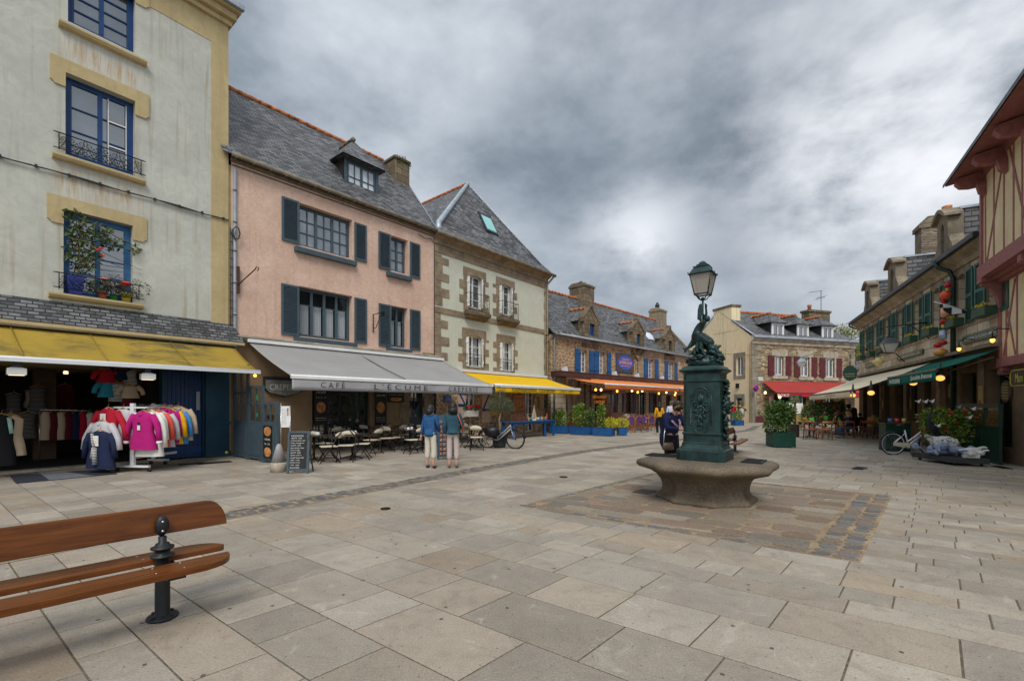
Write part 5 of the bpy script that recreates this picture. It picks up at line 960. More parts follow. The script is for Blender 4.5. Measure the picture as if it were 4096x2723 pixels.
aw4=awning(F,.6,10.0,.68,3.25,3.42,2.74,.26,m_fo,m_wbar,m_orv,.02,None,[.04,.5,.97],barr=.04,folds=9); awning(F,10.15,19.9,.68,3.25,3.42,2.74,.26,m_fo,m_wbar,m_orv,.02,None,[.04,.5,.97],barr=.04,folds=9)
# glazed wooden terrace box
def glazed(F,u0,n0,u1,n1,z1,k,nm='glazed_screen'):
    A=Vector((u0,-n0)); B=Vector((u1,-n1)); d_=B-A; l=d_.length; M=T(A.x,A.y,0,math.atan2(d_.y,d_.x)); m_=MB(); m_.box(0,l,-.03,.03,0,1.0,0,M); m_.box(0,l,-.05,.05,z1-.14,z1,0,M); m_.box(0,l,-.045,.045,1.0,1.08,0,M)
    for i in range(k+1): x=l*i/k; m_.box(x-.05,x+.05,-.045,.045,1.08,z1-.14,0,M)
    for i in range(k): x=l*i/k; m_.box(x+.12,x+l/k-.12,-.04,-.03,.15,.88,0,M)
    s=m_.build(nm,m_bwood,F.r); g_=MB(); g_.quad(*[M@Vector(p) for p in ((0,0,1.08),(l,0,1.08),(l,0,z1-.14),(0,0,z1-.14))]); g_.build('pane',m_glc,s,fix=False); return s
g1=glazed(F,0.05,1.2,2.4,1.2,3.2,4); g2=glazed(F,2.4,1.2,2.4,2.7,2.38,1); g3=glazed(F,2.4,2.7,3.8,2.7,2.38,2)
m_=MB(); m_.box(2.32,3.9,-2.8,-1.1,2.38,2.46); m_.build('box_roof',m_bwood,g3)
M=T(2.38,-1.3,0,rad(-90));
for (s,z) in (('RESTAURANT',1.95),('CREPERIE',1.66)):
    t_=text(s,1.0 if s[0]=='R' else .8,.17,T(2.33,-1.42 if s[0]=='R' else -1.52,z)@Matrix.Rotation(rad(-90),4,'Z'),m_orl,'lettering',g2,bold=.01,shear=.25)
m_=MB(); m_.box(2.335,2.35,-2.4,-1.5,1.6,1.88); m_.build('sign_plate',m_red,g2)
# ================================================================ house 5: small stone house with red shutters
F=Fac((20.75,38.9),(.957,.291),'red_shutter_house','small stone house with oxblood shutters, cream gable and a red shop awning'); R=F.r; F5=F; L5=12; zE=7.15
w5=[F.R(3099,3133,1424,1500),F.R(3202,3237,1428,1505),F.R(3303,3337,1432,1508)]
m_=MB(); wall(m_,0,L5,3.4,zE,w5,.25); m_.quad((L5,0,0),(L5,8,0),(L5,8,zE),(L5,0,zE)); m_.build('wall',m_rub5,R)
m_=MB(); m_.box(-.02,L5+.05,-.1,0,zE-.32,zE); m_.box(-.05,L5+.12,-.22,0,zE,zE+.18); m_.build('stone_cornice',m_quoinl,R)
m_=MB(); m_.box(-.1,L5+.3,-.42,-.0,zE+.18,zE+.4); m_.build('gutter',m_zinc,R,bevel=.03)
z=0;i=0;m_=MB();mq=MB()
while z<zE-.35: h_=random.uniform(.3,.42); m_.box(-.03,.5+(.4 if i%2 else 0),-.035,.05,z,z+h_-.015); mq.box(L5-.45-(.3 if i%2 else 0),L5+.03,-.035,.05,z,z+h_-.015); z+=h_;i+=1
m_.build('quoin',granite('grey_quoins',(.3,.26,.19),.2,30,False,.9,.5),R); mq.build('quoin',bpy.data.materials['grey_quoins'],R)
for (a,b,c,d) in w5:
    m_=MB(); m_.box(a-.35,b+.45,-.05,.02,d,d+.55); m_.box(a-.3,b+.4,-.1,.02,c-.32,c-.05); m_.box(b,b+.3,-.04,.02,c-.05,d); m_.box(a-.25,a,-.04,.02,c-.05,d); m_.build('window_surround',m_quoinl,R); window(F,a,b,c,d,.14,2,1,1,m_white,m_gl,.06,.03)
    shutter(F,a-.8,a-.12,c-.02,d+.03,m_red,False,y=-.06,z=True); shutter(F,b+.2,b+.86,c-.02,d+.03,m_red,False,y=-.06,z=True)
# gable side (facing the street), chimney
rt,rz_=4.0,10.45; m_=MB(); zE2=zE+.3
gw=(1.75,2.95,5.0,7.15);
def gab(m_,x,ops):
    sub=MB(); wall(sub,0,8,0,zE2,ops,.3);
    for v,f in ((sub.v,sub.f),): m_.add([(x+p[1],p[0],p[2]) for p in v],f)
g1z=(ZA(1505,41.5),ZA(1432,41.5)); t0_,t1_=1.98,3.0
def tg(px): # position along the gable seen at px
    a=(px-CX)/FL; return (a*38.9-20.75)/(-.291-a*.957)
a,b=sorted((tg(2945),tg(2972))); a2,b2=sorted((tg(2946),tg(2970)))
gab(m_,-.012,[(a,b,g1z[0],g1z[1]),(a2,b2,0,2.15)]); m_.add([(-.012,0,zE2),(-.012,8,zE2),(-.012,rt,rz_)],[(0,1,2)]); m_.build('gable_wall',m_cream,R)
m_=MB();
for (p,q,r_,s) in ((a-.28,a,g1z[0]-.3,g1z[1]+.35),(b,b+.28,g1z[0]-.3,g1z[1]+.35),(a,b,g1z[1],g1z[1]+.35),(a,b,g1z[0]-.3,g1z[0]),(a2-.25,a2,0,2.5),(b2,b2+.25,0,2.5),(a2,b2,2.15,2.5)): m_.box(-.05,0,p,q,r_,s)
m_.build('window_surround',granite('gable_granite',(.28,.255,.21),.15,30),R)
m_=MB(); c,d=g1z; m_.box(.1,.16,a,b,c,c+.08); m_.box(.1,.16,a,b,d-.08,d); m_.box(.1,.16,a,a+.08,c+.08,d-.08); m_.box(.1,.16,b-.08,b,c+.08,d-.08); m_.box(.1,.16,(a+b)/2-.06,(a+b)/2+.06,c+.08,d-.08); w_=m_.build('window',m_white,R); m_=MB(); m_.quad((.15,a,c),(.15,b,c),(.15,b,d),(.15,a,d)); m_.build('pane',m_gl,w_,fix=False)
m_=MB(); m_.box(.1,.16,a2,b2,0,2.15); m_.build('door',m_dpipe,R)
m_=MB(); y=(a+b)/2+.15; m_.box(-.2,-.02,y-.12,y+.12,3.05,3.45); m_.build('wall_lantern',m_iron,R)
m_=MB(); m_.tube([(-.25,-.3,zE+.15),(-.1,.12,zE-.3),(-.07,.15,0)],.055,8); m_.build('downpipe',plain('cream_pipe',(.5,.42,.28)),R)
m_=MB(); m_.box(-.35,-.02,.6,1.5,0,.45); m_.build('stone_step',m_quoinl,R)
m_=MB(); m_.add([(-.05,-.3,zE2+.02),(L5+.2,-.3,zE2+.02),(L5+.2,8.3,zE2),(-.05,8.3,zE2),(-.05,rt,rz_),(L5-2.4,rt,rz_)],[(0,1,5,4),(1,2,5),(2,3,4,5)]); rf=m_.build('roof',m_slate4,R)
m_=MB(); m_.tube([(-.03,-.3,zE2+.06),(-.03,2.3,zE2+.06+(rz_-zE2)*.6)],.07,6); m_.tube([(-.03,4.6,zE2+(rz_-zE2)*.87),(-.03,8.3,zE2)],.07,6); m_.build('verge',m_zinc,rf)
m_=MB(); ridge(m_,(1,rt,rz_+.02),(L5-2.4,rt,rz_+.02),.13,.38); m_.build('ridge_tile',m_ridge,rf)
m_=MB(); m_.box(-.03,.95,2.3,4.6,8.3,10.5); m_.add([(-.03,2.3,8.3),(.95,2.3,8.3),(.95,1.4,8.3),(-.03,1.4,8.3)],[(0,1,2,3)]); ch=m_.build('chimney',m_cream,R); m_=MB(); m_.box(-.1,1.02,2.22,4.68,10.5,10.72); m_.build('chimney_cap',m_quoind,ch,bevel=.03)
ua,ub2=F.U(3228,-3.5),F.U(3318,-3.5); m_=MB(); m_.box(ua+.3,ub2+.1,3.5,4.4,9,10.9); m_.box(ua+.2,ub2+.2,3.4,4.5,10.9,11.15); ch=m_.build('chimney',m_quoind,R,bevel=.05); m_=MB(); m_.lathe([(.2,0),(.15,.3),(.19,.35),(.2,.55)],c=(ua+.8,3.9,11.15),n=10); m_.build('chimney_pot',m_terra,ch)
# aerial
m_=MB(); x=F.U(3284,-3.9); m_.tube([(x,3.9,11),(x,3.9,13.3)],.03,5); m_.tube([(x-1.9,3.6,12.9),(x,3.9,13.25)],.02,4); m_.tube([(x-.9,3.7,12.35),(x+.8,4.1,12.75)],.02,4)
for i in range(8): q=i/7; p=(x-1.9*q,3.9-.3*q,13.25-.35*q); m_.tube([(p[0],p[1]-.2,p[2]-.02),(p[0],p[1]+.2,p[2]+.02)],.012,4)
for i in range(5): q=i/4; p=(x-.9+1.7*q,3.7+.4*q,12.35+.4*q); m_.tube([(p[0]-.03,p[1]-.3,p[2]+.15),(p[0]+.03,p[1]+.3,p[2]-.15)],.012,4)
m_.build('aerial',m_dpipe,R)
# three hipped dormers
for (p0,p1,pt_,pb) in ((3087,3135,1288,1349),(3189,3234,1295,1353),(3288,3332,1301,1358)):
    a,b,c,d=F.R(p0,p1,pt_,pb,-.15); m_=MB(); m_.box(a,b,.15,.2,c,d); o=MB();
    f_=MB(); f_.box(a,a+.12,.12,.22,c,d); f_.box(b-.12,b,.12,.22,c,d); f_.box(a+.12,b-.12,.12,.22,c,c+.1); f_.box(a+.12,b-.12,.12,.22,d-.12,d); dm=f_.build('dormer',m_white,R)
    w_=window(F,a+.12,b-.12,c+.1,d-.12,.16,2,1,1,m_white,m_gl,.04,.03); w_.parent=dm
    k=MB(); k.add([(a,.22,c-.05),(a,.22,d),(a,(d-zE2)/.775-.3,d),(b,.22,c-.05),(b,.22,d),(b,(d-zE2)/.775-.3,d)],[(0,1,2),(3,5,4)]); k.build('cheek',m_dor,dm,fix=False)
    k=MB(); o=.3; cc=(a+b)/2; zt=d+.95; k.add([(a-o,-.1,d-.03),(b+o,-.1,d-.03),(b+o,3.0,d+.05),(a-o,3.0,d+.05),(cc,1.0,zt),(cc,3.7,zt)],[(0,1,4),(1,2,5,4),(3,0,4,5)]); k.add([(a-o,-.1,d-.06),(b+o,-.1,d-.06),(b+o,3,d+.02),(a-o,3,d+.02)],[(0,3,2,1)]); k.build('dormer_roof',m_slate4,dm)
    k=MB(); ridge(k,(cc,.95,zt+.03),(cc,3.7,zt+.03),.12,.36); k.build('dormer_ridge',m_ridge,dm)
ops=[(F.U(3096),F.U(3185),0,2.5,.6),(F.U(3190),F.U(3225),.0,2.4),(F.U(3250),F.U(3290),.5,2.3),(F.U(3303),F.U(3334),0,2.5)]
m_=MB(); wall(m_,0,L5,0,3.4,ops,.3,.0); m_.build('ground_floor_wall',m_rub5,R)
for o in ops[1:]: window(F,*o[:4],.15,2,2,1,m_red,m_gl,.06,.03)
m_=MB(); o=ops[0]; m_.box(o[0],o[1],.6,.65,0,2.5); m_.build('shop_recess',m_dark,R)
aw5=awning(F,1.0,L5+.6,.12,3.62,1.6,2.55,.33,m_fr,m_red,plain('red_valance',(.4,.012,.02)),0,None,[.03,.95],barr=.04)
text('KOKO',F.U(3156,1.66)-F.U(3110,1.66),.22,T(F.U(3110,1.66),-1.69,2.24),m_wl,'lettering',aw5,bold=.02,sp=1.15)
m_=MB(); u=F.U(3033,.03); m_.box(u,u+.5,-.05,-.03,3.65,3.95); pl_=m_.build('street_plate',m_white,R); text('RUE VAUBAN',.4,.1,T(u+.05,-.055,3.75),m_bf,'lettering',pl_)
# no parking disc on its pole
x,y=20.78,38.45; sgn=thing('road_sign','round red and blue no parking sign at the stone corner','road sign',(x,y,0),F.a); m_=MB(); m_.tube([(0,0,0),(0,0,3.3)],.04,8); m_.build('pole',m_pipe,sgn)
m_=MB(); m_.lathe([(.31,0),(.31,.02)],n=24,M=T(0,-.05,2.98,0,rad(90))); dc=m_.build('disc',plain('sign_red',(.6,.02,.03),.4),sgn); m_=MB(); m_.lathe([(.235,.02),(.235,.028)],n=24,M=T(0,-.05,2.98,0,rad(90))); m_.build('blue_field',plain('sign_royal_blue',(.01,.03,.35),.4),dc); m_=MB(); m_.box(-.03,.03,-.085,-.08,-.25,.25,0,T(0,0,2.98,0,0,rad(-45))); m_.build('diagonal_bar',bpy.data.materials['sign_red'],dc)
# slate house glimpsed behind
bh=thing('background_house','grey slate roofed house glimpsed behind the red shuttered one','building',(37,50,0),.29); m_=MB(); m_.box(-3,6,0,7,0,5.6); m_.build('wall',m_tan,bh); m_=MB(); m_.add([(-3.3,-.3,5.5),(6.3,-.3,5.5),(6.3,3.5,9.3),(-3.3,3.5,9.3),(-3.3,7.3,5.5),(6.3,7.3,5.5)],[(0,1,2,3),(3,2,5,4)]); m_.build('roof',m_slate4,bh)
# ================================================================ house 6: long ashlar house on the right
F=Fac((20.9,27.1),(-.448,-.894),'green_shutter_house','long granite house on the right with green louvred shutters and arched stone dormers'); R=F.r; F6=F; L6=17.6; L6r=16.08; zE=6.15
W6=[(1.64+2.05*k-.36,1.64+2.05*k+.36,4.22,5.85) for k in range(8)]
m_=MB(); wall(m_,0,L6,3.2,zE,W6,.3); m_.quad((0,0,0),(0,8,0),(0,8,zE),(0,0,zE)); m_.quad((L6,0,0),(L6,8,0),(L6,8,zE),(L6,0,zE)); m_.build('wall',m_ash6,R)
m_=MB(); m_.prism([(0,zE-.1),(-.08,zE-.1),(-.1,zE+.05),(-.2,zE+.12),(-.34,zE+.2),(-.36,zE+.32),(.1,zE+.32),(.1,zE-.1)],-.1,L6r,'x'); m_.build('stone_cornice',m_quoinl if 0 else granite('cornice_granite',(.38,.31,.21),.2,30,False,.9,.5),R)
m_=MB(); m_.box(-.15,L6r,-.5,-.36,zE+.26,zE+.42); m_.tube([(-.2,-.46,zE+.34),(-.3,-.4,zE+.2),(-.16,-.1,zE)],.05,6); m_.build('gutter',m_dpipe,R,bevel=.02)
m_boxg=plain('flower_box_green',(.03,.08,.045)); m_gsh=plain('sea_green_paint',(.022,.105,.085),.45,0,.2,4); m_yfl=leafmat('yellow_bloom',(.75,.4,.0),(.85,.55,.01),(.9,.65,.03))
for k,(a,b,c,d) in enumerate(W6):
    m_=MB(); ar=[(a,d-.14)]+[(a+(b-a)*q/8,d-.14+.14*math.sin(PI*q/8)) for q in range(9)]+[(b,d-.14)]
    m_.prism([(a-.2,d-.14)]+ar+[(b+.2,d-.14),(b+.2,d+.2),(a-.2,d+.2)],-.03,.02,'y'); m_.box(a-.16,a,-.03,.02,c,d-.14); m_.box(b,b+.16,-.03,.02,c,d-.14); m_.build('window_surround',granite('window_granite',(.3,.245,.17),.2,30,False,.9,.4) if k==0 else bpy.data.materials['window_granite'],R)
    window(F,a,b,c,d,.2,2,3,1,m_white,m_gl,.05,.03)
    shutter(F,a-.58,a-.03,c-.06,d,m_gsh,2,y=-.04,ang=rad(4),hinge=1); shutter(F,b+.04,b+.62,c-.06,d,m_gsh,2,y=-.04,ang=rad(-4),hinge=0)
    m_=MB(); m_.box(a-.05,b+.05,-.36,-.1,c-.1,c+.14); fb=m_.build('flower_box',m_boxg,R); m_=MB()
    for i in range(9):
        if random.random()<.9: clump(m_,(a+(b-a)*(i+.5)/9,-.26,c+.2),(.07,.1,.06),9,.07)
    m_.build('flower',m_yfl,fb,fix=False)
# roof, dormers
rt,rz_=3.2,9.75; m_=MB(); m_.add([(-.15,-.38,zE+.36),(L6r,-.38,zE+.36),(L6r,rt,rz_),(3.0,rt,rz_),(-.15,7,zE+.36),(L6r,7,zE+.36)],[(0,1,2,3),(0,3,4),(3,2,5,4)]); m_.build('roof',m_slate5,R)
for k,(pa,pb,pt) in enumerate(((3469,3491,1140),(3564,3595,1052),(3766,3809,866))):
    a,b=F.U(pa),F.U(pb); zt=8.25; zb=zE+.45; cc=(a+b)/2; y0=-.12; dp=.42; m_=MB(); wa,wb=a+.3,b-.3
    m_.prism([(a,zb),(wa,zb),(wa,zt-.55)]+[(wa+(wb-wa)*q/6,zt-.55+.2*math.sin(PI*q/6)) for q in range(1,6)]+[(wb,zt-.55),(wb,zb),(b,zb),(b,zt-.22)]+[(b-(b-a)*q/8,zt-.22+.25*math.sin(PI*q/8)) for q in range(1,8)]+[(a,zt-.22)],y0,y0+dp,'y')
    for e,s in ((a,-1),(b,1)): m_.prism([(e,zb),(e+s*.3,zb+.06),(e+s*.34,zb+.3),(e+s*.22,zb+.5),(e+s*.1,zb+.62),(e,zb+.8)],y0+.02,y0+.42,'y')
    m_.prism([(a-.14,zt-.24),(a-.14,zt-.14)]+[(a-.14+(b-a+.28)*q/10,zt-.14+.3*math.sin(PI*q/10)) for q in range(1,10)]+[(b+.14,zt-.14),(b+.14,zt-.24)]+[(b-(b-a)*q/8,zt-.22+.25*math.sin(PI*q/8)) for q in range(1,8)],y0-.14,y0+dp-.05,'y')
    dm=m_.build('dormer',granite('dormer_granite',(.26,.215,.15),.25,26,False,.95,.7) if k==0 else bpy.data.materials['dormer_granite'],R,bevel=.01)
    m_=MB(); m_.box(wa,wb,y0+.25,y0+.3,zb,zt-.3); m_.build('window',m_gl,dm)
    m_=MB(); te=(zt-.05-zE-.36)/(rz_-zE-.36)*(rt+.38)-.38; m_.box(a+.03,b-.03,y0+dp,te+.1,zb-.2,zt-.03); m_.build('cheek',m_slate5,dm)
    m_=MB(); m_.box(a-.02,b+.02,y0+dp-.1,te+.3,zt-.03,zt+.05); m_.build('zinc_top',m_zinc,dm)
m_=MB(); m_.box(.9,1.9,2.35,4.6,8.2,11.1); m_.prism([(2.25,11.1),(2.25,11.35),(2.6,11.7),(4.4,11.7),(4.7,11.35),(4.7,11.1)],.85,1.95,'x'); ch=m_.build('chimney',m_rub6,R); m_=MB(); m_.lathe([(.22,0),(.22,.55)],c=(1.4,3.55,11.7),n=12); m_.build('chimney_pot',m_ridge,ch)
# dark swan-neck pipe
u=F.U(3797,.2); m_=MB(); m_.tube([(u-.25,-.5,zE+.35),(u-.2,-.42,zE+.1),(u,-.2,zE-.1),(u+.05,-.12,zE-.35),(u+.05,-.12,0)],.07,8); m_.build('downpipe',m_greend,R)
# ground floor, canopy line, awnings
ops=[(1.0,1.9,0,2.5),(3.0,4.3,.8,2.6),(5.2,6.1,0,2.6),(6.9,8.1,.9,2.6),(8.6,9.8,.9,2.6),(10.4,11.3,0,2.6),(12.6,13.2,.0,2.6),(13.9,14.9,.4,2.6),(15.6,16.9,.4,2.6)]
m_=MB(); wall(m_,0,L6,0,3.2,ops,.35,.0); m_.build('ground_floor_wall',plaster('shaded_granite',(.2,.14,.085),(.13,.09,.055),.3,(.07,.05,.03),0,2),R)  # shade under the awnings is put into this wall's dark colour
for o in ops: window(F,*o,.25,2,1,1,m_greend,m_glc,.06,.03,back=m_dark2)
for i,(u,n) in enumerate(((4.6,.05),(8.35,.05),(12.0,.06),(13.55,.06),(15.2,.06))): m_=MB(); m_.box(u-.16,u+.16,-.03,.01,.0,3.0); m_.build('stone_pilaster',bpy.data.materials['window_granite'],R)
m_=MB(); m_.box(0,16.5,-.3,0,3.2,3.3); m_.build('lead_ledge',m_gut,R)
awc=awning(F,.0,11.9,.2,3.12,2.5,2.15,.27,m_fc,plain('dark_rail',(.06,.03,.02)),m_fc,0,None,[.05,.5,.97],barr=.025)
text('La Maison du Kouign Amann',2.6,.1,T(6.0,-2.55,1.96),m_green,'lettering',awc)
awg=awning(F,12.0,16.6,.15,3.12,1.45,2.6,.3,m_fgr,m_gut,m_fgr,0,None,[.05,.95],barr=.025)
text('PATISSERIE',F.U(3599,1.5)-F.U(3558,1.5),.15,T(F.U(3558,1.5),-1.5,2.34),m_wl,'lettering',awg,bold=.015); text('Spécialités Bretonnes',F.U(3728,1.5)-F.U(3641,1.5),.19,T(F.U(3641,1.5),-1.5,2.33),m_wl,'lettering',awg,bold=.01,shear=.3)
def board(F,px0,px1,p0,p1,body,nm='shop_sign',mt=m_green):
    a,b=F.U(px0,.06),F.U(px1,.06); d=F.Z(px0,p0,.06); c=F.Z(px0,p1,.06); m_=MB(); m_.prism([(a+.06,c),(b-.06,c),(b,c+.06),(b,d-.06),(b-.06,d),(a+.06,d),(a,d-.06),(a,c+.06)],-.07,-.03,'y'); s=m_.build(nm,mt,F.r)
    m_=MB(); e=.03
    for (p,q,r_,t_) in ((a+e,b-e,c+e,c+e+.012),(a+e,b-e,d-e-.012,d-e),(a+e,a+e+.012,c+e+.012,d-e-.012),(b-e-.012,b-e,c+e+.012,d-e-.012)): m_.box(p,q,-.075,-.07,r_,t_)
    m_.build('sign_line',m_gold,s); text(body,(b-a)*.84,(d-c)*.42,T(a+(b-a)*.08,-.076,c+(d-c)*.28),m_wl,'lettering',s,bold=.012); return s
board(F,3849,4001,1346,1379,'LA MAISON DU KOUIGN AMANN'); board(F,3588,3690,1425,1443,'PATISSERIE BRETONNE CAFE'); board(F,3462,3507,1456,1473,'GLACES ET SALON DE THE')
for px,pz in ((3836,1395),(3970,1360)):
    u=F.U(px,.4); z=F.Z(px,pz,.4); m_=MB(); m_.tube([(u+.1,-.07,z+.25),(u+.06,-.3,z+.3),(u,-.4,z+.22),(u,-.4,z+.1)],.014,6); m_.lathe([(.03,.1),(.06,.05),(.075,.03)],c=(u,-.4,z),n=10); l_=m_.build('wall_light',m_iron,R); m_=MB(); m_.ball((u,-.4,z),(.05,.05,.07)); m_.build('bulb',m_bulb,l_)
# hanging bracket lanterns
def lantern(F,px,py,n,s,arm,label,z=None,d_=1):
    u=F.U(px,n); z=F.Z(px,py,n); p=F.W(u,n,z); r=thing('street_lantern',label,'lantern',p,F.a); m_=MB()
    m_.add([(-.17*s,-.17*s,-.2*s),(.17*s,-.17*s,-.2*s),(.17*s,.17*s,-.2*s),(-.17*s,.17*s,-.2*s),(-.3*s,-.3*s,.15*s),(.3*s,-.3*s,.15*s),(.3*s,.3*s,.15*s),(-.3*s,.3*s,.15*s)],[(0,3,2,1),(0,1,5,4),(1,2,6,5),(2,3,7,6),(3,0,4,7)]); m_.build('glass',plain('milky_glass',(.5,.47,.42),.2) if not bpy.data.materials.get('milky_glass') else bpy.data.materials['milky_glass'],r)
    m_=MB(); m_.add([(-.33*s,-.33*s,.15*s),(.33*s,-.33*s,.15*s),(.33*s,.33*s,.15*s),(-.33*s,.33*s,.15*s),(-.12*s,-.12*s,.42*s),(.12*s,-.12*s,.42*s),(.12*s,.12*s,.42*s),(-.12*s,.12*s,.42*s)],[(0,3,2,1),(4,5,6,7),(0,1,5,4),(1,2,6,5),(2,3,7,6),(3,0,4,7)]); m_.box(-.1*s,.1*s,-.1*s,.1*s,.42*s,.5*s)
    for x in (-1,1):
        for y in (-1,1): m_.tube([(x*.17*s,y*.17*s,-.22*s),(x*.3*s,y*.3*s,.15*s)],.016*s,4)
    m_.build('cap',m_pipe if arm==0 else m_dpipe,r); m_=MB()
    if arm: m_.tube([(0,0,.5*s),(0,0,1.0*s)],.02,5); m_.tube([(-.4*s,0,1.0*s),(.1,n,1.02*s)],.025,5); m_.tube([(0,n,.3*s),(0,n*.5,1.0*s)],.02,5)
    else: m_.tube([(-8,-6,1.8),(0,0,.5*s),(7,4,1.6)],.012,4)
    m_.build('bracket' if arm else 'wire',m_iron,r); return r
lantern(F6,3557,1388,1.2,.85,1,'large pale glass lantern on an iron arm before the green shutters')
lantern(F6,3206,1456,3.0,.8,0,'grey lantern slung on a wire in front of the red shuttered house')
# string of fishing floats
m_fr=plain('float_red',(.45,.015,.02),.35); m_fo_=plain('float_orange',(.75,.1,.03),.4); m_fye=plain('float_yellow',(.8,.5,.03),.4); m_fpk=plain('float_salmon',(.75,.35,.2),.5); m_fbw=plain('float_blue_white',(.4,.45,.55),.5,0,.6,9)
lst=[(3793,1140,14,10,m_fr,'crimson float topmost of the string'),(3789,1157,6,6,m_fye,'small yellow float under the topmost red one'),(3782,1180,18,18,m_fo_,'large scarlet orange round float'),(3773,1207,13,10,m_fr,'dark red float above the flag'),(3779,1250,13,20,m_fpk,'salmon cylindrical float below the flag'),(3775,1285,13,11,m_fr,'crimson float under the salmon one'),(3774,1305,8,8,m_fye,'small yellow float in the lower half of the string'),(3772,1339,12,19,m_fbw,'blue and white mottled cylindrical float'),(3772,1371,14,10,m_fr,'red float under the mottled one'),(3751,1381,14,10,m_fr,'red float hanging leftmost at the bottom'),(3762,1409,23,16,plain('float_amber',(.65,.3,.07),.3),'big amber float in a rope net, lowest of all')]
for (px,py,rx,rz2,mt,lb) in lst:
    n=.35; u=F6.U(px,n); Y=F6.Y(u,n); z=ZA(py,Y); k=Y/FL; m_=MB()
    if rz2>rx: m_.lathe([(rx*k*.5,-rz2*k),(rx*k,-rz2*k*.8),(rx*k,rz2*k*.8),(rx*k*.5,rz2*k)],n=12)
    else: m_.ball((0,0,0),(rx*k,rx*k,rz2*k),0,12);
    m_.tube([(0,0,rz2*k),(0,.1,rz2*k+.1)],.008,4); tag(m_.build('fishing_float',mt,loc=F6.W(u,n,z),rot=F6.a),lb,'fishing float','fishing floats strung on the drain pipe')
# small striped flag
u=F6.U(3735,.9); p=F6.W(u,.9,F6.Z(3735,1206,.9)); fl=thing('flag','small black and white chequered flag furled on a slanting pole','flag',p,F6.a); e=F6.W(F6.U(3868,.1),.1,F6.Z(3868,1243,.1)); q=Matrix.Rotation(-F6.a,3,'Z')@(Vector(e)-Vector(p)); m_=MB(); m_.tube([(0,0,0),tuple(q)],.018,6); m_.build('pole',m_white,fl)
fm,ft,fb_=base('flag_cloth',.8); ob=ft.new('ShaderNodeTexCoord').outputs['UV']; ck=ft.new('ShaderNodeTexChecker',{'Scale':4.5,'Color1':(.7,.7,.7,1),'Color2':(.02,.02,.02,1)}); ft.l.new(ob,ck.inputs[0]); ft.l.new(ck.outputs[0],fb_.inputs[0])
m_=MB(); m_.sheet(lambda a_,b_:tuple(q*(.15+.8*a_)+Vector((.02*math.sin(a_*9),.03*math.sin(a_*7+b_*3),-b_*(.1+.14*math.sin(a_*PI))))),20,4); m_.build('cloth',fm,fl,fix=False)
# green crab-shaped hanging sign at the far corner
p=F6.W(F6.U(3400,1.2),1.2,F6.Z(3400,1492,1.2)); hs=thing('hanging_sign','green scalloped hanging sign on a curly iron bracket at the far corner','hanging sign',p,F6.a+rad(70)); m_=MB(); pts=[(.3*math.cos(q*PI/14)*(1+.08*(q%2)),.4*math.sin(q*PI/14)*(1+.08*(q%2))) for q in range(28)]; m_.prism(pts,-.02,.02,'y'); m_.build('plate',m_green,hs)
text('LA MAISON',.4,.07,T(-.2,-.03,-.08),m_gold,'lettering',hs); text('KOUIGN AMANN',.4,.06,T(-.2,-.03,-.2),m_gold,'lettering',hs); m_=MB(); m_.tube([(0,0,.4),(0,0,1.0),(.3,0,1.2),(1.1,0,1.1)],.02,5); m_.tube([(-.3,0,1.3),(0,0,1.1),(.5,0,1.4),(.9,0,1.0),(1.1,0,.6)],.015,5); m_.build('bracket',m_iron,hs)
m_=MB(); u=F6.U(3513,.9); z=F6.Z(3513,1447,.9); m_.tube([(u+.1,0,z-.05),(u+.05,-.3,z+.35),(u,-.9,z+.42),(u,-.9,z+.25)],.02,6); l_=m_.build('wall_lamp',m_iron,F6.r); m_=MB(); m_.lathe([(.1,.2),(.12,.1),(.24,.06),(.24,-.02),(.12,-.1),(.1,-.18)],c=(u,-.9,z),n=12); m_.build('lamp_body',m_gold,l_)
# oval boards, spades and panels on the shaded wall
for (px,py,w,h,mt) in ((3800,1562,.24,.6,plain('slate_board',(.05,.035,.025))),(4018,1565,.26,.6,bpy.data.materials['slate_board'])):
    u=F6.U(px,.08); z=F6.Z(px,py,.08); m_=MB(); m_.prism([(u+w*math.cos(q*PI/10),z+h*.5*math.sin(q*PI/10)) for q in range(20)],-.07,-.03,'y'); o=m_.build('menu_board',mt,F6.r)
    for i in range(6): text(('Crêpes','Gâteaux','Cidre','Thés','Glaces','Cafés')[i],w*1.2,.05,T(u-w*.6,-.075,z+.17-i*.075),m_gold,'lettering',o)
u=F6.U(3916,.08); m_=MB(); m_.box(u-.1,u+.1,-.06,-.03,1.35,2.15); o=m_.build('yellow_panel',plain('panel_yellow',(.5,.38,.12)),F6.r); m_=MB(); m_.ball((u,-.062,1.65),(.05,.004,.09)); m_.build('picture',m_fr,o)
for (px) in (3618,3637,3687):
    u=F6.U(px,.1); m_=MB(); m_.box(u-.018,u+.018,-.06,-.03,1.7,2.6); m_.prism([(u+.09*math.cos(q*PI/8),1.62+.26*math.sin(q*PI/8)) for q in range(16)],-.07,-.04,'y'); m_.build('baker_peel',plain('peel_wood',(.22,.17,.1)) if not bpy.data.materials.get('peel_wood') else bpy.data.materials['peel_wood'],F6.r)
m_=MB(); u=F6.U(3530,.05); m_.ball((u,-.04,1.6),(.07,.03,.26)); m_.build('wall_plaque',bpy.data.materials['panel_yellow'],F6.r)
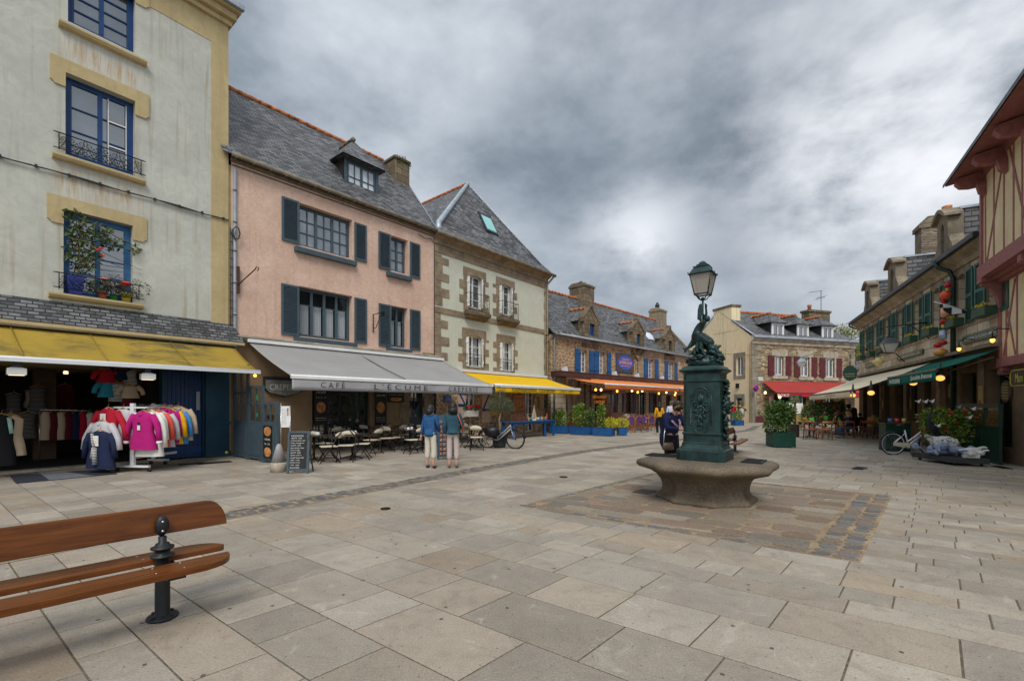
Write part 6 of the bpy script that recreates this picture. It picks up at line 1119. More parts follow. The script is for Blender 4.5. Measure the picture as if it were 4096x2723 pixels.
for (px,py,r_,n) in ((3761,1512,.17,1.2),(3653,1531,.17,1.3),(3484,1571,.17,2.2),(3412,1581,.15,2.45)):
    u=F6.U(px,n); p=F6.W(u,n,F6.Z(px,py,n)); l_=thing('hanging_lamp','glowing amber globe lamp hanging under the '+{3761:'right end of the green awning',3653:'middle of the green valance',3484:'cream awning near the statue',3412:'near corner of the cream awning'}[px],'hanging lamp',p,0); m_=MB(); m_.ball((0,0,0),(r_*.62,r_*.62,r_*.5)); m_.build('globe',m_bulbw,l_); m_=MB(); m_.lathe([(.12,.1),(.05,.2),(.02,.45)],n=10); m_.build('cap',m_dpipe,l_)
# ================================================================ house 7: half-timbered corner house
d7=(-1117,-1800); F=Fac((13.23,12.66),d7,'half_timbered_house','half-timbered house with oxblood beams and cream infill jutting in from the right'); R=F.r; F7=F; L7=9
def beam(m_,u0,z0,u1,z1,w=.13,y=-.014,t=.07):
    d_=Vector((u1-u0,z1-z0)); l=d_.length; d_/=l; n_=Vector((-d_.y,d_.x))*w/2; p=Vector((u0,z0)); q=Vector((u1,z1)); m_.prism([tuple(p+n_),tuple(q+n_),tuple(q-n_),tuple(p-n_)],y,y+t,'y')
def n7(z): return 0 if z>5.3 else (-.36 if z>2.6 else -.785)
m_=MB(); m_.box(0,L7,0,5,5.45,8.05); m_.box(0,L7,.36,5,2.75,5.3); m_.box(0,L7,.785,5,0,2.6); m_.build('infill_wall',m_fill,R)
m_=MB(); zt,zb=8.0,5.42
m_.box(-.06,L7,-.1,.2,5.1,5.45); m_.box(-.05,L7,-.06,.1,7.9,8.08); m_.box(-.04,.1,-.05,.1,5.45,7.9)
for i,u in enumerate((.27,.88,1.54,2.12,2.6,3.2,3.8)): beam(m_,u,5.45,u,7.9,.075)
beam(m_,.38,5.5,1.55,7.9,.075,-.018); beam(m_,2.9,5.5,1.9,7.9,.075,-.018)
m_.build('upper_beam',m_timb,R)
m_=MB(); y=.36; m_.box(-.02,L7,y-.08,y+.1,2.62,2.85); m_.box(0,L7,y-.06,y+.1,4.9,5.1); m_.box(-.02,.12,y-.05,y+.1,2.85,4.9)
for u in (.42,1.1,1.75,2.4): beam(m_,u,2.85,u,4.9,.085,y-.014)
beam(m_,.2,4.85,1.0,2.9,.075,y-.018); beam(m_,1.0,4.85,.25,2.9,.075,y-.02); m_.build('middle_beam',m_timb,R)
m_=MB()
for (u,z0,z1,y0,y1) in ((.08,4.25,5.12,.36,-.06),(.08,1.7,2.64,.785,.3),(2.6,4.25,5.12,.36,-.06)):
    m_.prism([(y1,z1),(y0+.02,z1),(y0+.02,z0),(y0-.06,z0),(y0-.12,z0+.35),((y0+y1)/2-.04,z1-.3),(y1,z1-.2)],u-.1,u+.12,'x')
m_.box(-.06,.3,-.1,.4,4.98,5.12); m_.box(-.02,.3,.3,.8,2.5,2.64)
for (y0,z) in ((.0,5.14),(.12,5.06),(.24,4.98)): m_.box(0,L7,y0,y0+.14,z-.06,z+.02)
m_.build('jetty_bracket',m_timb,R)
m_=MB(); m_.box(0,.18,.72,.9,0,2.64); m_.box(-.03,.24,.68,.95,.0,.16); m_.box(-.03,.22,.69,.93,.98,1.05); m_.build('ground_post',m_timb,R)
m_=MB(); m_.add([(-.35,-.75,7.98),(L7,-.75,7.98),(L7,2.6,12.4),(-.35,2.6,12.4),(-.35,-.75,8.08),(L7,-.75,8.08),(L7,2.6,12.55),(-.35,2.6,12.55)],[(0,1,2,3),(7,6,5,4),(0,4,5,1),(0,3,7,4)]); m_.build('roof',m_slate5,R)
m_=MB(); m_.add([(-.3,-.7,8.0),(L7,-.7,8.0),(L7,.0,8.12),(-.3,.0,8.12),(-.3,-.7,8.05),(L7,-.7,8.05),(L7,0,8.17),(-.3,0,8.17)],[(0,1,2,3),(7,6,5,4),(0,4,5,1),(0,3,7,4)]); m_.build('soffit',m_timb,R)
for u in (.15,1.6,3.05):
    m_=MB(); m_.prism([(-.58,7.97),(-.6,7.85),(-.5,7.72),(-.3,7.68),(.0,7.7),(0,8.08),(-.3,8.02)],u-.1,u+.1,'x'); m_.prism([(-.02,7.75),(-.2,7.72),(-.14,7.45),(-.0,7.35)],u+.12-.08,u+.12+.08,'x'); m_.build('eaves_bracket',m_timb,R)
m_=MB(); m_.tube([(.4,.5,2.38),(.4,.1,2.38)],.02,5); m_.build('sign_arm',m_iron,R)
m_=MB(); sx_,sy=1.0,.55; a_=F.U(4046,.0); m_.prism([(a_+.08,2.02),(a_+1.5,2.02),(a_+1.5,2.42),(a_+.08,2.42),(a_,2.34),(a_,2.1)],-.02,.02,'y'); s=m_.build('shop_sign',plain('sign_maroon',(.05,.012,.012)),R)
m_=MB(); m_.tube([(a_+.09,-.025,2.035),(a_+.015,-.025,2.11),(a_+.015,-.025,2.33),(a_+.09,-.025,2.405),(a_+1.45,-.025,2.405)],.008,4); m_.tube([(a_+.09,-.025,2.035),(a_+1.45,-.025,2.035)],.008,4); m_.build('sign_line',plain('lime_line',(.45,.6,.03)),s); text('Mam',.4,.2,T(a_+.3,-.026,2.12),plain('lime_letter',(.45,.6,.05)),'lettering',s)
# dark green screen with windows between the houses
F=F6; sc_=MB(); u0,u1=14.75,17.25; n=.35; zt=1.62
p0=F6.W(u0,n,0); gs=thing('green_screen','bottle green panelled screen with small panes beside the half-timbered house','screen',p0,F6.a); l=u1-u0
m_=MB(); m_.box(0,l,-.03,.03,0,1.0); m_.box(0,l,-.05,.05,zt-.12,zt);
for i in range(4): x=l*i/3; m_.box(x-.04 if i else 0,x+.04 if i<3 else l,-.045,.045,1.0,zt-.12)
for i in range(3): m_.box(l*i/3+.1,l*(i+1)/3-.1,-.045,-.03,.12,.88)
m_.build('frame',m_greend,gs); m_=MB(); m_.quad((0,0,1),(l,0,1),(l,0,zt-.12),(0,0,zt-.12)); m_.build('pane',glassm('amber_glass',(.12,.07,.02),.3),gs,fix=False)
# ================================================================ foreground bench
def plank(m_,pts,z0,z1,M=None): m_.prism(pts,z0,z1,'z',0,M)
def arc(cx,cy,rx,ry,a0,a1,n=10): return [(cx+rx*math.cos(a0+(a1-a0)*i/n),cy+ry*math.sin(a0+(a1-a0)*i/n)) for i in range(n+1)]
def make_bench(label,loc,rz):
    r=thing('park_bench',label,'bench',loc,rz); LB=-2.05
    m_=MB(); plank(m_,[(LB,-.38),(.19,-.38)]+arc(.19,-.17,.2,.21,-PI/2,0,8)+[(.39,-.15),(LB,-.15)],.395,.44); m_.build('seat_slat',m_bench,r,bevel=.008)
    m_=MB(); plank(m_,[(LB,.045),(.40,.045),(.42,.07)]+arc(.14,.07,.28,.2,0,PI/2,8)+[(LB,.27)],.395,.44); m_.build('seat_slat',m_bench,r,bevel=.008)
    m_=MB(); M=T(0,.06,.61,0,rad(-6)); m_.prism([(LB,0),(.44,0)]+[(.44-.14*(1-math.cos(q*PI/16)),.21*math.sin(q*PI/16)) for q in range(1,9)]+[(LB,.21)],0,.035,'y',0,M); m_.build('backrest',m_bench,r,bevel=.008)
    for x in (0,-1.6):
        m_=MB(); m_.lathe([(.098,0),(.102,.01),(.096,.022),(.052,.028),(.048,.035),(.047,.40),(.047,.455),(.074,.46),(.075,.474),(.048,.478),(.047,.515),(.072,.52),(.074,.533),(.05,.538),(.042,.56),(.026,.565),(.026,.61)],c=(x,0,0),n=20)
        m_.ball((x,.022,.685),(.046,.035,.078),0,16)
        for q in range(4): a_=q*PI/2+.6; m_.lathe([(.012,.02),(.012,.035)],c=(x+.08*math.cos(a_),.08*math.sin(a_),0),n=6)
        p=m_.build('post',m_post,r)
        m_=MB(); m_.box(x-.03,x+.08,-.33,.24,.365,.394); m_.tube([(x+.08,-.3,.38),(x+.14,-.22,.37)],.012,5); m_.build('bracket',m_post,p)
        m_=MB()
        for (dx,dy,z) in ((-.09,-.33,.441),(-.09,-.2,.441),(.07,-.33,.441),(.07,-.2,.441),(-.12,.2,.441),(-.1,.09,.441),(.1,.2,.441)): m_.lathe([(.008,0),(.008,.002)],c=(x+dx,dy,z),n=8)
        for z in (.65,.72): m_.lathe([(.009,0),(.009,.004)],n=8,M=T(x,-.013,z,0,rad(90)))
        m_.build('bolt',m_chr,p)
    return r
bx_,by_=G(650,2469); bench=make_bench('varnished wooden bench with black iron post, near the picture corner',(bx_,by_,0),math.atan2(.737,.676))
bx_,by_=G(2940,1806); b2_=dup(bench,(bx_,by_,0),math.atan2(.83,.55),'distant brown bench half hidden behind the fountain')
# ================================================================ skin helper
def skinmesh(nodes,edges,rad_,sub=1):
    me=bpy.data.meshes.new('s'); me.from_pydata(nodes,edges,[]); ob=bpy.data.objects.new('s',me); C.objects.link(ob)
    md=ob.modifiers.new('skin','SKIN'); md.use_smooth_shade=True
    lay=me.skin_vertices[0].data
    for i,r in enumerate(rad_): lay[i].radius=(r,r) if not isinstance(r,tuple) else r; lay[i].use_root=(i==0)
    s=ob.modifiers.new('sub','SUBSURF'); s.levels=sub; s.render_levels=sub
    dg=bpy.context.evaluated_depsgraph_get(); dg.update(); ev=ob.evaluated_get(dg); m2=ev.to_mesh()
    vs=[tuple(v.co) for v in m2.vertices]; fs=[tuple(p.vertices) for p in m2.polygons]; ev.to_mesh_clear(); bpy.data.objects.remove(ob); bpy.data.meshes.remove(me); return vs,fs
# ================================================================ fountain
FX,FY=3.27,7.62; az7=math.atan2(.793,.609)
ft=thing('fountain','green cast iron fountain column with a lantern, standing in a stone basin','fountain',(FX,FY,0),az7)
def oct_(q,z):
    w=((q+PI/8)%(PI/4))-PI/8; k=math.cos(PI/8)/math.cos(w); k=k*.93+.07*1.0
    if .07<z<.5:
        d_=min(abs(((q-PI/4*j)+PI)%(2*PI)-PI) for j in (1,3,5,7)); k*=1-.07*math.exp(-(d_/.2)**2)*math.sin(PI*(z-.07)/.43)
    return k**1.35*.9
m_=MB(); m_.lathe([(.90,0),(.90,.05),(.87,.075),(.80,.10),(.765,.16),(.77,.24),(.80,.32),(.87,.40),(.97,.46),(1.10,.50),(1.2,.525),(1.245,.56),(1.25,.60),(1.22,.64),(1.14,.665),(1.0,.67),(.5,.672),(.02,.672)],n=96,fn=oct_); bs=m_.build('basin',m_basin,ft)
m_wet=plain('damp_black_grille',(.012,.012,.01),.5)
for (x,y,w,l) in ((.05,.75,.36,.5),(.1,-.72,.5,.3)):
    m_=MB(); m_.box(x-w/2,x+w/2,y-l/2,y-l/2+.025,.672,.695); m_.box(x-w/2,x+w/2,y+l/2-.025,y+l/2,.672,.695); m_.box(x-w/2,x-w/2+.025,y-l/2+.025,y+l/2-.025,.672,.695); m_.box(x+w/2-.025,x+w/2,y-l/2+.025,y+l/2-.025,.672,.695); m_.box(x-w/2+.025,x+w/2-.025,y-l/2+.025,y+l/2-.025,.672,.678)
    for i in range(5): m_.box(x-w/2+.03+i*(w-.06)/5+.01,x-w/2+.03+i*(w-.06)/5+.03,y-l/2+.025,y+l/2-.025,.678,.69)
    m_.build('grille',m_wet,bs)
def sqring(s,ch=.2): # chamfered square of half-width s
    c=s*ch; return [(-s+c,-s),(s-c,-s),(s,-s+c),(s,s-c),(s-c,s),(-s+c,s),(-s,s-c),(-s,-s+c)]
m_=MB(); prof=[(.37,.672),(.37,.835),(.36,.85),(.335,.86),(.33,.875),(.31,.90),(.30,.93),(.295,.945),(.30,.955),(.29,.965),(.283,.97),(.283,1.09),(.297,1.10),(.297,1.125),(.28,1.135),(.277,1.9),(.277,1.96),(.292,1.972),(.292,1.99),(.279,2.0),(.279,2.10),(.30,2.125),(.325,2.14),(.34,2.155),(.34,2.175),(.31,2.19),(.29,2.225),(.25,2.24)]
vs=[];
for (s,z) in prof: vs+=[(x,y,z) for x,y in sqring(s*1.04,.22)]
fs=[(i*8+j,i*8+(j+1)%8,(i+1)*8+(j+1)%8,(i+1)*8+j) for i in range(len(prof)-1) for j in range(8)]+[tuple(range(7,-1,-1)),tuple((len(prof)-1)*8+j for j in range(8))]
m_.add(vs,fs); pd=m_.build('pedestal',m_cast,ft,bevel=.004)
Rf=Matrix.Rotation(-PI/2,4,'Z')      # frame of the broad face
s=.292
for (M,wd,nm) in ((Rf,1,'relief_panel'),(Rf@Matrix.Rotation(PI/2,4,'Z')@Matrix.Rotation(PI/2,4,'Z')@Matrix.Rotation(PI/2,4,'Z')@Matrix.Rotation(PI/2,4,'Z')@Matrix.Rotation(-PI/2,4,'Z'),0,'relief_panel')):
    m_=MB(); zc=1.5
    for (k,r_) in ((1,.012),(.86,.007)):
        w_,h_=.165*k,.26*k; rr_=.115*k
        top=[(rr_*math.cos(q*PI/12),-s,zc+h_+rr_*math.sin(q*PI/12)) for q in range(13)]; bot=[(-rr_*math.cos(q*PI/12),-s,zc-h_-rr_*math.sin(q*PI/12)) for q in range(13)]
        m_.tube(top+[(-rr_,-s,zc+h_-.02),(-w_,-s,zc+h_-.02),(-w_,-s,zc-h_+.02),(-rr_,-s,zc-h_+.02)]+bot+[(rr_,-s,zc-h_+.02),(w_,-s,zc-h_+.02),(w_,-s,zc+h_-.02),(rr_,-s,zc+h_-.02)],r_,6,0,M,closed=True)
    for k in range(8): a_=k*PI/4; m_.ball((.058*math.cos(a_),-s-.005,zc+.0+.058*math.sin(a_)),(.032,.018,.032),0,8,M,.3,k)
    m_.ball((0,-s-.012,zc),(.035,.025,.035),0,10,M); m_.tube([(.028*math.cos(q),-s-.03,zc+.028*math.sin(q)) for q in [j*.6 for j in range(11)]],.006,4,0,M)
    rg=random.Random(5)
    for (x0,z0,x1,z1) in ((0,.1,-.05,.26),(0,.1,0,.3),(0,.1,.05,.26),(0,.09,-.03,.29),(0,.09,.03,.29),(-.05,.06,-.12,.1),(.05,.06,.12,.1),(-.05,0,-.13,-.03),(.05,0,.13,-.03),(-.03,-.06,-.09,-.14),(.03,-.06,.09,-.14),(0,-.06,-.03,-.2),(0,-.06,.04,-.2),(-.04,-.14,.02,-.24),(-.08,.1,-.1,.17),(.08,.1,.1,.17),(0,-.2,.05,-.28),(0,-.2,-.05,-.28)):
        m_.tube([(x0,-s-.004,zc+z0),((x0+x1)/2+rg.uniform(-.015,.015),-s-.02,zc+(z0+z1)/2),(x1,-s-.002,zc+z1)],[.012,.019,.004],6,0,M)
    if nm: m_.build('relief_panel',m_cast,pd)
# fruit garland and lion mask on the narrow side
m_=MB(); rg=random.Random(8)
for i in range(64):
    z=rg.uniform(1.0,2.0);
    if 1.5<z<1.66: continue
    w_=.1+.05*math.sin(z*9); m_.ball((rg.uniform(-w_,w_)+.02,-s-rg.uniform(.0,.05),z),(rg.uniform(.018,.04),)*3,0,8,None,.3,i)
for i in range(20): z=rg.uniform(1.0,2.0); x=rg.uniform(-.12,.14); m_.tube([(x,-s,z),(x+rg.uniform(-.05,.05),-s-.06,z-.04),(x+rg.uniform(-.08,.08),-s-.01,z-.1)],[.01,.025,.003],5)
m_.build('garland',m_cast,pd)
m_=MB(); m_.ball((.02,-s-.04,1.58),(.085,.07,.095),0,14,None,.5,3); m_.ball((.02,-s-.1,1.55),(.04,.04,.035));
for x in (-.05,.09): m_.ball((x,-s-.03,1.665),(.025,.02,.025))
for k in range(10): a_=k*PI/5; m_.ball((.02+.09*math.cos(a_),-s-.015,1.58+.1*math.sin(a_)),(.035,.03,.035),0,8,None,.4,k)
m_.build('lion_mask',m_cast,pd)
m_brs=plain('aged_brass',(.22,.15,.05),.4,.7,.25,20)
for sg in (1,-1):
    y0=sg*(s+(.0 if sg>0 else .1)); m_=MB(); m_.tube([(.0,y0,1.56),(0,y0+sg*.12,1.56)],.014,8); m_.ball((0,y0+sg*.14,1.56),(.03,.035,.035)); m_.tube([(0,y0+sg*.14,1.58),(0,y0+sg*.15,1.63)],.012,6); m_.ball((0,y0+sg*.15,1.64),(.03,.035,.013)); m_.tube([(0,y0+sg*.15,1.56),(0,y0+sg*.21,1.54),(0,y0+sg*.23,1.49)],.017,8); m_.build('tap',m_brs,ft)
# rockwork, creature and siren carrying the lantern
zt=lambda cy:4.15-.001584*cy; uu=lambda cx:(cx-830)*.001584
m_=MB(); m_.lathe([(.27,2.235),(.275,2.27),(.268,2.32),(.25,2.365),(.2,2.41),(.14,2.45),(.08,2.48),(.02,2.49)],n=56,fn=lambda q,z:1+.14*noise.noise(Vector((math.cos(q)*4,math.sin(q)*4,z*12)))+.05*noise.noise(Vector((math.cos(q)*14,math.sin(q)*14,z*38))))
for i in range(46):
    a_=rg.uniform(0,2*PI); z=rg.uniform(2.36,2.58); r0=.24-(z-2.36)*.6; m_.tube([(r0*math.cos(a_)*.7,r0*math.sin(a_)*.7,z),(r0*math.cos(a_+.3)*1.15,r0*math.sin(a_+.3)*1.15,z+.05),(r0*math.cos(a_+.5)*1.35,r0*math.sin(a_+.5)*1.35,z-.02)],[.02,.035,.004],5)
for i in range(40): a_=rg.uniform(0,2*PI); z=rg.uniform(2.27,2.4); m_.ball((.265*math.cos(a_),.265*math.sin(a_),z),(.05,.05,.03),0,7,None,.5,i)
m_.build('rockwork',m_cast,ft)
def N(cx,cy,d=0): return tuple(Rf@Vector((uu(cx),d,zt(cy))))
nd=[N(765,895),N(735,850),N(770,785),N(812,738),N(832,722),N(852,700), N(835,925,-.03),N(895,965,-.05),N(915,1005,-.03), N(705,935,.03),N(660,990,.0),N(628,1012,-.02), N(805,735,-.07),N(800,690,-.05),N(806,640,-.02), N(805,735,.07),N(812,690,.05),N(812,640,.02)]
ed=[(0,1),(1,2),(2,3),(3,4),(4,5),(0,6),(6,7),(7,8),(0,9),(9,10),(10,11),(3,12),(12,13),(13,14),(3,15),(15,16),(16,17)]
rr_=[.095,.078,.07,.055,.03,.045,.1,.085,.03,.055,.03,.012,.033,.026,.018,.033,.026,.018]
v_,f_=skinmesh(nd,ed,rr_,2); m_=MB(); m_.add(v_,f_,0,True)
for k in range(9):
    a_=k/9*2*PI; M_=lambda c:(c[0]+math.cos(a_)*.0,c[1],c[2]); m_.tube([tuple(Vector(N(775,888,-.09*math.cos(a_)))+Vector((0,0,.085*math.sin(a_)))),tuple(Vector(N(838,925,-.03-.1*math.cos(a_)))+Vector((0,0,.1*math.sin(a_)))),tuple(Vector(N(896,966,-.05-.085*math.cos(a_)))+Vector((0,0,.085*math.sin(a_))))],.007,4)
for (c0,c1) in (((628,1012),(595,990)),((628,1012),(618,1045))): m_.tube([N(*c0),N((c0[0]+c1[0])/2,(c0[1]+c1[1])/2),N(*c1)],[.012,.025,.003],5)
m_.ball(N(850,700),(.052,.05,.055),0,12); m_.build('siren_figure',m_cast,ft)
m_=MB();
for (x0,x1,d_) in ((758,812,-.04),(822,842,.04)):
    P=[(uu(x0+20),zt(715)),(uu(x0),zt(700)),(uu(x0+4),zt(600)),(uu(x0+18),zt(545)),(uu(x1-14),zt(535)),(uu(x1),zt(580)),(uu(x1+6),zt(640)),(uu(x1-8),zt(690))]; m_.prism(P,d_-.015,d_+.015,'y',0,Rf)
m_.build('tail_fin',m_cast,ft,bevel=.01)
nd=[N(880,1040,-.12),N(930,1045,-.12),N(965,1030,-.12),N(990,1005,-.12),N(1012,1010,-.12),N(960,1060,-.14),N(1020,1082,-.15),N(905,1075,-.16)]
v_,f_=skinmesh(nd,[(0,1),(1,2),(2,3),(3,4),(2,5),(5,6),(1,7)],[.05,.06,.035,.028,.014,.02,.012,.02],1); m_=MB(); m_.add(v_,f_,0,True); m_.ball(N(925,1030,-.12),(.075,.06,.045),0,10); m_.build('turtle_figure',m_cast,ft)
lx=uu(806); lm=Rf@Matrix.Translation((lx,0,0)); m_=MB(); m_.tube([(0,0,3.1),(0,0,3.38)],.016,8,0,lm); m_.ball((0,0,3.385),(.035,.035,.03),0,10,lm)
for a_ in range(4):
    c_,s_=math.cos(a_*PI/2+PI/4),math.sin(a_*PI/2+PI/4); m_.tube([(0,0,3.36),(c_*.07,s_*.07,3.38),(c_*.1,s_*.1,3.42),(c_*.15,s_*.15,3.46)],.009,5,0,lm)
ln_=m_.build('lantern',m_cast,ft)
b_,t_=.105,.17; z0,z1=3.46,3.79
m_=MB()
for x in (-1,1):
    for y in (-1,1): m_.tube([(x*b_,y*b_,z0-.02),(x*t_,y*t_,z1)],.01,5,0,lm)
for (k,z) in ((b_,z0),(t_,z1)): m_.tube([(-k,-k,z),(k,-k,z),(k,k,z),(-k,k,z)],.011,5,0,lm,closed=True)
def fr(k0,za,k1,zb_): m_.add([(-k0,-k0,za),(k0,-k0,za),(k0,k0,za),(-k0,k0,za),(-k1,-k1,zb_),(k1,-k1,zb_),(k1,k1,zb_),(-k1,k1,zb_)],[(0,3,2,1),(4,5,6,7),(0,1,5,4),(1,2,6,5),(2,3,7,6),(3,0,4,7)],0,False,lm)
fr(.195,3.79,.195,3.80); fr(.18,3.80,.115,3.915); fr(.128,3.915,.124,3.928); fr(.095,3.928,.075,3.955); fr(.085,3.955,.08,3.965); fr(.06,3.965,.045,3.995); fr(.052,3.995,.008,4.03)
for x in (-1,0,1):
    for y in (-1,0,1):
        if x or y: m_.ball((x*.188,y*.188,3.815),(.01,.01,.016),0,6,lm)
m_.build('lantern_frame',m_cast,ln_)
lg,lt,lb_=base('lantern_glass',.15,0,.6); lb_.inputs['Base Color'].default_value=(.42,.38,.33,1); tr=lt.new('ShaderNodeBsdfTransparent',{0:(.75,.7,.62,1)}); mx=lt.new('ShaderNodeMixShader',{0:.35}); lt.l.new(lb_.outputs[0],mx.inputs[1]); lt.l.new(tr.outputs[0],mx.inputs[2]); lt.l.new(mx.outputs[0],lt.n['Material Output'].inputs[0])
m_=MB(); k0,k1=b_-.003,t_-.003
for q in range(4): m_.add([(-k0,-k0,z0),(k0,-k0,z0),(k1,-k1,z1-.01),(-k1,-k1,z1-.01)],[(0,1,2,3)],0,False,lm@Matrix.Rotation(q*PI/2,4,'Z'))
m_.build('lantern_glass',lg,ln_,fix=False)
# ================================================================ people
m_skin=plain('skin',(.52,.29,.2),.5,0,.08,8); m_hb=plain('dark_hair',(.014,.011,.01),.5,0,.3,30); m_hbr=plain('brown_hair',(.07,.035,.018),.6,0,.4,30); m_hbl=plain('blond_hair',(.4,.26,.11),.6,0,.3,30); m_hgr=plain('cropped_hair',(.08,.07,.06),.8,0,.3,30); m_hgi=plain('ginger_hair',(.16,.06,.025),.6,0,.4,30)
m_denim=cloth('blue_denim',(.018,.075,.19),.5,(.1,.2,.34),trans=False,sz=5); m_denim2=cloth('dark_denim',(.025,.07,.1),.3,(.07,.14,.18),trans=False,sz=5); m_beige=cm('cream_trousers',(.6,.55,.46)); m_beige2=cm('pinkish_trousers',(.5,.42,.38)); m_must=cm('mustard_cloth',(.62,.3,.01)); m_lil=cm('pale_lilac_cloth',(.55,.55,.66)); m_nvy=cm('deep_navy_wool',(.012,.018,.06)); m_jean=cm('jeans',(.05,.09,.16)); m_ink=cm('black_fabric',(.01,.01,.012)); m_ochre=cm('ochre_knit',(.42,.26,.08)); m_shoe=plain('dark_shoe',(.02,.022,.04),.5); m_shw=plain('white_shoe',(.6,.6,.6),.5)
BASE=dict(pel=(0,0,.95),sp=(0,0,1.12),ch=(0,0,1.31),nk=(0,.01,1.46),hd=(0,-.005,1.565),ht=(0,-.01,1.645),sL=(.165,0,1.40),eL=(.215,.03,1.13),wL=(.215,-.05,.90),hL=(.21,-.08,.82),sR=(-.165,0,1.40),eR=(-.215,.03,1.13),wR=(-.215,-.05,.90),hR=(-.21,-.08,.82),
  hipL=(.085,0,.90),kL=(.095,-.02,.5),aL=(.095,.02,.09),tL=(.105,-.13,.035),hipR=(-.085,0,.90),kR=(-.095,-.02,.5),aR=(-.095,.02,.09),tR=(-.105,-.13,.035))
RAD=dict(pel=.125,sp=.112,ch=.13,nk=.05,hd=.08,ht=.074,sL=.058,eL=.043,wL=.029,hL=.034,sR=.058,eR=.043,wR=.029,hR=.034,hipL=.09,kL=.06,aL=.042,tL=.038,hipR=.09,kR=.06,aR=.042,tR=.038)
EDG=[('pel','sp'),('sp','ch'),('ch','nk'),('nk','hd'),('hd','ht'),('ch','sL'),('sL','eL'),('eL','wL'),('wL','hL'),('ch','sR'),('sR','eR'),('eR','wR'),('wR','hR'),('pel','hipL'),('hipL','kL'),('kL','aL'),('aL','tL'),('pel','hipR'),('hipR','kR'),('kR','aR'),('aR','tR')]
SEAT=dict(pel=(0,0,.50),sp=(0,-.02,.68),ch=(0,-.04,.87),nk=(0,-.05,1.02),hd=(0,-.08,1.12),ht=(0,-.09,1.20),sL=(.165,-.04,.96),eL=(.22,-.14,.74),wL=(.14,-.36,.76),hL=(.1,-.42,.77),sR=(-.165,-.04,.96),eR=(-.22,-.14,.74),wR=(-.14,-.36,.76),hR=(-.1,-.42,.77),
  hipL=(.09,-.02,.49),kL=(.12,-.42,.50),aL=(.12,-.40,.09),tL=(.12,-.54,.035),hipR=(-.09,-.02,.49),kR=(-.12,-.42,.50),aR=(-.12,-.40,.09),tR=(-.12,-.54,.035))
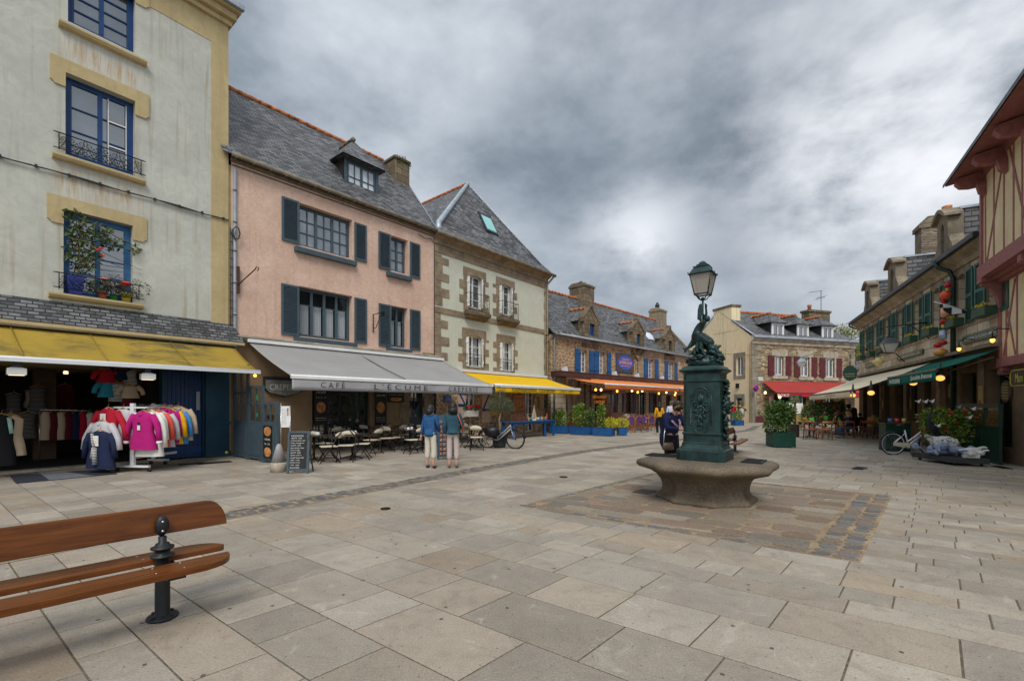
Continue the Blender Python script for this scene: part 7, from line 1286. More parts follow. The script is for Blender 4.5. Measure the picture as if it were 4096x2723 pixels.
def person(label,loc,rz,H=1.7,pose={},top=None,legs=None,hair=None,hlen=0,cut=.0,shoes=None,wide=1.0,coat=0,group=None,long_top=0,sleeve=True,seat=False,fine=False,curly=0):
    r=thing('person',label,'person',(loc[0],loc[1],0),rz,group); P=dict(BASE);
    if seat: P.update(SEAT)
    P.update({a:b for a,b in pose.items() if a!='face'}); k=H/1.7; P={a:tuple(c*k for c in b) for a,b in P.items()}; names=list(P); ix={n:i for i,n in enumerate(names)}
    order=['pel']+[n for n in names if n!='pel']; ix={n:i for i,n in enumerate(order)}
    v,f=skinmesh([P[n] for n in order],[(ix[a],ix[b]) for a,b in EDG],[RAD[n]*k*(wide if n in('pel','sp','ch') else 1)*(.8 if n in('pel','sp','ch','hipL','hipR','sL','sR','eL','eR') else 1) for n in order],1); m_=MB(); m_.add(v,f,0,True)
    for s in 'LR':
        w=Vector(P['w'+s]); h=Vector(P['h'+s]); d_=(h-w).normalized(); sd_=d_.cross(Vector((1,0,0)) if abs(d_.x)<.7 else Vector((0,1,0))).normalized(); up=d_.cross(sd_)
        for i in range(4): o=h+sd_*(i-1.5)*.017*k; l=(.07,.08,.075,.06)[i]*k; m_.tube([o,o+d_*l*.55+up*.004,o+d_*l+up*.02*k],[.0095*k,.0085*k,.006*k],6)
        o=(w+h)/2+sd_*.03*k; m_.tube([o,o+sd_*.02*k+d_*.03*k,o+sd_*.02*k+d_*.06*k+up*.01],[.011*k,.01*k,.007*k],6)
    hd=Vector(P['hd']); ht=Vector(P['ht']); up=(ht-hd).normalized(); c=(hd+ht)/2; fw=pose.get('face') ; fw=Vector(fw).normalized() if fw else Vector((0,-1,0)); fw=(fw-up*fw.dot(up)).normalized(); rt_=fw.cross(up).normalized()
    m_.ball(tuple(c+fw*.093*k-up*.01*k),(.014*k,.018*k,.018*k),0,6); m_.ball(tuple(c+fw*.07*k-up*.085*k),(.035*k,.03*k,.025*k),0,8)
    for s in (1,-1): m_.ball(tuple(c+rt_*s*.088*k-up*.01*k),(.014*k,.02*k,.03*k),0,6)
    b=m_.build('body',m_skin,r)
    m_=MB()
    for s in (1,-1): m_.ball(tuple(c+fw*.082*k+rt_*s*.03*k+up*.018*k),(.009*k,.009*k,.007*k),0,6)
    m_.build('eye',m_hb,b); m_=MB(); m_.ball(tuple(c+fw*.088*k-up*.05*k),(.022*k,.01*k,.007*k),0,6); m_.build('mouth',plain('lips',(.35,.1,.08)) if not bpy.data.materials.get('lips') else bpy.data.materials['lips'],b)
    g=.02*k
    if top:
        ns=['sp','pel','ch','sL','eL','sR','eR']+(['wL','wR'] if sleeve else []); j={n:i for i,n in enumerate(ns)}; pts=[P[n] for n in ns]; rr=[RAD[n]*k*(wide if n in('pel','sp','ch') else 1)+g*(1.2 if n[0]=='s' or n in('ch','pel') else 1) for n in ns]
        ed=[(a,b_) for a,b_ in EDG if a in j and b_ in j]; ed=[(j[a],j[b_]) for a,b_ in ed]
        nk=Vector(P['ch'])+(Vector(P['nk'])-Vector(P['ch']))*.72; pts.append(tuple(nk)); rr.append(.078*k); ed.append((j['ch'],len(pts)-1))
        if long_top: p=Vector(P['pel']); q=Vector(P['sp']); e=p+Vector((0,0,-1))*long_top*k; pts.append(tuple(e)); rr.append(.135*k*wide); ed.append((j['pel'],len(pts)-1))
        v,f=skinmesh(pts,ed,rr,1); m_=MB(); m_.add(v,f,0,True); m_.build('jacket',top,r)
    if legs:
        ns=['pel','hipL','hipR','kL','kR']; j={n:i for i,n in enumerate(ns)}; pts=[P[n] for n in ns]; rr=[RAD[n]*k*(wide if n=='pel' else 1)+g*{'p':.4,'h':.2,'k':1.2}[n[0]] for n in ns]; ed=[(0,1),(0,2),(1,3),(2,4)]; a=Vector(P['pel']); b_=Vector(P['sp']); pts.append(tuple(a+(b_-a)*.5)); rr.append(RAD['sp']*k*wide); ed.append((0,5))
        for s in 'LR': a=Vector(P['k'+s]); b_=Vector(P['a'+s]); e=a+(b_-a)*(1-cut); pts.append(tuple(e)); rr.append((.058 if cut else .05)*k+g*.8); ed.append((j['k'+s],len(pts)-1))
        v,f=skinmesh(pts,ed,rr,1); m_=MB(); m_.add(v,f,0,True); m_.build('trousers',legs,r)
    if shoes:
        for s in 'LR':
            a=Vector(P['a'+s]); t_=Vector(P['t'+s]); v,f=skinmesh([(a.x,a.y+.02*k,.05*k),(t_.x,t_.y,.045*k)],[(0,1)],[.05*k,.045*k],1); m_=MB(); m_.add(v,f,0,True); m_.build('shoe',shoes,r)
    if hair:
        m_=MB(); m_.ball(tuple(c-fw*.028*k+up*.025*k),(.104*k,.108*k,.112*k),0,18,None,.22 if not curly else .4,3)
        if hlen:
            n_=Vector(P['nk'])-fw*.05*k; pts=[tuple(c-fw*.045*k),tuple(n_+up*.03),tuple(n_-Vector((0,0,hlen))-fw*.02)]; m_.tube(pts,[.1*k,.1*k+curly*.03,.06*k],10)
        if curly:
            rg=random.Random(2)
            for i in range(46):
                a_=rg.uniform(0,2*PI); e=rg.uniform(-.6,1.4); q=rt_*math.cos(a_)*math.cos(e)*.1+up*(math.sin(e)*.1)-fw*abs(math.sin(a_)*math.cos(e))*.1; q2=c+q*k-up*(0 if e>0 else .05)*k; m_.ball(tuple(q2),(.033*k*curly,)*3,0,6,None,.4,i)
        m_.build('hair',hair,r)
    return r,P,k
def bag(r,p,sz,mat,strap=None,name='handbag'):
    m_=MB(); m_.lathe([(.7,-.5),(1,-.4),(.95,.1),(.75,.5),(.6,.52)],c=(0,0,0),n=14,M=Matrix.Translation(p)@Matrix.Diagonal((sz[0],sz[1],sz[2],1)))
    b=m_.build(name,mat,r)
    if strap: m_=MB(); m_.tube(strap,.011,6); m_.build('strap',STR[0],b)
    return b
# two women reading the menu stand
m_tan=plain('tan_leather',(.35,.13,.04),.5); m_blkl=plain('black_leather',(.012,.012,.013),.4); m_orst=plain('orange_strap',(.6,.1,.015),.5); STR=[m_orst]
x1,y1=G(1722,1872); x2,y2=G(1812,1871)
r,P,k=person('person in a blue denim jacket and cream cropped trousers, left of the standing pair',(x1,y1),rad(160),1.57,dict(wR=(-.16,-.22,.98),hR=(-.13,-.29,1.02),eR=(-.22,-.02,1.14),wL=(.27,.02,.9),hL=(.28,.03,.82),hd=(.0,-.03,1.55),ht=(.02,-.05,1.62),aL=(.11,.0,.09),tL=(.12,-.14,.035)),m_denim,m_beige,m_hb,.02,.35,m_shoe,1.3,long_top=.12)
r,P,k=person('person with curly dark hair, denim jacket and orange bag strap, right of the pair',(x2,y2),rad(184),1.60,dict(wR=(-.2,-.2,1.05),hR=(-.16,-.27,1.1),eR=(-.24,.0,1.15)),m_denim2,m_beige2,m_hb,.03,.25,plain('grey_shoe',(.12,.11,.1)),1.36,curly=1.1,long_top=.07)
STR[0]=m_orst; bag(r,(-.27,.02,.78),(.12,.06,.16),m_blkl,[(-.12,.12,1.36),(-.2,.13,1.15),(-.27,.06,.9)],'shoulder_bag')
# woman drinking at the fountain
r,P,k=person('person in a navy coat bending to drink at the left tap of the fountain',(3.28,9.25),rad(20),1.70,dict(pel=(0,.1,.95),sp=(.0,.04,1.12),ch=(.0,-.03,1.28),nk=(0,-.09,1.41),hd=(.02,-.15,1.49),ht=(.03,-.19,1.56),sL=(.17,-.03,1.37),eL=(.26,-.14,1.12),wL=(.3,-.38,1.14),hL=(.3,-.46,1.16),sR=(-.17,-.03,1.37),eR=(-.22,-.12,1.12),wR=(-.06,-.32,1.1),hR=(.0,-.38,1.1),face=(.2,-1,-.6)),m_nvy,m_ink,m_hb,0,.0,m_shoe,1.38,long_top=.34)
m_=MB(); m_.tube([(-.09,-.05,1.3),(-.08,-.17,1.22),(.02,-.21,1.1),(.08,-.16,1.24),(.09,-.03,1.34)],.024,8); m_.build('scarf',plain('pink_pattern_scarf',(.28,.17,.22),.8,0,.8,30),r); STR[0]=m_chr; bag(r,(-.2,-.14,.75),(.14,.06,.15),plain('brown_leather',(.12,.08,.05),.4),[(-.1,.02,1.3),(-.28,-.12,1.0),(-.3,-.13,.8)])
# strollers by the restaurant and at the far end
x,y=G(2637,1738); r,P,k=person('person with long dark hair and a mustard jacket walking away past the restaurant',(x,y),rad(175),1.66,dict(kL=(.1,-.1,.52),aL=(.1,.05,.09),aR=(-.09,.15,.12),tR=(-.09,.02,.05)),m_must,m_ink,m_hb,.22,.0,m_shw,1.05); bag(r,(-.3,.0,.62),(.13,.07,.12),m_blkl)
x,y=25.5*(2684-CX)/FL,25.5; person('person with cropped hair and a pale lilac hooded top beyond the mustard jacket',(x,y),rad(175),1.74,{},m_lil,m_jean,m_hgr,0,.0,m_shw,1.15)
x,y=G(2931,1699); person('person in a red shirt and jeans standing by the cream gable',(x,y),rad(150),1.76,dict(wR=(-.1,-.3,1.1),hR=(-.06,-.36,1.12)),c_red,m_jean,m_hb,0,.0,m_shoe)
x,y=G(2966,1700); person('person in a white patterned tunic with bare legs by the cream gable',(x,y),rad(200),1.7,{},plain('patterned_cloth',(.5,.5,.52),.8,0,.8,40),None,m_hbr,.08,0,m_shoe,1.1,long_top=.2,sleeve=False)
for (px,yy,lb,mt,hr,a,sc_) in ((3122,33,'person in a white hooded top browsing under the red awning',m_lil,m_hgr,170,1.72),(3103,34.5,'person in a dark red top behind the shopper in white',c_mar,m_hb,150,1.74)): person(lb,((px-CX)/FL*yy,yy),rad(a),sc_,{},mt,m_jean,hr,0,0,m_shoe,1.1)
# ================================================================ furniture
m_cane=plain('cream_canework',(.55,.48,.36),.8,0,.15,40,.2); m_blk=plain('black_metal_frame',(.015,.013,.012),.4,.2,.2,20); m_wick=plain('orange_rattan',(.5,.17,.03),.5,0,.3,30); m_purp=plain('purple_weave',(.08,.03,.14),.7,0,.3,40); m_chw=wood('red_brown_chair_wood',(.16,.035,.015),(.26,.07,.03),.35); m_cho=wood('orange_chair_wood',(.35,.12,.03),(.5,.2,.06),.35)
def cafe_chair(label,p,rz,group='folding chairs on the creperie terrace'):
    r=thing('folding_chair',label,'chair',(p[0],p[1],0),rz,group); m_=MB(); m_.box(-.21,.21,-.22,.2,.44,.465); m_.build('seat',m_cane,r,bevel=.012)
    m_=MB()
    for s in (-1,1): m_.tube([(s*.22,-.26,0),(s*.22,.05,.45),(s*.22,.2,.74)],.014,6); m_.tube([(s*.2,.28,0),(s*.2,.0,.43)],.013,6)
    m_.tube([(-.22,.2,.74),(-.19,.27,.82),(-.08,.33,.86),(.08,.33,.86),(.19,.27,.82),(.22,.2,.74),(.2,.12,.70),(.21,-.0,.69)],.014,6); m_.tube([(-.22,.2,.74),(-.2,.12,.7),(-.21,0,.69)],.014,6); m_.tube([(-.21,.22,.08),(.21,.22,.08)],.01,5); m_.tube([(-.22,-.18,.1),(.22,-.18,.1)],.01,5); m_.build('frame',m_blk,r)
    m_=MB(); m_.sheet(lambda a,b:(.2*math.cos(PI*a)*-1,.2+.12*math.sin(PI*a),.68+.16*b*(.45+.55*math.sin(PI*a))),12,2); m_.build('backrest',m_cane,r,fix=False,solid=.012); return r
def cafe_table(label,p,rz,top=.7,group='square tables on the creperie terrace',mt=None,h=.74):
    r=thing('cafe_table',label,'table',(p[0],p[1],0),rz,group); m_=MB(); m_.box(-top/2,top/2,-top/2,top/2,h-.025,h); m_.build('tabletop',mt or plain('brown_tabletop',(.045,.03,.025),.35) if not bpy.data.materials.get('brown_tabletop') or mt else bpy.data.materials['brown_tabletop'],r,bevel=.006)
    m_=MB(); m_.tube([(0,0,.06),(0,0,h-.03)],.03,8)
    for q in range(4): a_=q*PI/2+PI/4; m_.tube([(0,0,.1),(.3*math.cos(a_),.3*math.sin(a_),.015)],[.03,.018],6)
    m_.build('pedestal_leg',m_blk,r); return r
m_chi=plain('white_china',(.75,.75,.76),.2,0,.03)
def cup(label,p,z,group='white cups set out on the creperie tables'):
    r=thing('cup',label,'cup',(p[0],p[1],z),random.uniform(0,6),group); m_=MB(); m_.lathe([(.085,0),(.09,.008),(.03,.01)],n=12); m_.build('saucer',m_chi,r); m_=MB(); m_.lathe([(.025,.012),(.04,.03),(.046,.07),(.042,.07),(.03,.03),(.01,.02)],n=12); m_.tube([(.042,0,.06),(.065,0,.055),(.062,0,.035),(.038,0,.03)],.006,5); m_.build('bowl',m_chi,r); return r
cc=cafe_chair('black folding chair with cream seat, nearest the chalk board',G(1315,1851),rad(-60)); ctb=cafe_table('square table directly behind the chalk board with two cups',G(1256,1846),az7); cup0=cup('white cup on the table behind the chalk board, left one',(0,0),.74)
used=[0]
def onto(src,p,rz,lb,grp=None): return dup(src,(p[0],p[1],0),rz,lb,grp)
tabs=[(G(1256,1846),'behind the chalk board'),(G(1409,1834),'in the front row right of the chalk board'),(G(1350,1785),'near the tan wall in the back row'),(G(1530,1790),'in the middle of the terrace front row'),(G(1640,1803),'left of the person in blue denim'),(G(1560,1760),'in the back row before the dark green door'),(G(1886,1789),'right of the two standing people'),(G(1470,1775),'before the glazed door'),(G(1620,1775),'left of the house door in the back row'),(G(1690,1800),'behind the standing pair')]
for i,(p,lb) in enumerate(tabs):
    if i: onto(ctb,p,az7,'square table '+lb)
    else: pass
    for j,(dx,dy) in enumerate(((-.16,-.1),(.16,.1),(.12,-.18))):
        if i==0 and j==0: cup0.location=(p[0]+dx,p[1]+dy,.741); continue
        if j==2 and i not in(3,5,8): continue
        q=Matrix.Rotation(az7,2)@Vector((dx,dy)); c_=dup(cup0,(p[0]+q.x,p[1]+q.y,.741),random.uniform(0,6),'white cup, '+('near left','far right','near right')[j]+' on the table '+lb)
chs=[((1447,1836),100,'second from the chalk board, facing left'),((1330,1800),-120,'behind the front chair, partly hidden by it'),((1375,1775),30,'by the tan wall with its back to the wall'),((1245,1780),20,'beside the seated person in dark red'),((1528,1786),-95,'in front of the second black poster'),((1500,1765),150,'half hidden under the middle table'),((1585,1762),190,'against the stone wall right of the poster'),((1595,1800),-70,'third of the front row from the left'),((1654,1814),-50,'directly left of the person in blue denim'),((1560,1775),100,'between the two middle tables'),((1640,1762),170,'before the dark green house door'),((1700,1790),60,'behind the person in blue denim'),((1875,1789),-60,'just right of the person with the orange strap'),((1925,1781),110,'rightmost of the terrace by the shutter'),((1470,1790),60,'between the first and second front tables'),((1290,1835),150,'close to the first table, turned to the wall'),((1385,1845),10,'with its back to the square by the second table'),((1545,1805),30,'facing the third front table'),((1615,1785),-160,'between the poster and the blue denim jacket'),((1675,1775),90,'tucked behind the fourth table'),((1440,1765),-20,'at the glazed door of the creperie'),((1490,1815),-110,'in the gap between second and third tables'),((1860,1770),170,'behind the table right of the standing pair'),((1905,1800),10,'nearest the olive tree tub'),((1750,1772),180,'behind the pair of standing people')]
for (p,a,lb) in chs: onto(cc,G(*p),rad(a),'black folding chair '+lb)
# people seated at the creperie
x,y=G(1200,1790); person('person in a dark maroon top seated with back turned behind the menu stand',(x,y),rad(150),1.7,{},c_mar,m_ink,m_hb,0,0,m_shoe,1.15,seat=True)
x,y=G(1088,1812); person('person in a white shirt seated behind the glazed windbreak',(x,y),rad(-20),1.68,{},m_lil,m_jean,m_hbr,0,0,m_shoe,seat=True)
# chalk board, menu stand, umbrella foot
x,y=G(1190,1893); ab=thing('chalkboard','blue framed chalk menu board standing on the paving','chalkboard',(x,y,0),rad(2)); w=.5; h=.98
M=T(0,0,0,0,rad(-6)); m_=MB(); m_.box(-w/2,-w/2+.05,-.02,.02,0,h,0,M); m_.box(w/2-.05,w/2,-.02,.02,0,h,0,M); m_.box(-w/2+.05,w/2-.05,-.02,.02,h-.05,h,0,M); m_.box(-w/2+.05,w/2-.05,-.02,.02,.06,.11,0,M); m_.tube([(-w/2+.03,.02,h-.1),(-w/2+.03,.35,0)],.018,5); m_.tube([(w/2-.03,.02,h-.1),(w/2-.03,.35,0)],.018,5); m_.build('frame',m_shut,ab)
m_=MB(); m_.box(-w/2+.05,w/2-.05,-.012,.012,.11,h-.05,0,M); bd=m_.build('board',m_pbk,ab)
for i,(s,kk) in enumerate((('NOS SUGGESTIONS',.8),('GALETTE   9,80€',.7),('emmental, jambon, oeuf',.9),('crème, champignons',.85),('GALETTE   8,20€',.65),('thon, tomate, crème',.85),('salade, fromage',.6),('GALETTE   8,60€',.65),('oignons, lardons',.7),('caramel, beurre salé',.85),('CRÊPE   5,60€',.6),('pommes, caramel',.65),('CAFÉ   3,80€',.6),('chocolat chaud',.6))): text(s,(w-.14)*kk,.034,M@T(-w/2+.07,-.015,h-.13-i*.056),m_wl,'chalk_writing',bd,shear=.15)
x,y=G(1116,1886); ub_=thing('parasol_base','grey round stone parasol base with a conical top beside the chalk board','parasol base',(x,y,0)); m_=MB(); m_.lathe([(.19,0),(.19,.2),(.18,.22),(.05,.28),(.03,.3)],n=20); m_.build('base',m_quoinl,ub_); m_=MB(); m_.lathe([(.17,.22),(.06,.62),(.03,.66)],n=14); m_.build('cover',plain('grey_cover',(.3,.28,.27)),ub_)
x,y=G(1142,1862); ms=thing('menu_stand','white printed menu held up on a thin metal stand','menu stand',(x,y,0),rad(12)); m_=MB(); m_.tube([(-.11,0,0),(-.11,0,1.62)],.01,5); m_.tube([(.11,0,0),(.11,0,1.56)],.01,5); m_.box(-.2,.2,-.15,.15,0,.02); m_.build('stand',m_chr,ms); m_=MB(); m_.box(-.1,.1,-.012,.0,1.0,1.55); pg=m_.build('page',m_white,ms); m_=MB(); m_.box(.04,.075,-.016,-.012,1.3,1.5); m_.build('picture',m_food,pg)
for i in range(13): text('galette complète',.11,.014,T(-.085,-.016,1.47-i*.034),m_black,'print',pg)
# A-frame rack of cards and menus at the two women
x,y=G(1792,1838); cr=thing('display_stand','dark teal A-frame rack of bracelets and menus between the two standing people','display stand',(x,y,0),rad(12)); m_=MB(); M=T(0,0,0,0,rad(-12)); m_.box(-.3,-.25,-.02,.02,0,1.3,0,M); m_.box(.25,.3,-.02,.02,0,1.3,0,M); m_.box(-.25,.25,-.02,.02,1.25,1.3,0,M); m_.box(-.25,.25,-.015,.015,.1,1.25,0,M); m_.tube([(-.27,.05,1.2),(-.27,.55,0)],.02,5); m_.tube([(.27,.05,1.2),(.27,.55,0)],.02,5); m_.build('frame',m_teal,cr)
m_=MB(); rg=random.Random(3)
for i in range(8):
    for j in range(5): m_.cb((-.2+j*.1,-.04,.18+i*.13),(.07,.03,.09),0,M)
m_.build('merchandise',plain('mixed_trinkets',(.25,.1,.05),.5,0,.9,14),cr); bag(r,(0,0,-5),(.01,.01,.01),m_tan) if False else None
# olive tree in its pot
x,y=G(1998,1789); tag(MB().lathe([(.21,0),(.24,.1),(.29,.5),(.31,.5),(.315,.58),(.29,.58),(.27,.5),(.02,.49)],n=24).build('plant_pot',plain('anthracite_pot',(.03,.033,.036),.5),loc=(x,y,0)),'big anthracite tub holding the olive tree','plant pot')
ol=thing('olive_tree','small standard olive tree with grey green crown in the anthracite tub','olive tree',(x,y,.45)); m_=MB(); m_.tube([(0,0,0),(.02,0,.35),(-.01,0,.6),(.06,0,.85)],[.055,.045,.04,.035],8)
for (a,b,c_) in ((-.25,.05,1.3),(.25,-.05,1.3),(.05,.2,1.5),(.0,-.2,1.2),(.35,.1,1.15),(-.3,-.1,1.15),(.02,0,1.75)): m_.tube([(.05,0,.8),(a*.5,b*.5,(c_+.8)/2),(a,b,c_)],[.022,.014,.006],5)
m_.build('trunk',plain('olive_bark',(.2,.16,.1),.9,0,.3,9,.4),ol); m_oliv=leafmat('olive_leaf',(.04,.06,.03),(.1,.14,.075),(.2,.24,.15)); m_=MB()
for (a,b,c_,r0,n) in ((0,0,1.22,.36,900),(.22,.05,1.15,.3,600),(-.22,0,1.12,.28,550),(.1,0,.98,.25,350),(.35,.0,1.0,.2,260),(-.32,0,1.0,.18,220),(0,0,1.5,.22,260),(-.02,0,1.78,.06,36),(.14,0,1.65,.1,60),(-.15,0,1.62,.1,50),(-.3,0,.85,.12,60),(.45,0,.9,.1,60)): clump(m_,(a,b,c_),(r0,r0,r0*.75),n,.055,shell=.7,asp=.25)
m_.build('crown',m_oliv,ol,fix=False); m_=MB(); clump(m_,(0,0,.08),(.24,.24,.03),200,.04,asp=.9); m_.build('bark_chips',plain('bark_chips',(.35,.16,.07),.9,0,.5,20),ol,fix=False)
# bicycles
def bike(label,loc,rz,frame_m,tyre_side=None,step=True,ebike=False,guard=None):
    r=thing('bicycle',label,'bicycle',loc,rz); R_=.345; wb_=1.08
    for x in (0,wb_):
        m_=MB(); m_.tube([(x+R_*math.cos(q*PI/18),0,R_+R_*math.sin(q*PI/18)) for q in range(36)],.022,8,closed=True); w=m_.build('wheel',m_blkl,r)
        m_=MB(); m_.tube([(x+(R_-.03)*math.cos(q*PI/18),0,R_+(R_-.03)*math.sin(q*PI/18)) for q in range(36)],.011,6,closed=True); m_.build('rim',m_wbar if not ebike else m_post,w)
        m_=MB();
        for q in range(18): a_=q*PI/9; m_.tube([(x,(.02 if q%2 else -.02),R_),(x+(R_-.03)*math.cos(a_),0,R_+(R_-.03)*math.sin(a_))],.0022,3)
        m_.build('spoke',m_chr,w); m_=MB(); m_.lathe([(.03,-.04),(.03,.04)],n=10,M=T(x,0,R_,0,rad(90))); m_.build('hub',m_post,w)
        m_=MB(); m_.tube([(x+(R_+.035)*math.cos(q),0,R_+(R_+.035)*math.sin(q)) for q in [(.1 if x else .4)+j*.22 for j in range(12 if x==0 else 10)]],.02,6); m_.build('mudguard',m_blkl,r)
    f=MB(); bb=(.43,0,.30); st=(.33,0,.78); hd=(.88,0,.86); hl=(.92,0,.72)
    f.tube([(0,-.03,R_),bb],.016,6); f.tube([(0,.03,R_),bb],.016,6); f.tube([(0,-.03,R_),(st[0]+.02,0,.68)],.013,6); f.tube([(0,.03,R_),(st[0]+.02,0,.68)],.013,6); f.tube([bb,st],.022,8); f.tube([bb,(.66,0,.5),hl],.03,8); f.tube([(.41,0,.42),(.65,0,.60),(hd[0],0,.82)],.024,8); f.tube([hl,hd],.028,8); f.build('frame',frame_m,r)
    f=MB(); f.tube([hl,(.99,.05,.52),(wb_,.05,R_)],.014,6); f.tube([hl,(.99,-.05,.52),(wb_,-.05,R_)],.014,6); f.build('fork',m_chr if not ebike else frame_m,r)
    f=MB(); f.tube([hd,(.85,0,1.0)],.014,6); f.tube([(.70,-.3,1.02),(.80,-.2,1.06),(.87,0,1.03),(.80,.2,1.06),(.70,.3,1.02)],.012,6); f.tube([(.70,-.3,1.02),(.6,-.32,1.0)],.017,6); f.tube([(.70,.3,1.02),(.6,.32,1.0)],.017,6); f.build('handlebar',m_blkl,r)
    f=MB(); f.tube([st,(.30,0,.9)],.013,6); f.ball((.24,0,.93),(.15,.085,.035),0,12); f.build('saddle',m_blkl,r)
    if guard: f=MB(); f.prism([(-.02,R_-.05),(-.02,R_+.05),(.38,.39),(.5,.36),(.52,.26),(.4,.21)],-.07,-.05,'y'); f.build('chain_guard',guard,r)
    f=MB(); f.tube([(.43,-.09,.3),(.5,-.09,.16)],.01,5); f.box(.46,.56,-.16,-.09,.14,.16); f.tube([(.43,.09,.3),(.36,.09,.44)],.01,5); f.lathe([(.06,-.078),(.06,-.07)],n=12,M=T(.43,0,.3,0,rad(90))); f.build('crank',m_post,r)
    f=MB(); f.tube([(.3,-.06,.3),(.42,-.2,.01)],.009,5); f.build('kick_stand',m_post,r)
    return r
x,y=G(3572,1816); x=(3572-CX)/FL*14.3; bk=bike('white step-through city bicycle standing before the pastry shop',(x,14.3,0),rad(-9),plain('white_cycle_paint',(.72,.72,.75),.25),guard=plain('cream_guard',(.6,.55,.42),.4))
text('GITANE',.26,.045,T(.55,-.035,.41)@Matrix.Rotation(rad(-42),4,'Y'),m_black,'lettering',bk.children[0])
f=MB(); f.tube([(-.15,-.1,.72),(.25,-.1,.72)],.008,4); f.tube([(-.15,.1,.72),(.25,.1,.72)],.008,4); f.tube([(-.1,-.1,.72),(0,-.06,.36)],.007,4); f.tube([(-.1,.1,.72),(0,.06,.36)],.007,4); f.build('luggage_rack',m_blkl,bk)
x,y=(2061-CX)/FL*16.1,16.1; bike('grey electric bicycle parked behind the olive tree tub',(x-1.02,y+.35,0),rad(-19),plain('grey_cycle_paint',(.25,.27,.3),.3),ebike=True)
f=MB(); f.ball((0,0,.6),(.28,.2,.22),0,12,None,.4,2); f.build('pannier',m_blkl,bpy.data.objects['bicycle.001'],loc=(.2,-.05,0))
# blue sales table with its goods
a,b=Vector(G(2083,1722)),Vector(G(2218,1744)); x,y=G(2150,1740); x0,y0=G(2180,1745); x3,y3=G(2214,1743); tb=thing('sales_table','bright blue wooden table displaying tins and jars outside the cannery','table',(x0,y0,0),F3.a)
L_=3.2; m_=MB(); m_.box(-L_+.6,.85,-.1,.72,.76,.8); m_.build('tabletop',m_blue,tb); m_=MB(); m_.box(-L_+.7,.75,-.04,-.02,.66,.76); m_.box(.73,.75,-.02,.62,.66,.76); m_.build('apron',m_blue,tb)
for (xx,yy) in ((0.0,0),(.72,0.0),(.72,.6),(-L_+.75,0),(-L_+.75,.6)): m_=MB(); m_.box(xx-.045,xx+.045,yy-.045,yy+.045,0,.76); m_.build('leg',m_blue,tb)
Tb=T(x0,y0,0,F3.a)
goods=[('boat',-.55),('tin',-.4),('tin',-.25),('jar',-.1),('jar',.08),('tin',.25),('jar',.4),('bottle',.5),('crate',-1.5),('crate',-1.9),('bottle',-1.1),('jar',-1.0),('tin',-.8)]
cols=[(.5,.08,.03),(.6,.35,.03),(.65,.64,.6),(.1,.2,.4),(.55,.3,.1),(.1,.25,.08),(.6,.1,.2)]
for i,(kd,xx) in enumerate(goods):
    p=Tb@Vector((xx,.25,.8)); mt=plain('goods_colour_%d'%i,cols[i%7],.35)
    nm='%s on the blue table'%({'tin':'small round tin','jar':'glass jar','bottle':'tall bottle','crate':'dark wooden crate of goods','boat':'model'}[kd]); wh=['far left','left end','left of the bottle','beside the crates','left middle','middle','right of the middle','next to the model boat','right part','near the right end','right end','rightmost corner','foremost'][i]
    if kd=='boat': o=thing('model_boat','small model sailing boat on the blue table','model boat',p,F3.a); m_=MB(); m_.prism([(-.25,.08),(-.18,.0),(.16,0),(.25,.1)],-.04,.04,'y'); m_.build('hull',m_white,o); m_=MB(); m_.prism([(-.22,.12),(.0,.12),(0,.75)],-.004,.004,'y'); m_.prism([(.03,.12),(.2,.12),(.03,.6)],-.004,.004,'y'); m_.tube([(0,0,.08),(0,0,.78)],.008,5); m_.build('sail',c_bei,o); continue
    m_=MB()
    if kd=='tin': m_.lathe([(.06,0),(.06,.14),(.055,.145)],n=14)
    elif kd=='jar': m_.lathe([(.05,0),(.055,.02),(.055,.13),(.035,.16),(.042,.165),(.042,.19)],n=14)
    elif kd=='bottle': m_.lathe([(.045,0),(.045,.2),(.018,.27),(.018,.34)],n=12)
    else: m_.box(-.18,.18,-.15,.15,0,.02); m_.box(-.18,-.165,-.15,.15,.02,.28); m_.box(.165,.18,-.15,.15,.02,.28); m_.box(-.165,.165,.135,.15,.02,.34); m_.box(-.16,.16,-.13,.13,.02,.2); mt=m_bwood
    tag(m_.build({'tin':'food_tin','jar':'food_jar','bottle':'bottle','crate':'crate'}[kd],mt,loc=p,rot=F3.a),nm+', '+wh,{'tin':'tin','jar':'jar','bottle':'bottle','crate':'crate'}[kd],'goods on the blue table')
p=F3.W(F3.U(1885,.18),.18,1.0); fb=thing('flower_trough','white painted flower trough with red geraniums below the cannery window','flower box',p,F3.a); m_=MB(); m_.box(-.38,.38,-.12,.1,0,.3); m_.build('trough',m_white,fb); m_=MB(); clump(m_,(0,0,.4),(.5,.15,.16),220,.1); m_.build('foliage',m_climb,fb,fix=False); m_=MB()
for (a,b) in ((-.35,.5),(-.2,.42),(.1,.56),(.3,.5),(.42,.45),(-.05,.5)): m_.ball((a,-.12,b),(.08,.06,.06),0,8,None,.5,a)
m_.build('flower',plain('crimson_petals',(.55,.01,.04)),fb)
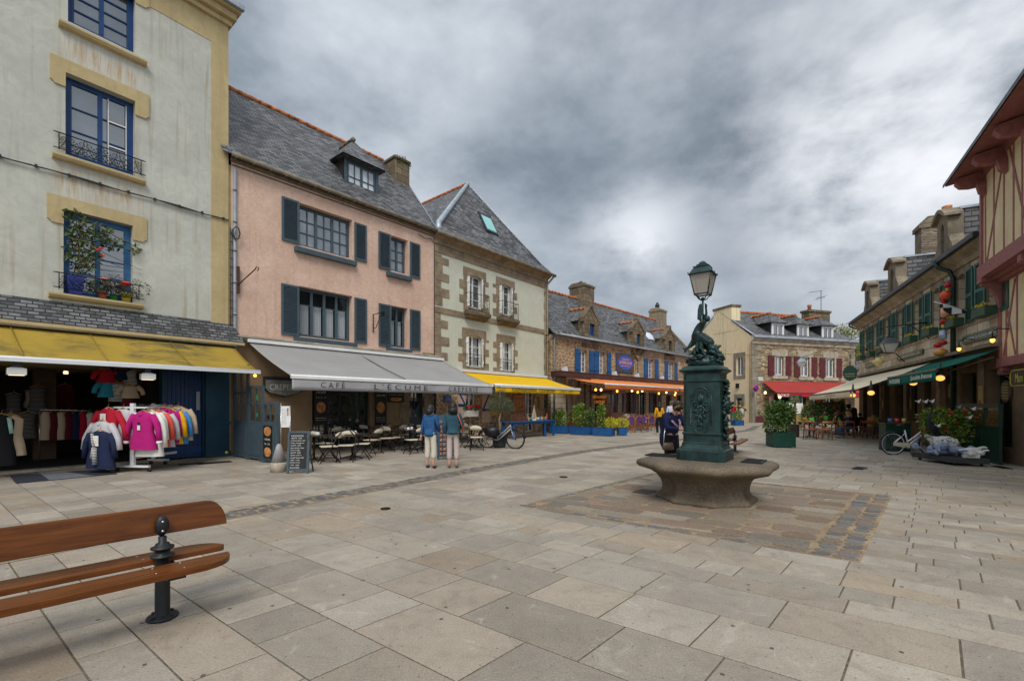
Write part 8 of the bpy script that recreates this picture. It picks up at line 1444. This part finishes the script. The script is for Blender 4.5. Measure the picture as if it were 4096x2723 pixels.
# planters of the restaurant
m_lf=leafmat('laurel_leaf',(.03,.08,.01),(.12,.24,.02),(.38,.5,.08)); m_lfy=leafmat('yellow_euonymus',(.25,.3,.01),(.6,.55,.02),(.8,.7,.05)); m_lfd=leafmat('camellia_leaf',(.012,.05,.01),(.06,.15,.025),(.26,.36,.1)); m_trk=plain('shrub_stem',(.07,.05,.03),.9)
def shrub(label,p,z,rz,parts,mat,size,cat='shrub',flowers=None,stems=((0,0,.5),),grp=None):
    r=thing('shrub',label,cat,(p[0],p[1],z),rz,grp); m_=MB()
    for (x,y,z_,rx,ry,rz2,n) in parts: clump(m_,(x,y,z_),(rx,ry,rz2),int(n*1.7),size,shell=.6,asp=.6)
    m_.build('foliage',mat,r,fix=False); m_=MB()
    for (x,y,h) in stems: m_.tube([(x,y,0),(x*.9,y,h*.5),(x,y,h)],[.02,.015,.008],5)
    m_.build('stem',m_trk,r)
    if flowers:
        m_=MB(); rg=random.Random(len(label))
        for i in range(flowers[0]):
            q=rg.choice(parts); a_=rg.uniform(0,2*PI); e=rg.uniform(-.3,1); m_.ball((q[0]+q[3]*.95*math.cos(a_)*math.cos(e),q[1]+q[4]*.95*math.sin(a_)*math.cos(e),q[2]+q[5]*.9*math.sin(e)),(flowers[2],)*3,0,6,None,.4,i)
        m_.build('flower',flowers[1],r)
    return r
def planter(label,A,B,d_,h,mat,boards=4,grp='blue wooden planters before the restaurant'):
    A=Vector(A);B=Vector(B); l=(B-A).length; rz=math.atan2(B.y-A.y,B.x-A.x); r=thing('planter_box',label,'planter',(A.x,A.y,0),rz,grp); m_=MB()
    for i in range(boards): z0=.03+(h-.03)*i/boards; z1=.03+(h-.03)*(i+1)/boards-.008; m_.box(0,l,0,.03,z0,z1); m_.box(0,l,d_-.03,d_,z0,z1); m_.box(0,.03,.03,d_-.03,z0,z1); m_.box(l-.03,l,.03,d_-.03,z0,z1)
    m_.box(.03,l-.03,.03,d_-.03,.03,h-.06); m_.build('box',mat,r); m_=MB()
    m_.box(-.01,l+.01,-.012,.02,h-.02,h+.01); m_.box(-.01,l+.01,d_-.02,d_+.012,h-.02,h+.01); m_.box(0,.05,-.01,0,0,h-.02); m_.box(l-.05,l,-.01,0,0,h-.02); m_.build('rim',mat,r); return r,l,rz
def plc(rpr,x,y): q=Matrix.Rotation(rpr[2],2)@Vector((x,y)); return (rpr[0].location.x+q.x,rpr[0].location.y+q.y)
A=[G(2197,1733),G(2279,1737),G(2371,1742),G(2476,1742)]; Bp=[G(2268,1735),G(2358,1741),G(2446,1745),G(2508,1742)]
dpth=.55
for i,(a,b) in enumerate(zip(A,Bp)):
    pl=planter(['leftmost blue planter, behind the sales table','second blue planter from the left with tall laurels','third blue planter with laurel and yellow bush','rightmost short blue planter with yellow bush'][i],a,b,dpth,.42,m_blue); l=pl[1]
    if i==0: shrub('dark green laurel bush in the leftmost blue planter',plc(pl,l*.5,.3),.36,pl[2],[(-.2,0,.4,.35,.25,.35,260),(.2,0,.45,.35,.25,.4,260),(0,0,.8,.25,.2,.25,140)],m_lf,.09,stems=((-.2,0,.5),(.2,0,.5)))
    if i==1: shrub('taller bright laurel in the second blue planter',plc(pl,l*.38,.3),.36,pl[2],[(0,0,.5,.4,.3,.45,380),(-.1,0,.95,.32,.25,.3,240),(.1,0,1.15,.15,.15,.15,60)],m_lf,.095); shrub('lower darker laurel beside the tall one in the second blue planter',plc(pl,l*.85,.3),.36,pl[2],[(0,0,.4,.28,.25,.38,260),(.05,0,.8,.18,.18,.25,120)],m_lfd,.09)
    if i==2: shrub('narrow column shaped laurel in the third blue planter',plc(pl,l*.32,.3),.36,pl[2],[(0,0,.35,.2,.2,.4,200),(0,0,.85,.2,.2,.35,200),(.05,0,1.1,.14,.14,.15,60)],m_lf,.09); shrub('round yellow bush in the third blue planter',plc(pl,l*.85,.3),.36,pl[2],[(0,0,.28,.3,.28,.3,420)],m_lfy,.07)
    if i==3: shrub('low wide yellow bush in the short right planter',plc(pl,l*.5,.3),.36,pl[2],[(0,0,.25,.38,.28,.28,520)],m_lfy,.07)
# purple rattan chairs and tables
def rattan(label,p,rz,group='purple rattan chairs under the orange awning'):
    r=thing('rattan_chair',label,'chair',(p[0],p[1],0),rz,group); m_=MB(); m_.lathe([(.2,.44),(.21,.46),(.01,.465)],n=14); m_.build('seat',m_purp,r); m_=MB()
    for s in (-1,1): m_.tube([(s*.17,-.16,0),(s*.17,-.14,.44)],.014,5); m_.tube([(s*.2,.2,0),(s*.18,.16,.45),(s*.19,.2,.75),(s*.12,.23,.9),(0,.24,.95)],.014,5); m_.tube([(s*.17,-.14,.2),(0,-.14,.42)],.01,4); m_.tube([(s*.18,.17,.2),(0,.17,.42)],.01,4)
    m_.build('frame',m_wick,r); m_=MB(); m_.prism([(.15*math.cos(q*PI/8),.72+.2*math.sin(q*PI/8)) for q in range(16)],.2,.215,'y'); m_.build('backrest',m_purp,r); return r
rc=rattan('purple rattan chair nearest the glazed wooden box',G(2495,1728),rad(170))
rl=[((2525,1729),170,'second from the glazed box in the front row'),((2547,1727),200,'third of the front row seen from behind'),((2575,1727),160,'fourth of the front row next to the white cloth'),((2600,1725),190,'last of the front row by the mustard jacket'),((2530,1716),10,'facing the square in the back row left'),((2560,1715),-10,'facing the square in the back row middle'),((2592,1713),20,'facing the square in the back row right')]
for (p,a,lb) in rl: dup(rc,(*G(*p),0),rad(a),'purple rattan chair '+lb)
m_tbl=plain('blue_table_leg',(.02,.08,.25))
for (p,lb) in (((2511,1722),'table with a white cloth near the glazed box'),((2562,1721),'table with a white cloth in the middle of the rattan chairs'),((2590,1719),'table with a white cloth beside the mustard jacket')):
    x,y=G(*p); t_=thing('restaurant_table',lb,'table',(x,y,0),.78,'laid tables of the restaurant'); m_=MB(); m_.box(-.4,.4,-.3,.3,.72,.75); m_.build('tabletop',m_purp,t_); m_=MB(); m_.tube([(0,0,.05),(0,0,.72)],.03,6); m_.tube([(-.25,-.2,.0),(0,0,.12),(.25,.2,0)],.02,5); m_.tube([(-.25,.2,.0),(0,0,.12),(.25,-.2,0)],.02,5); m_.build('leg',m_tbl,t_); m_=MB(); m_.box(-.12,.12,-.31,.31,.752,.756); m_.box(-.12,.12,-.315,-.31,.5,.756); m_.build('runner',m_white,t_)
x,y=G(2505,1722); shrub('small white flowering plant standing on the restaurant table',(x,y),.76,0,[(0,0,.12,.16,.14,.12,120)],plain('white_bloom',(.6,.62,.5)),.06,'potted plant',stems=((0,0,.1),))
# lit bulbs strung under the orange awning
for i,(cx_,cy_) in enumerate(((845,575),(923,575),(1156,595),(1372,588),(1455,610),(1520,590),(1762,628),(1870,612),(2002,620),(1995,648))):
    px,py=2150+cx_/3.629,1400+cy_/3.629; n=3.2 if i not in(1,) else 3.0; u=F4.U(px,n); z=F4.Z(px,py,n); l_=thing('festoon_bulb','lit amber bulb under the orange awning, '+['first from the left, deep orange','second, a clear white glow','third, left of the wooden box edge','fourth, small yellow one','fifth, hanging lower','sixth, warm yellow','seventh, deep orange','eighth, bright yellow','ninth, above the lowest one','tenth, lowest by the fountain'][i],'light bulb',F4.W(u,n,z),0,'bulbs strung under the orange awning')
    m_=MB(); m_.ball((0,0,0),(.065,.065,.08),0,8); m_.build('bulb',m_bulb if i in(0,2,4,6,9) else m_bulby,l_); m_=MB(); m_.tube([(0,0,.07),(0,0,.16)],.03,6); m_.build('socket',m_dpipe,l_)
# bulbs by the red shop
for (px,py,yy,lb) in ((3061,1570,38.6,'lit bulb on the stone wall left of the red awning'),(3119,1588,37.3,'lit bulb hanging under the red lettered valance')): x=(px-CX)/FL*yy; l_=thing('festoon_bulb',lb,'light bulb',(x,yy,ZA(py,yy)),0); MB().ball((0,0,0),(.1,.1,.12)).build('bulb',m_bulby,l_); m_=MB(); m_.tube([(0,0,.1),(0,0,.22)],.03,5); m_.build('socket',m_dpipe,l_)
# green tub with camellia, red tub by the corner
x,y=G(3096,1790); pg=planter('dark green square wooden tub with a camellia in the middle of the square',(x,y),(x+.74,y-.1),.72,.56,m_green,5,None); shrub('dense camellia with red buds in the dark green tub',(x+.4,y+.33),.5,0,[(-.1,0,.3,.45,.4,.35,420),(.0,0,.7,.5,.42,.4,620),(-.12,0,1.0,.36,.34,.24,320),(.2,0,.85,.32,.34,.3,300)],m_lfd,.1,'camellia',(26,c_red,.028),((-.05,0,.6),(.05,0,.7)))
x,y=G(3022,1690); pr=planter('oxblood wooden tub by the stone corner',(x,y),(x+.9,y+.2),.8,.55,m_red,4,None); shrub('pale green bush in the oxblood tub by the stone corner',plc(pr,.45,.4),.5,0,[(0,0,.3,.45,.4,.42,420)],leafmat('sage_leaf',(.06,.09,.03),(.14,.2,.07),(.3,.35,.15)),.1)
x,y=G(2930,1704); pb=planter('small blue planter behind the person in the red shirt',(x+.5,y+.6),(x+1.2,y+.7),.5,.4,m_blue,4,None); shrub('light green bush in the small blue planter at the gable',plc(pb,.35,.25),.36,0,[(0,0,.4,.35,.25,.4,240)],m_lf,.1)
# ================================================================ right-hand terrace
m_tm=plain('dark_table_wood',(.05,.022,.012),.35)
def wchair(label,p,rz,mat,group='wooden chairs on the right-hand terrace'):
    r=thing('wooden_chair',label,'chair',(p[0],p[1],0),rz,group); m_=MB(); m_.prism([(-.22,-.22),(.22,-.22),(.19,.2),(-.19,.2)],.44,.475,'z'); m_.build('seat',mat,r,bevel=.01)
    for (x,y,x2,y2,h) in ((-.2,-.2,-.18,-.17,.44),(.2,-.2,.18,-.17,.44)): m_=MB(); m_.tube([(x,y,0),(x2,y2,h)],[.016,.024],6); m_.build('leg',mat,r)
    for s in (-1,1): m_=MB(); m_.tube([(s*.2,.24,0),(s*.18,.17,.45),(s*.185,.2,.65),(s*.19,.26,.8)],[.016,.026,.022,.018],6); m_.build('leg',mat,r)
    m_=MB(); m_.sheet(lambda a,b:(-.2+.4*a,.25+.03*math.sin(PI*a),.7+.12*b+.02*math.sin(PI*a)),8,2); m_.build('backrest',mat,r,fix=False,solid=.025); return r
wc=wchair('orange wooden chair nearest the camera on the right terrace',G(3300,1757),rad(165),m_cho); wd=wchair('dark red wooden chair at the left end table',G(3239,1757),rad(-20),m_chw)
for (src,p,a,lb) in ((wc,(3322,1749),200,'orange wooden chair beside the nearest one, further back'),(wd,(3262,1753),20,'dark red wooden chair at the right side of the end table'),(wd,(3275,1735),60,'red brown chair behind the end table'),(wd,(3395,1752),150,'dark brown chair under the blond seated person'),(wd,(3440,1745),185,'red brown chair between the blond person and the man in ochre'),(wd,(3480,1754),120,'red brown chair carrying the man in ochre'),(wd,(3545,1738),-60,'dark chair before the pastry window'),(wd,(3360,1735),-30,'dark chair under the curly haired person')): dup(src,(*G(*p),0),rad(a),lb)
tl=[((3239,1750),'dark pedestal table at the left end of the terrace with a green menu'),((3300,1732),'dark table behind the orange chairs with yellow flowers'),((3352,1740),'dark table between the curly and the blond person'),((3500,1741),'dark table in front of the man in ochre'),((3565,1733),'dark table by the pastry window with a tall green menu')]
tt=None
for i,(p,lb) in enumerate(tl):
    x,y=G(*p)
    if tt is None: tt=cafe_table(lb,(x,y),.2,.7,'tables on the right-hand terrace',m_tm)
    else: dup(tt,(x,y,0),.2+i*.1,lb)
    mn=thing('menu_card','folded bright green menu card on the '+['left end table','table behind the orange chairs','table of the curly haired person','table of the man in ochre','table by the pastry window'][i],'menu card',(x+.08,y,.742),.3*i); m_=MB(); m_.prism([(-.07,0),(.07,0),(.0,.22)],-.1,.1,'y' if i%2 else 'x'); m_.build('card',plain('lime_card',(.08,.45,.06)) if not bpy.data.materials.get('lime_card') else bpy.data.materials['lime_card'],mn)
    if i<2: shrub('little bunch of yellow flowers on the '+('left end table','second terrace table')[i],(x-.15,y+.1),.742,0,[(0,0,.16,.07,.07,.05,40)],m_yfl,.05,'flowers',stems=((0,0,.14),))
def seated(px,py,rz,lb,top,hair,**k): x,y=G(px,py); return person(lb,(x,y),rad(rz),k.pop('H',1.7),k.pop('pose',{}),top,k.pop('legs',m_jean),hair,k.pop('hlen',0),0,m_shoe,k.pop('wide',1.1),seat=True,**k)
seated(3352,1738,60,'person with long curly ginger hair and a dark coat seated at the terrace',m_ink,m_hgi,hlen=.12,curly=1.2)
seated(3400,1752,-110,'blond person in a navy coat seated with a yellow bag hanging by the chair',m_nvy,m_hbl,hlen=.1)
seated(3485,1752,95,'man in an ochre jacket seated with face turned down to the table',m_ochre,m_hgr,pose=dict(hd=(0,-.14,1.08),ht=(0,-.19,1.14)))
seated(3545,1733,-100,'person in dark clothes raising a cup opposite the man in ochre',m_ink,m_hbr,pose=dict(wL=(.08,-.3,1.0),hL=(.06,-.34,1.03)))
seated(3578,1732,160,'person with grey hair seated in the shade of the pastry shop',m_ink,m_hgr,pose=dict(wL=(.08,-.3,1.0),hL=(.06,-.34,1.03)))
seated(3618,1745,200,'dark haired person seated rightmost in the terrace shade',m_ink,m_hb)
x,y=G(3437,1728); person('small dark haired child seated behind the waiter',(x,y),rad(100),1.45,{},m_ink,m_ink,m_hb,seat=True,shoes=m_shoe)
x,y=G(3420,1733); person('waiter in black with a white cloth bending over the terrace table',(x,y),rad(-80),1.72,dict(ch=(0,-.16,1.26),sp=(0,-.05,1.11),nk=(0,-.3,1.36),hd=(0,-.38,1.42),ht=(0,-.44,1.47),sL=(.17,-.18,1.34),sR=(-.17,-.18,1.34),eL=(.22,-.3,1.1),eR=(-.22,-.3,1.1),wL=(.15,-.5,1.0),wR=(-.15,-.5,1.0),hL=(.13,-.57,.98),hR=(-.13,-.57,.98)),m_ink,m_ink,m_hb,0,0,m_shoe)
p=F6.W(1.5,1.1,0); person('carved figure of a bearded sailor in a yellow oilskin by the far corner',(p[0],p[1]),rad(-120),1.85,dict(wL=(.1,-.3,1.35),hL=(.05,-.33,1.4),eL=(.25,-.15,1.2)),plain('oilskin',(.35,.2,.04)),m_ink,plain('yellow_souwester',(.35,.22,.05)),0,0,m_shoe,1.3)
# bag, sign boards, clothes
x,y=G(3367,1745); tag(MB().ball((0,0,0),(.14,.09,.13),0,10,None,.4,2).build('handbag',m_must,loc=(x,y,.62)),'mustard yellow bag hanging beside the blond person','handbag')
x,y=G(3202,1718); gsn=thing('menu_sign','green five line menu sign on an oxblood post behind the camellia tub','sign',(x-.35,y,0),.0); m_=MB(); m_.box(-.05,.05,-.04,.04,0,1.7); m_.build('post',m_red,gsn); m_=MB(); m_.box(-.4,.4,-.05,-.03,1.66,2.16); bd=m_.build('board',m_green,gsn)
for i,s in enumerate(('Bar - Café','Thés - Chocolat','Milk Shakes','Cappuccino','Crêpes Glaces')): text(s,.5+.03*i,.055,T(-.3,-.056,2.06-i*.09),m_gold,'lettering',bd,bold=.01)
x,y=G(3201,1718); ad=thing('menu_board','yellow framed menu board with a drawn dish standing by the terrace','menu board',(x,y,0),rad(4)); m_=MB(); M=T(0,0,0,0,rad(-5)); m_.box(-.33,-.28,-.02,.02,0,1.0,0,M); m_.box(.28,.33,-.02,.02,0,1.0,0,M); m_.box(-.28,.28,-.02,.02,.95,1.0,0,M); m_.box(-.28,.28,-.02,.02,.15,.2,0,M); m_.tube([(-.3,.02,.9),(-.3,.35,0)],.015,5); m_.tube([(.3,.02,.9),(.3,.35,0)],.015,5); m_.build('frame',m_bwood,ad); m_=MB(); m_.box(-.28,.28,-.01,.01,.2,.95,0,M); pn=m_.build('panel',plain('panel_cream_yellow',(.6,.45,.15)),ad); m_=MB(); m_.ball((0,-.012,.42),(.12,.006,.1),0,12,M); m_.build('picture',m_climb,pn)
for i,s in enumerate(('Crêpes salées','Galette','du jour 8€')): text(s,.4-.06*i,.05,M@T(-.2+.03*i,-.014,.84-i*.1),m_red,'lettering',pn)
x,y=G(3180,1700); rk2=thing('clothes_rail','clothes rail of white tops in front of the red shop','clothes rail',(x+.6,y+1,0),F5.a); m_=MB(); m_.tube([(-.8,0,0),(-.8,0,1.75),(.8,0,1.75),(.8,0,0)],.025,6); m_.build('frame',m_chr,rk2)
for i,(dx,lb) in enumerate(((-.5,'white top hanging left on the rail of the red shop'),(.35,'white pullover hanging right on the rail of the red shop'))): q=Matrix.Rotation(F5.a,2)@Vector((dx,-.05)); garment('shirt',c_whi,lb,'shirt',(x+.6+q.x,y+1+q.y,1.7),F5.a,.6,1.0,.55,None,.1)
q=F5.W(F5.U(3275,.2),.2,2.3); garment('dress',c_red,'red dress hanging by the right door of the red shop','dress',q,F5.a,.5,1.0,.4,None,.05,sl=False)
q=F5.W(F5.U(3085,.4),.4,2.3); garment('dress',plain('pink_floral',(.5,.25,.28),.8,0,.8,30),'pink floral dress hanging left of the red shop entrance','dress',q,F5.a,.5,1.1,.4,None,.05,sl=False)
for (px,py,yy,lb,n) in ((3246,1700,27,'dark camellia with red blooms left in the terrace hedge',520),(3290,1700,26.5,'silvery leaved camellia in the middle of the terrace hedge',420),(3345,1700,26,'camellia with red buds right in the terrace hedge',460)):
    x=(px-CX)/FL*yy; r=shrub(lb,(x,yy),.0,0,[(0,0,1.0,.55,.5,.7,n),(.1,0,1.5,.35,.35,.3,160)],m_lfd,.12,'camellia',(14,c_red,.05),((0,0,1.0),))
x,y=G(3198,1755); tag(MB().box(0,.34,0,.34,0,.62).build('litter_box',plain('dark_brown_box',(.03,.02,.015)),loc=(G(3186,1751)[0]+.05,G(3186,1751)[1]+.4,0)),'dark brown box standing right behind the green camellia tub','box')
# flowering bush before the pastry shop
x,y=12.7,14.6; shrub('large camellia bush with red flowers behind the white bicycle',(13.1,13.45),.0,0,[(0,0,.75,.75,.5,.5,900),(-.35,0,1.15,.5,.4,.35,420),(.5,0,1.15,.5,.4,.32,420),(.1,0,.35,.6,.4,.3,300)],leafmat('bright_camellia_leaf',(.02,.06,.01),(.1,.2,.02),(.35,.42,.05)),.1,'camellia',(30,c_red,.045),((-.1,0,.8),(.2,0,.9)))
bx=thing('serving_counter','dark green serving counter with pots of cutlery left of the camellia bush','counter',(12.75,15.35,0),-.3); m_=MB(); m_.box(0,.7,0,.5,0,.92); m_.build('cabinet',m_greend,bx); m_=MB(); m_.box(-.03,.73,-.03,.53,.92,.96); m_.build('worktop',m_tm,bx)
for i,(c_,lb) in enumerate((((.05,.15,.35),'blue pot on the dark green counter'),((.5,.05,.05),'red pot on the dark green counter'),((.5,.35,.05),'yellow pot on the dark green counter'))): q=Matrix.Rotation(-.3,2)@Vector((.2+i*.2,.2)); tag(MB().lathe([(.05,0),(.06,.15),(.05,.15),(.04,.02)],n=12).build('utensil_pot',plain('pot_colour_%d'%i,c_),loc=(12.75+q.x,15.35+q.y,.96)),lb,'pot')
# rolling platform with stone animals
cA=Vector(G(3646,1836)); cB=Vector(G(3811,1862)); cD=Vector(G(3960,1868)); e_=cA-cB; w_=cD-cB
pf=thing('rolling_platform','low dark grey wheeled platform carrying garden animal figures','display platform',(cB.x,cB.y,0),math.atan2(w_.y,w_.x)); lw=w_.length; Mi=Matrix.Rotation(-pf.rotation_euler.z,2); ea=Mi@e_
m_pf=plain('charcoal_board',(.035,.038,.042),.5); m_=MB(); m_.prism([(0,0),(lw,0),(lw+ea.x*.7,ea.y*.8),(ea.x,ea.y)],.07,.21,'z'); m_.build('deck',m_pf,pf,bevel=.006)
for (a,b) in ((.1,.1),(lw-.12,.1),(ea.x+.15,ea.y-.12),(lw+ea.x*.6,ea.y*.7)): MB().lathe([(.035,-.015),(.035,.015)],n=10,M=T(a,b,.036,0,rad(90))).build('castor',m_blkl,pf)
def onpf(a,b,z=.21): q=Matrix.Rotation(pf.rotation_euler.z,2)@Vector((a*lw+ea.x*b,ea.y*b)); return (pf.location.x+q.x,pf.location.y+q.y,z)
m_fr1=plain('blue_grey_cast_stone',(.2,.25,.36),.8,0,.25,9,.3); m_wh1=plain('white_cast_stone',(.62,.61,.6),.85,0,.2,12,.4); m_wool=plain('curly_white_wool',(.66,.65,.63),.95,0,.2,60,1.0)
def animal(name,label,cat,p,rz,nodes,edges,rads,mat,extra=None,k=1.0,sub=1):
    r=thing(name,label,cat,p,rz); v,f=skinmesh([tuple(c*k for c in n) for n in nodes],edges,[q*k for q in rads],sub); m_=MB(); m_.add(v,f,0,True); m_.build('body',mat,r)
    if extra: extra(r,k)
    return r
def shp(r,k):
    m_=MB()
    for i in range(90):
        a_=random.uniform(0,2*PI); e=random.uniform(-.8,1.4); m_.ball((.05+.27*math.cos(a_)*math.cos(e),.15*math.sin(a_)*math.cos(e),.33+.14*math.sin(e)),(.05,.045,.045),0,6,None,.4,i)
    m_.build('fleece',m_wool,r); m_=MB(); m_.ball((-.38,-.02,.5),(.07,.06,.06),0,8);
    for s in (1,-1): m_.ball((-.33,s*.1,.5),(.03,.06,.02),0,6)
    m_.build('face',plain('sheep_face',(.3,.28,.26)),r)
animal('sheep_figure','woolly white sheep figure lying at the back of the platform','sheep figure',onpf(.5,.62),rad(-15),[(.1,0,.3),(-.15,0,.33),(-.28,0,.45),(-.4,0,.47),(.3,0,.28),(-.15,.1,.05),(-.15,-.1,.05),(.25,.1,.05),(.25,-.1,.05)],[(0,1),(1,2),(2,3),(0,4),(1,5),(1,6),(4,7),(4,8)],[.15,.14,.08,.06,.13,.03,.03,.03,.03],m_wh1,shp)
def frog(lb,p,rz,k):
    def ex(r,k): m_=MB(); [m_.ball((s*.05*k,-.09*k,.36*k),(.028*k,)*3,0,8) for s in (1,-1)]; m_.build('eye',m_fr1,r)
    return animal('frog_figure',lb,'frog figure',p,rz,[(0,0,.1),(0,-.02,.22),(0,-.06,.32),(.12,.02,.08),(.2,-.12,.12),(.17,-.2,.02),(-.12,.02,.08),(-.2,-.12,.12),(-.17,-.2,.02),(.1,-.05,.22),(.13,-.16,.1),(-.1,-.05,.22),(-.13,-.16,.1)],[(0,1),(1,2),(0,3),(3,4),(4,5),(0,6),(6,7),(7,8),(1,9),(9,10),(1,11),(11,12)],[.12,.1,.085,.06,.045,.03,.06,.045,.03,.035,.025,.035,.025],m_fr1,ex,k)
frog('blue grey frog figure sitting upright in front of the sheep',onpf(.22,.4),rad(-20),1.15); frog('small blue grey frog figure reclining at the left of the platform',onpf(.02,.55),rad(30),.8); frog('blue grey frog figure with raised head at the back left corner',onpf(-.02,.9,.3),rad(60),.65)
def bird(lb,p,rz,k,mat,cat='bird figure',neck=.12,nm='bird_figure'): return animal(nm,lb,cat,p,rz,[(0,0,.12),(.14,0,.14),(.26,0,.17),(-.12,0,.16),(-.17,0,.16+neck),(-.25,0,.17+neck),(-.31,0,.16+neck)],[(0,1),(1,2),(0,3),(3,4),(4,5),(5,6)],[.1,.07,.02,.07,.035,.035,.01],mat,None,k)
bird('round blue grey dove figure at the middle of the platform',onpf(.45,.25),0,1.2,m_fr1,neck=.08); bird('blue grey hen figure beside the dove figure',onpf(.62,.2),rad(200),1.0,m_fr1,neck=.1); bird('white goose figure with black wing at the right of the platform',onpf(.78,.2),rad(170),1.15,m_wh1,neck=.06); bird('white owl shaped bird figure in the right corner of the platform',onpf(.94,.18),rad(90),.85,m_wh1,neck=.08)
bird('flat white shell bird bath figure at the front of the platform',onpf(.6,.06),0,.7,m_wh1,neck=.02); tag(MB().box(-.16,.16,-.07,.07,0,.09).build('stone_block',m_wh1,loc=onpf(.62,.1),rot=pf.rotation_euler.z,bevel=.01),'white stone block at the front edge of the platform','stone block')
def rod(p,h,m_): m_.tube([p,(p[0],p[1],h)],.005,4)
m_her=plain('dark_bronze_heron',(.018,.02,.028),.45,.3,.3,12)
hx,hy,_=onpf(.62,1.0); hz=1.72; H_=thing('heron_figure','tall dark metal heron figure with a curved neck behind the platform','heron figure',(hx,hy,0),rad(190))
v,f=skinmesh([(.1,0,.85),(-.02,0,1.0),(-.1,0,1.15),(-.06,0,1.32),(.02,0,1.42),(.02,0,1.52),(-.08,0,1.58),(.25,0,.7),(.36,0,.5)],[(0,1),(1,2),(2,3),(3,4),(4,5),(5,6),(0,7),(7,8)],[.1,.07,.035,.028,.025,.028,.03,.08,.03],1); m_=MB(); m_.add([( -a,b,c) for a,b,c in v],f,0,True); m_.tube([(.08,0,1.58),(.35,0,1.60)],[.018,.003],5); m_.tube([(-.12,.04,.8),(-.1,.05,.2)],.012,5); m_.tube([(-.12,-.04,.8),(-.14,-.05,.2)],.012,5); m_.build('body',m_her,H_)
m_rod=m_post
for i,(px,py,yy,c_,lb) in enumerate(((3675,1606,12.6,m_wh1,'white glass bird on a thin rod, leftmost of three'),(3704,1607,12.4,m_wh1,'white glass bird on a thin rod, middle of three'),(3730,1606,12.4,m_wh1,'white glass bird on a thin rod beside the heron beak'),(3837,1629,12.2,m_fr1,'blue and yellow bird on a rod above the camellia bush'),(3895,1636,12.0,m_wh1,'silver fish ornament on a rod at the right of the bush'),(3755,1703,12.2,m_wh1,'white flying bird ornament over the bicycle handlebar'),(3880,1670,11.9,m_wh1,'silver fish ornament below the other one'))):
    x=(px-CX)/FL*yy; z=ZA(py,yy); r_=thing('garden_ornament',lb,'garden ornament',(x,yy,z),0); m_=MB(); m_.ball((0,0,0),(.045,.03,.04),0,8); m_.tube([(-.03,0,0),(-.11,0,.03)],[.02,.004],5); m_.tube([(.02,0,.02),(.06,0,.07)],[.02,.006],5); m_.build('bird',c_,r_); m_=MB(); m_.tube([(0,0,-.03),(0.01,0,-z+.12)],.004,4); m_.build('rod',m_rod,r_)
# green bollard-like hydrant
x,y=G(3955,1838); hy_=thing('hydrant','dark green pipe hydrant with side outlets before the green screen','hydrant',(x,y,0),-.3); m_=MB(); m_.lathe([(.13,0),(.13,.04),(.07,.06),(.07,.42),(.09,.44),(.09,.5),(.05,.54)],n=14); m_.tube([(-.2,0,.3),(.24,0,.3)],.05,8); m_.tube([(.22,0,.3),(.26,0,.3)],.07,8); m_.build('body',m_greend,hy_)
# tree beyond the far houses
tr=thing('tree','spring tree with thin yellow green foliage rising behind the far roofs','tree',(33.5,47,0)); m_=MB(); m_.tube([(0,0,0),(.1,0,3),(0,0,6)],[.3,.25,.18],8)
rg=random.Random(11); lv=MB()
for i in range(26):
    a_=rg.uniform(0,2*PI); l=rg.uniform(1.2,3.2); z=rg.uniform(5,8.2); e=(l*math.cos(a_),l*math.sin(a_),z+rg.uniform(.3,1.8)); m_.tube([(0,0,rg.uniform(4,6)),(e[0]*.5,e[1]*.5,(z+5.5)/2+.5),e],[.09,.05,.015],5); clump(lv,e,(1,1,.7),300,.16,shell=.9,asp=.6); clump(lv,(e[0]*.7,e[1]*.7,e[2]-.4),(.8,.8,.6),160,.16,shell=.9,asp=.6)
m_.build('trunk',m_trk,tr); lv.build('crown',leafmat('spring_leaf',(.1,.12,.02),(.2,.22,.04),(.4,.38,.1)),tr,fix=False)
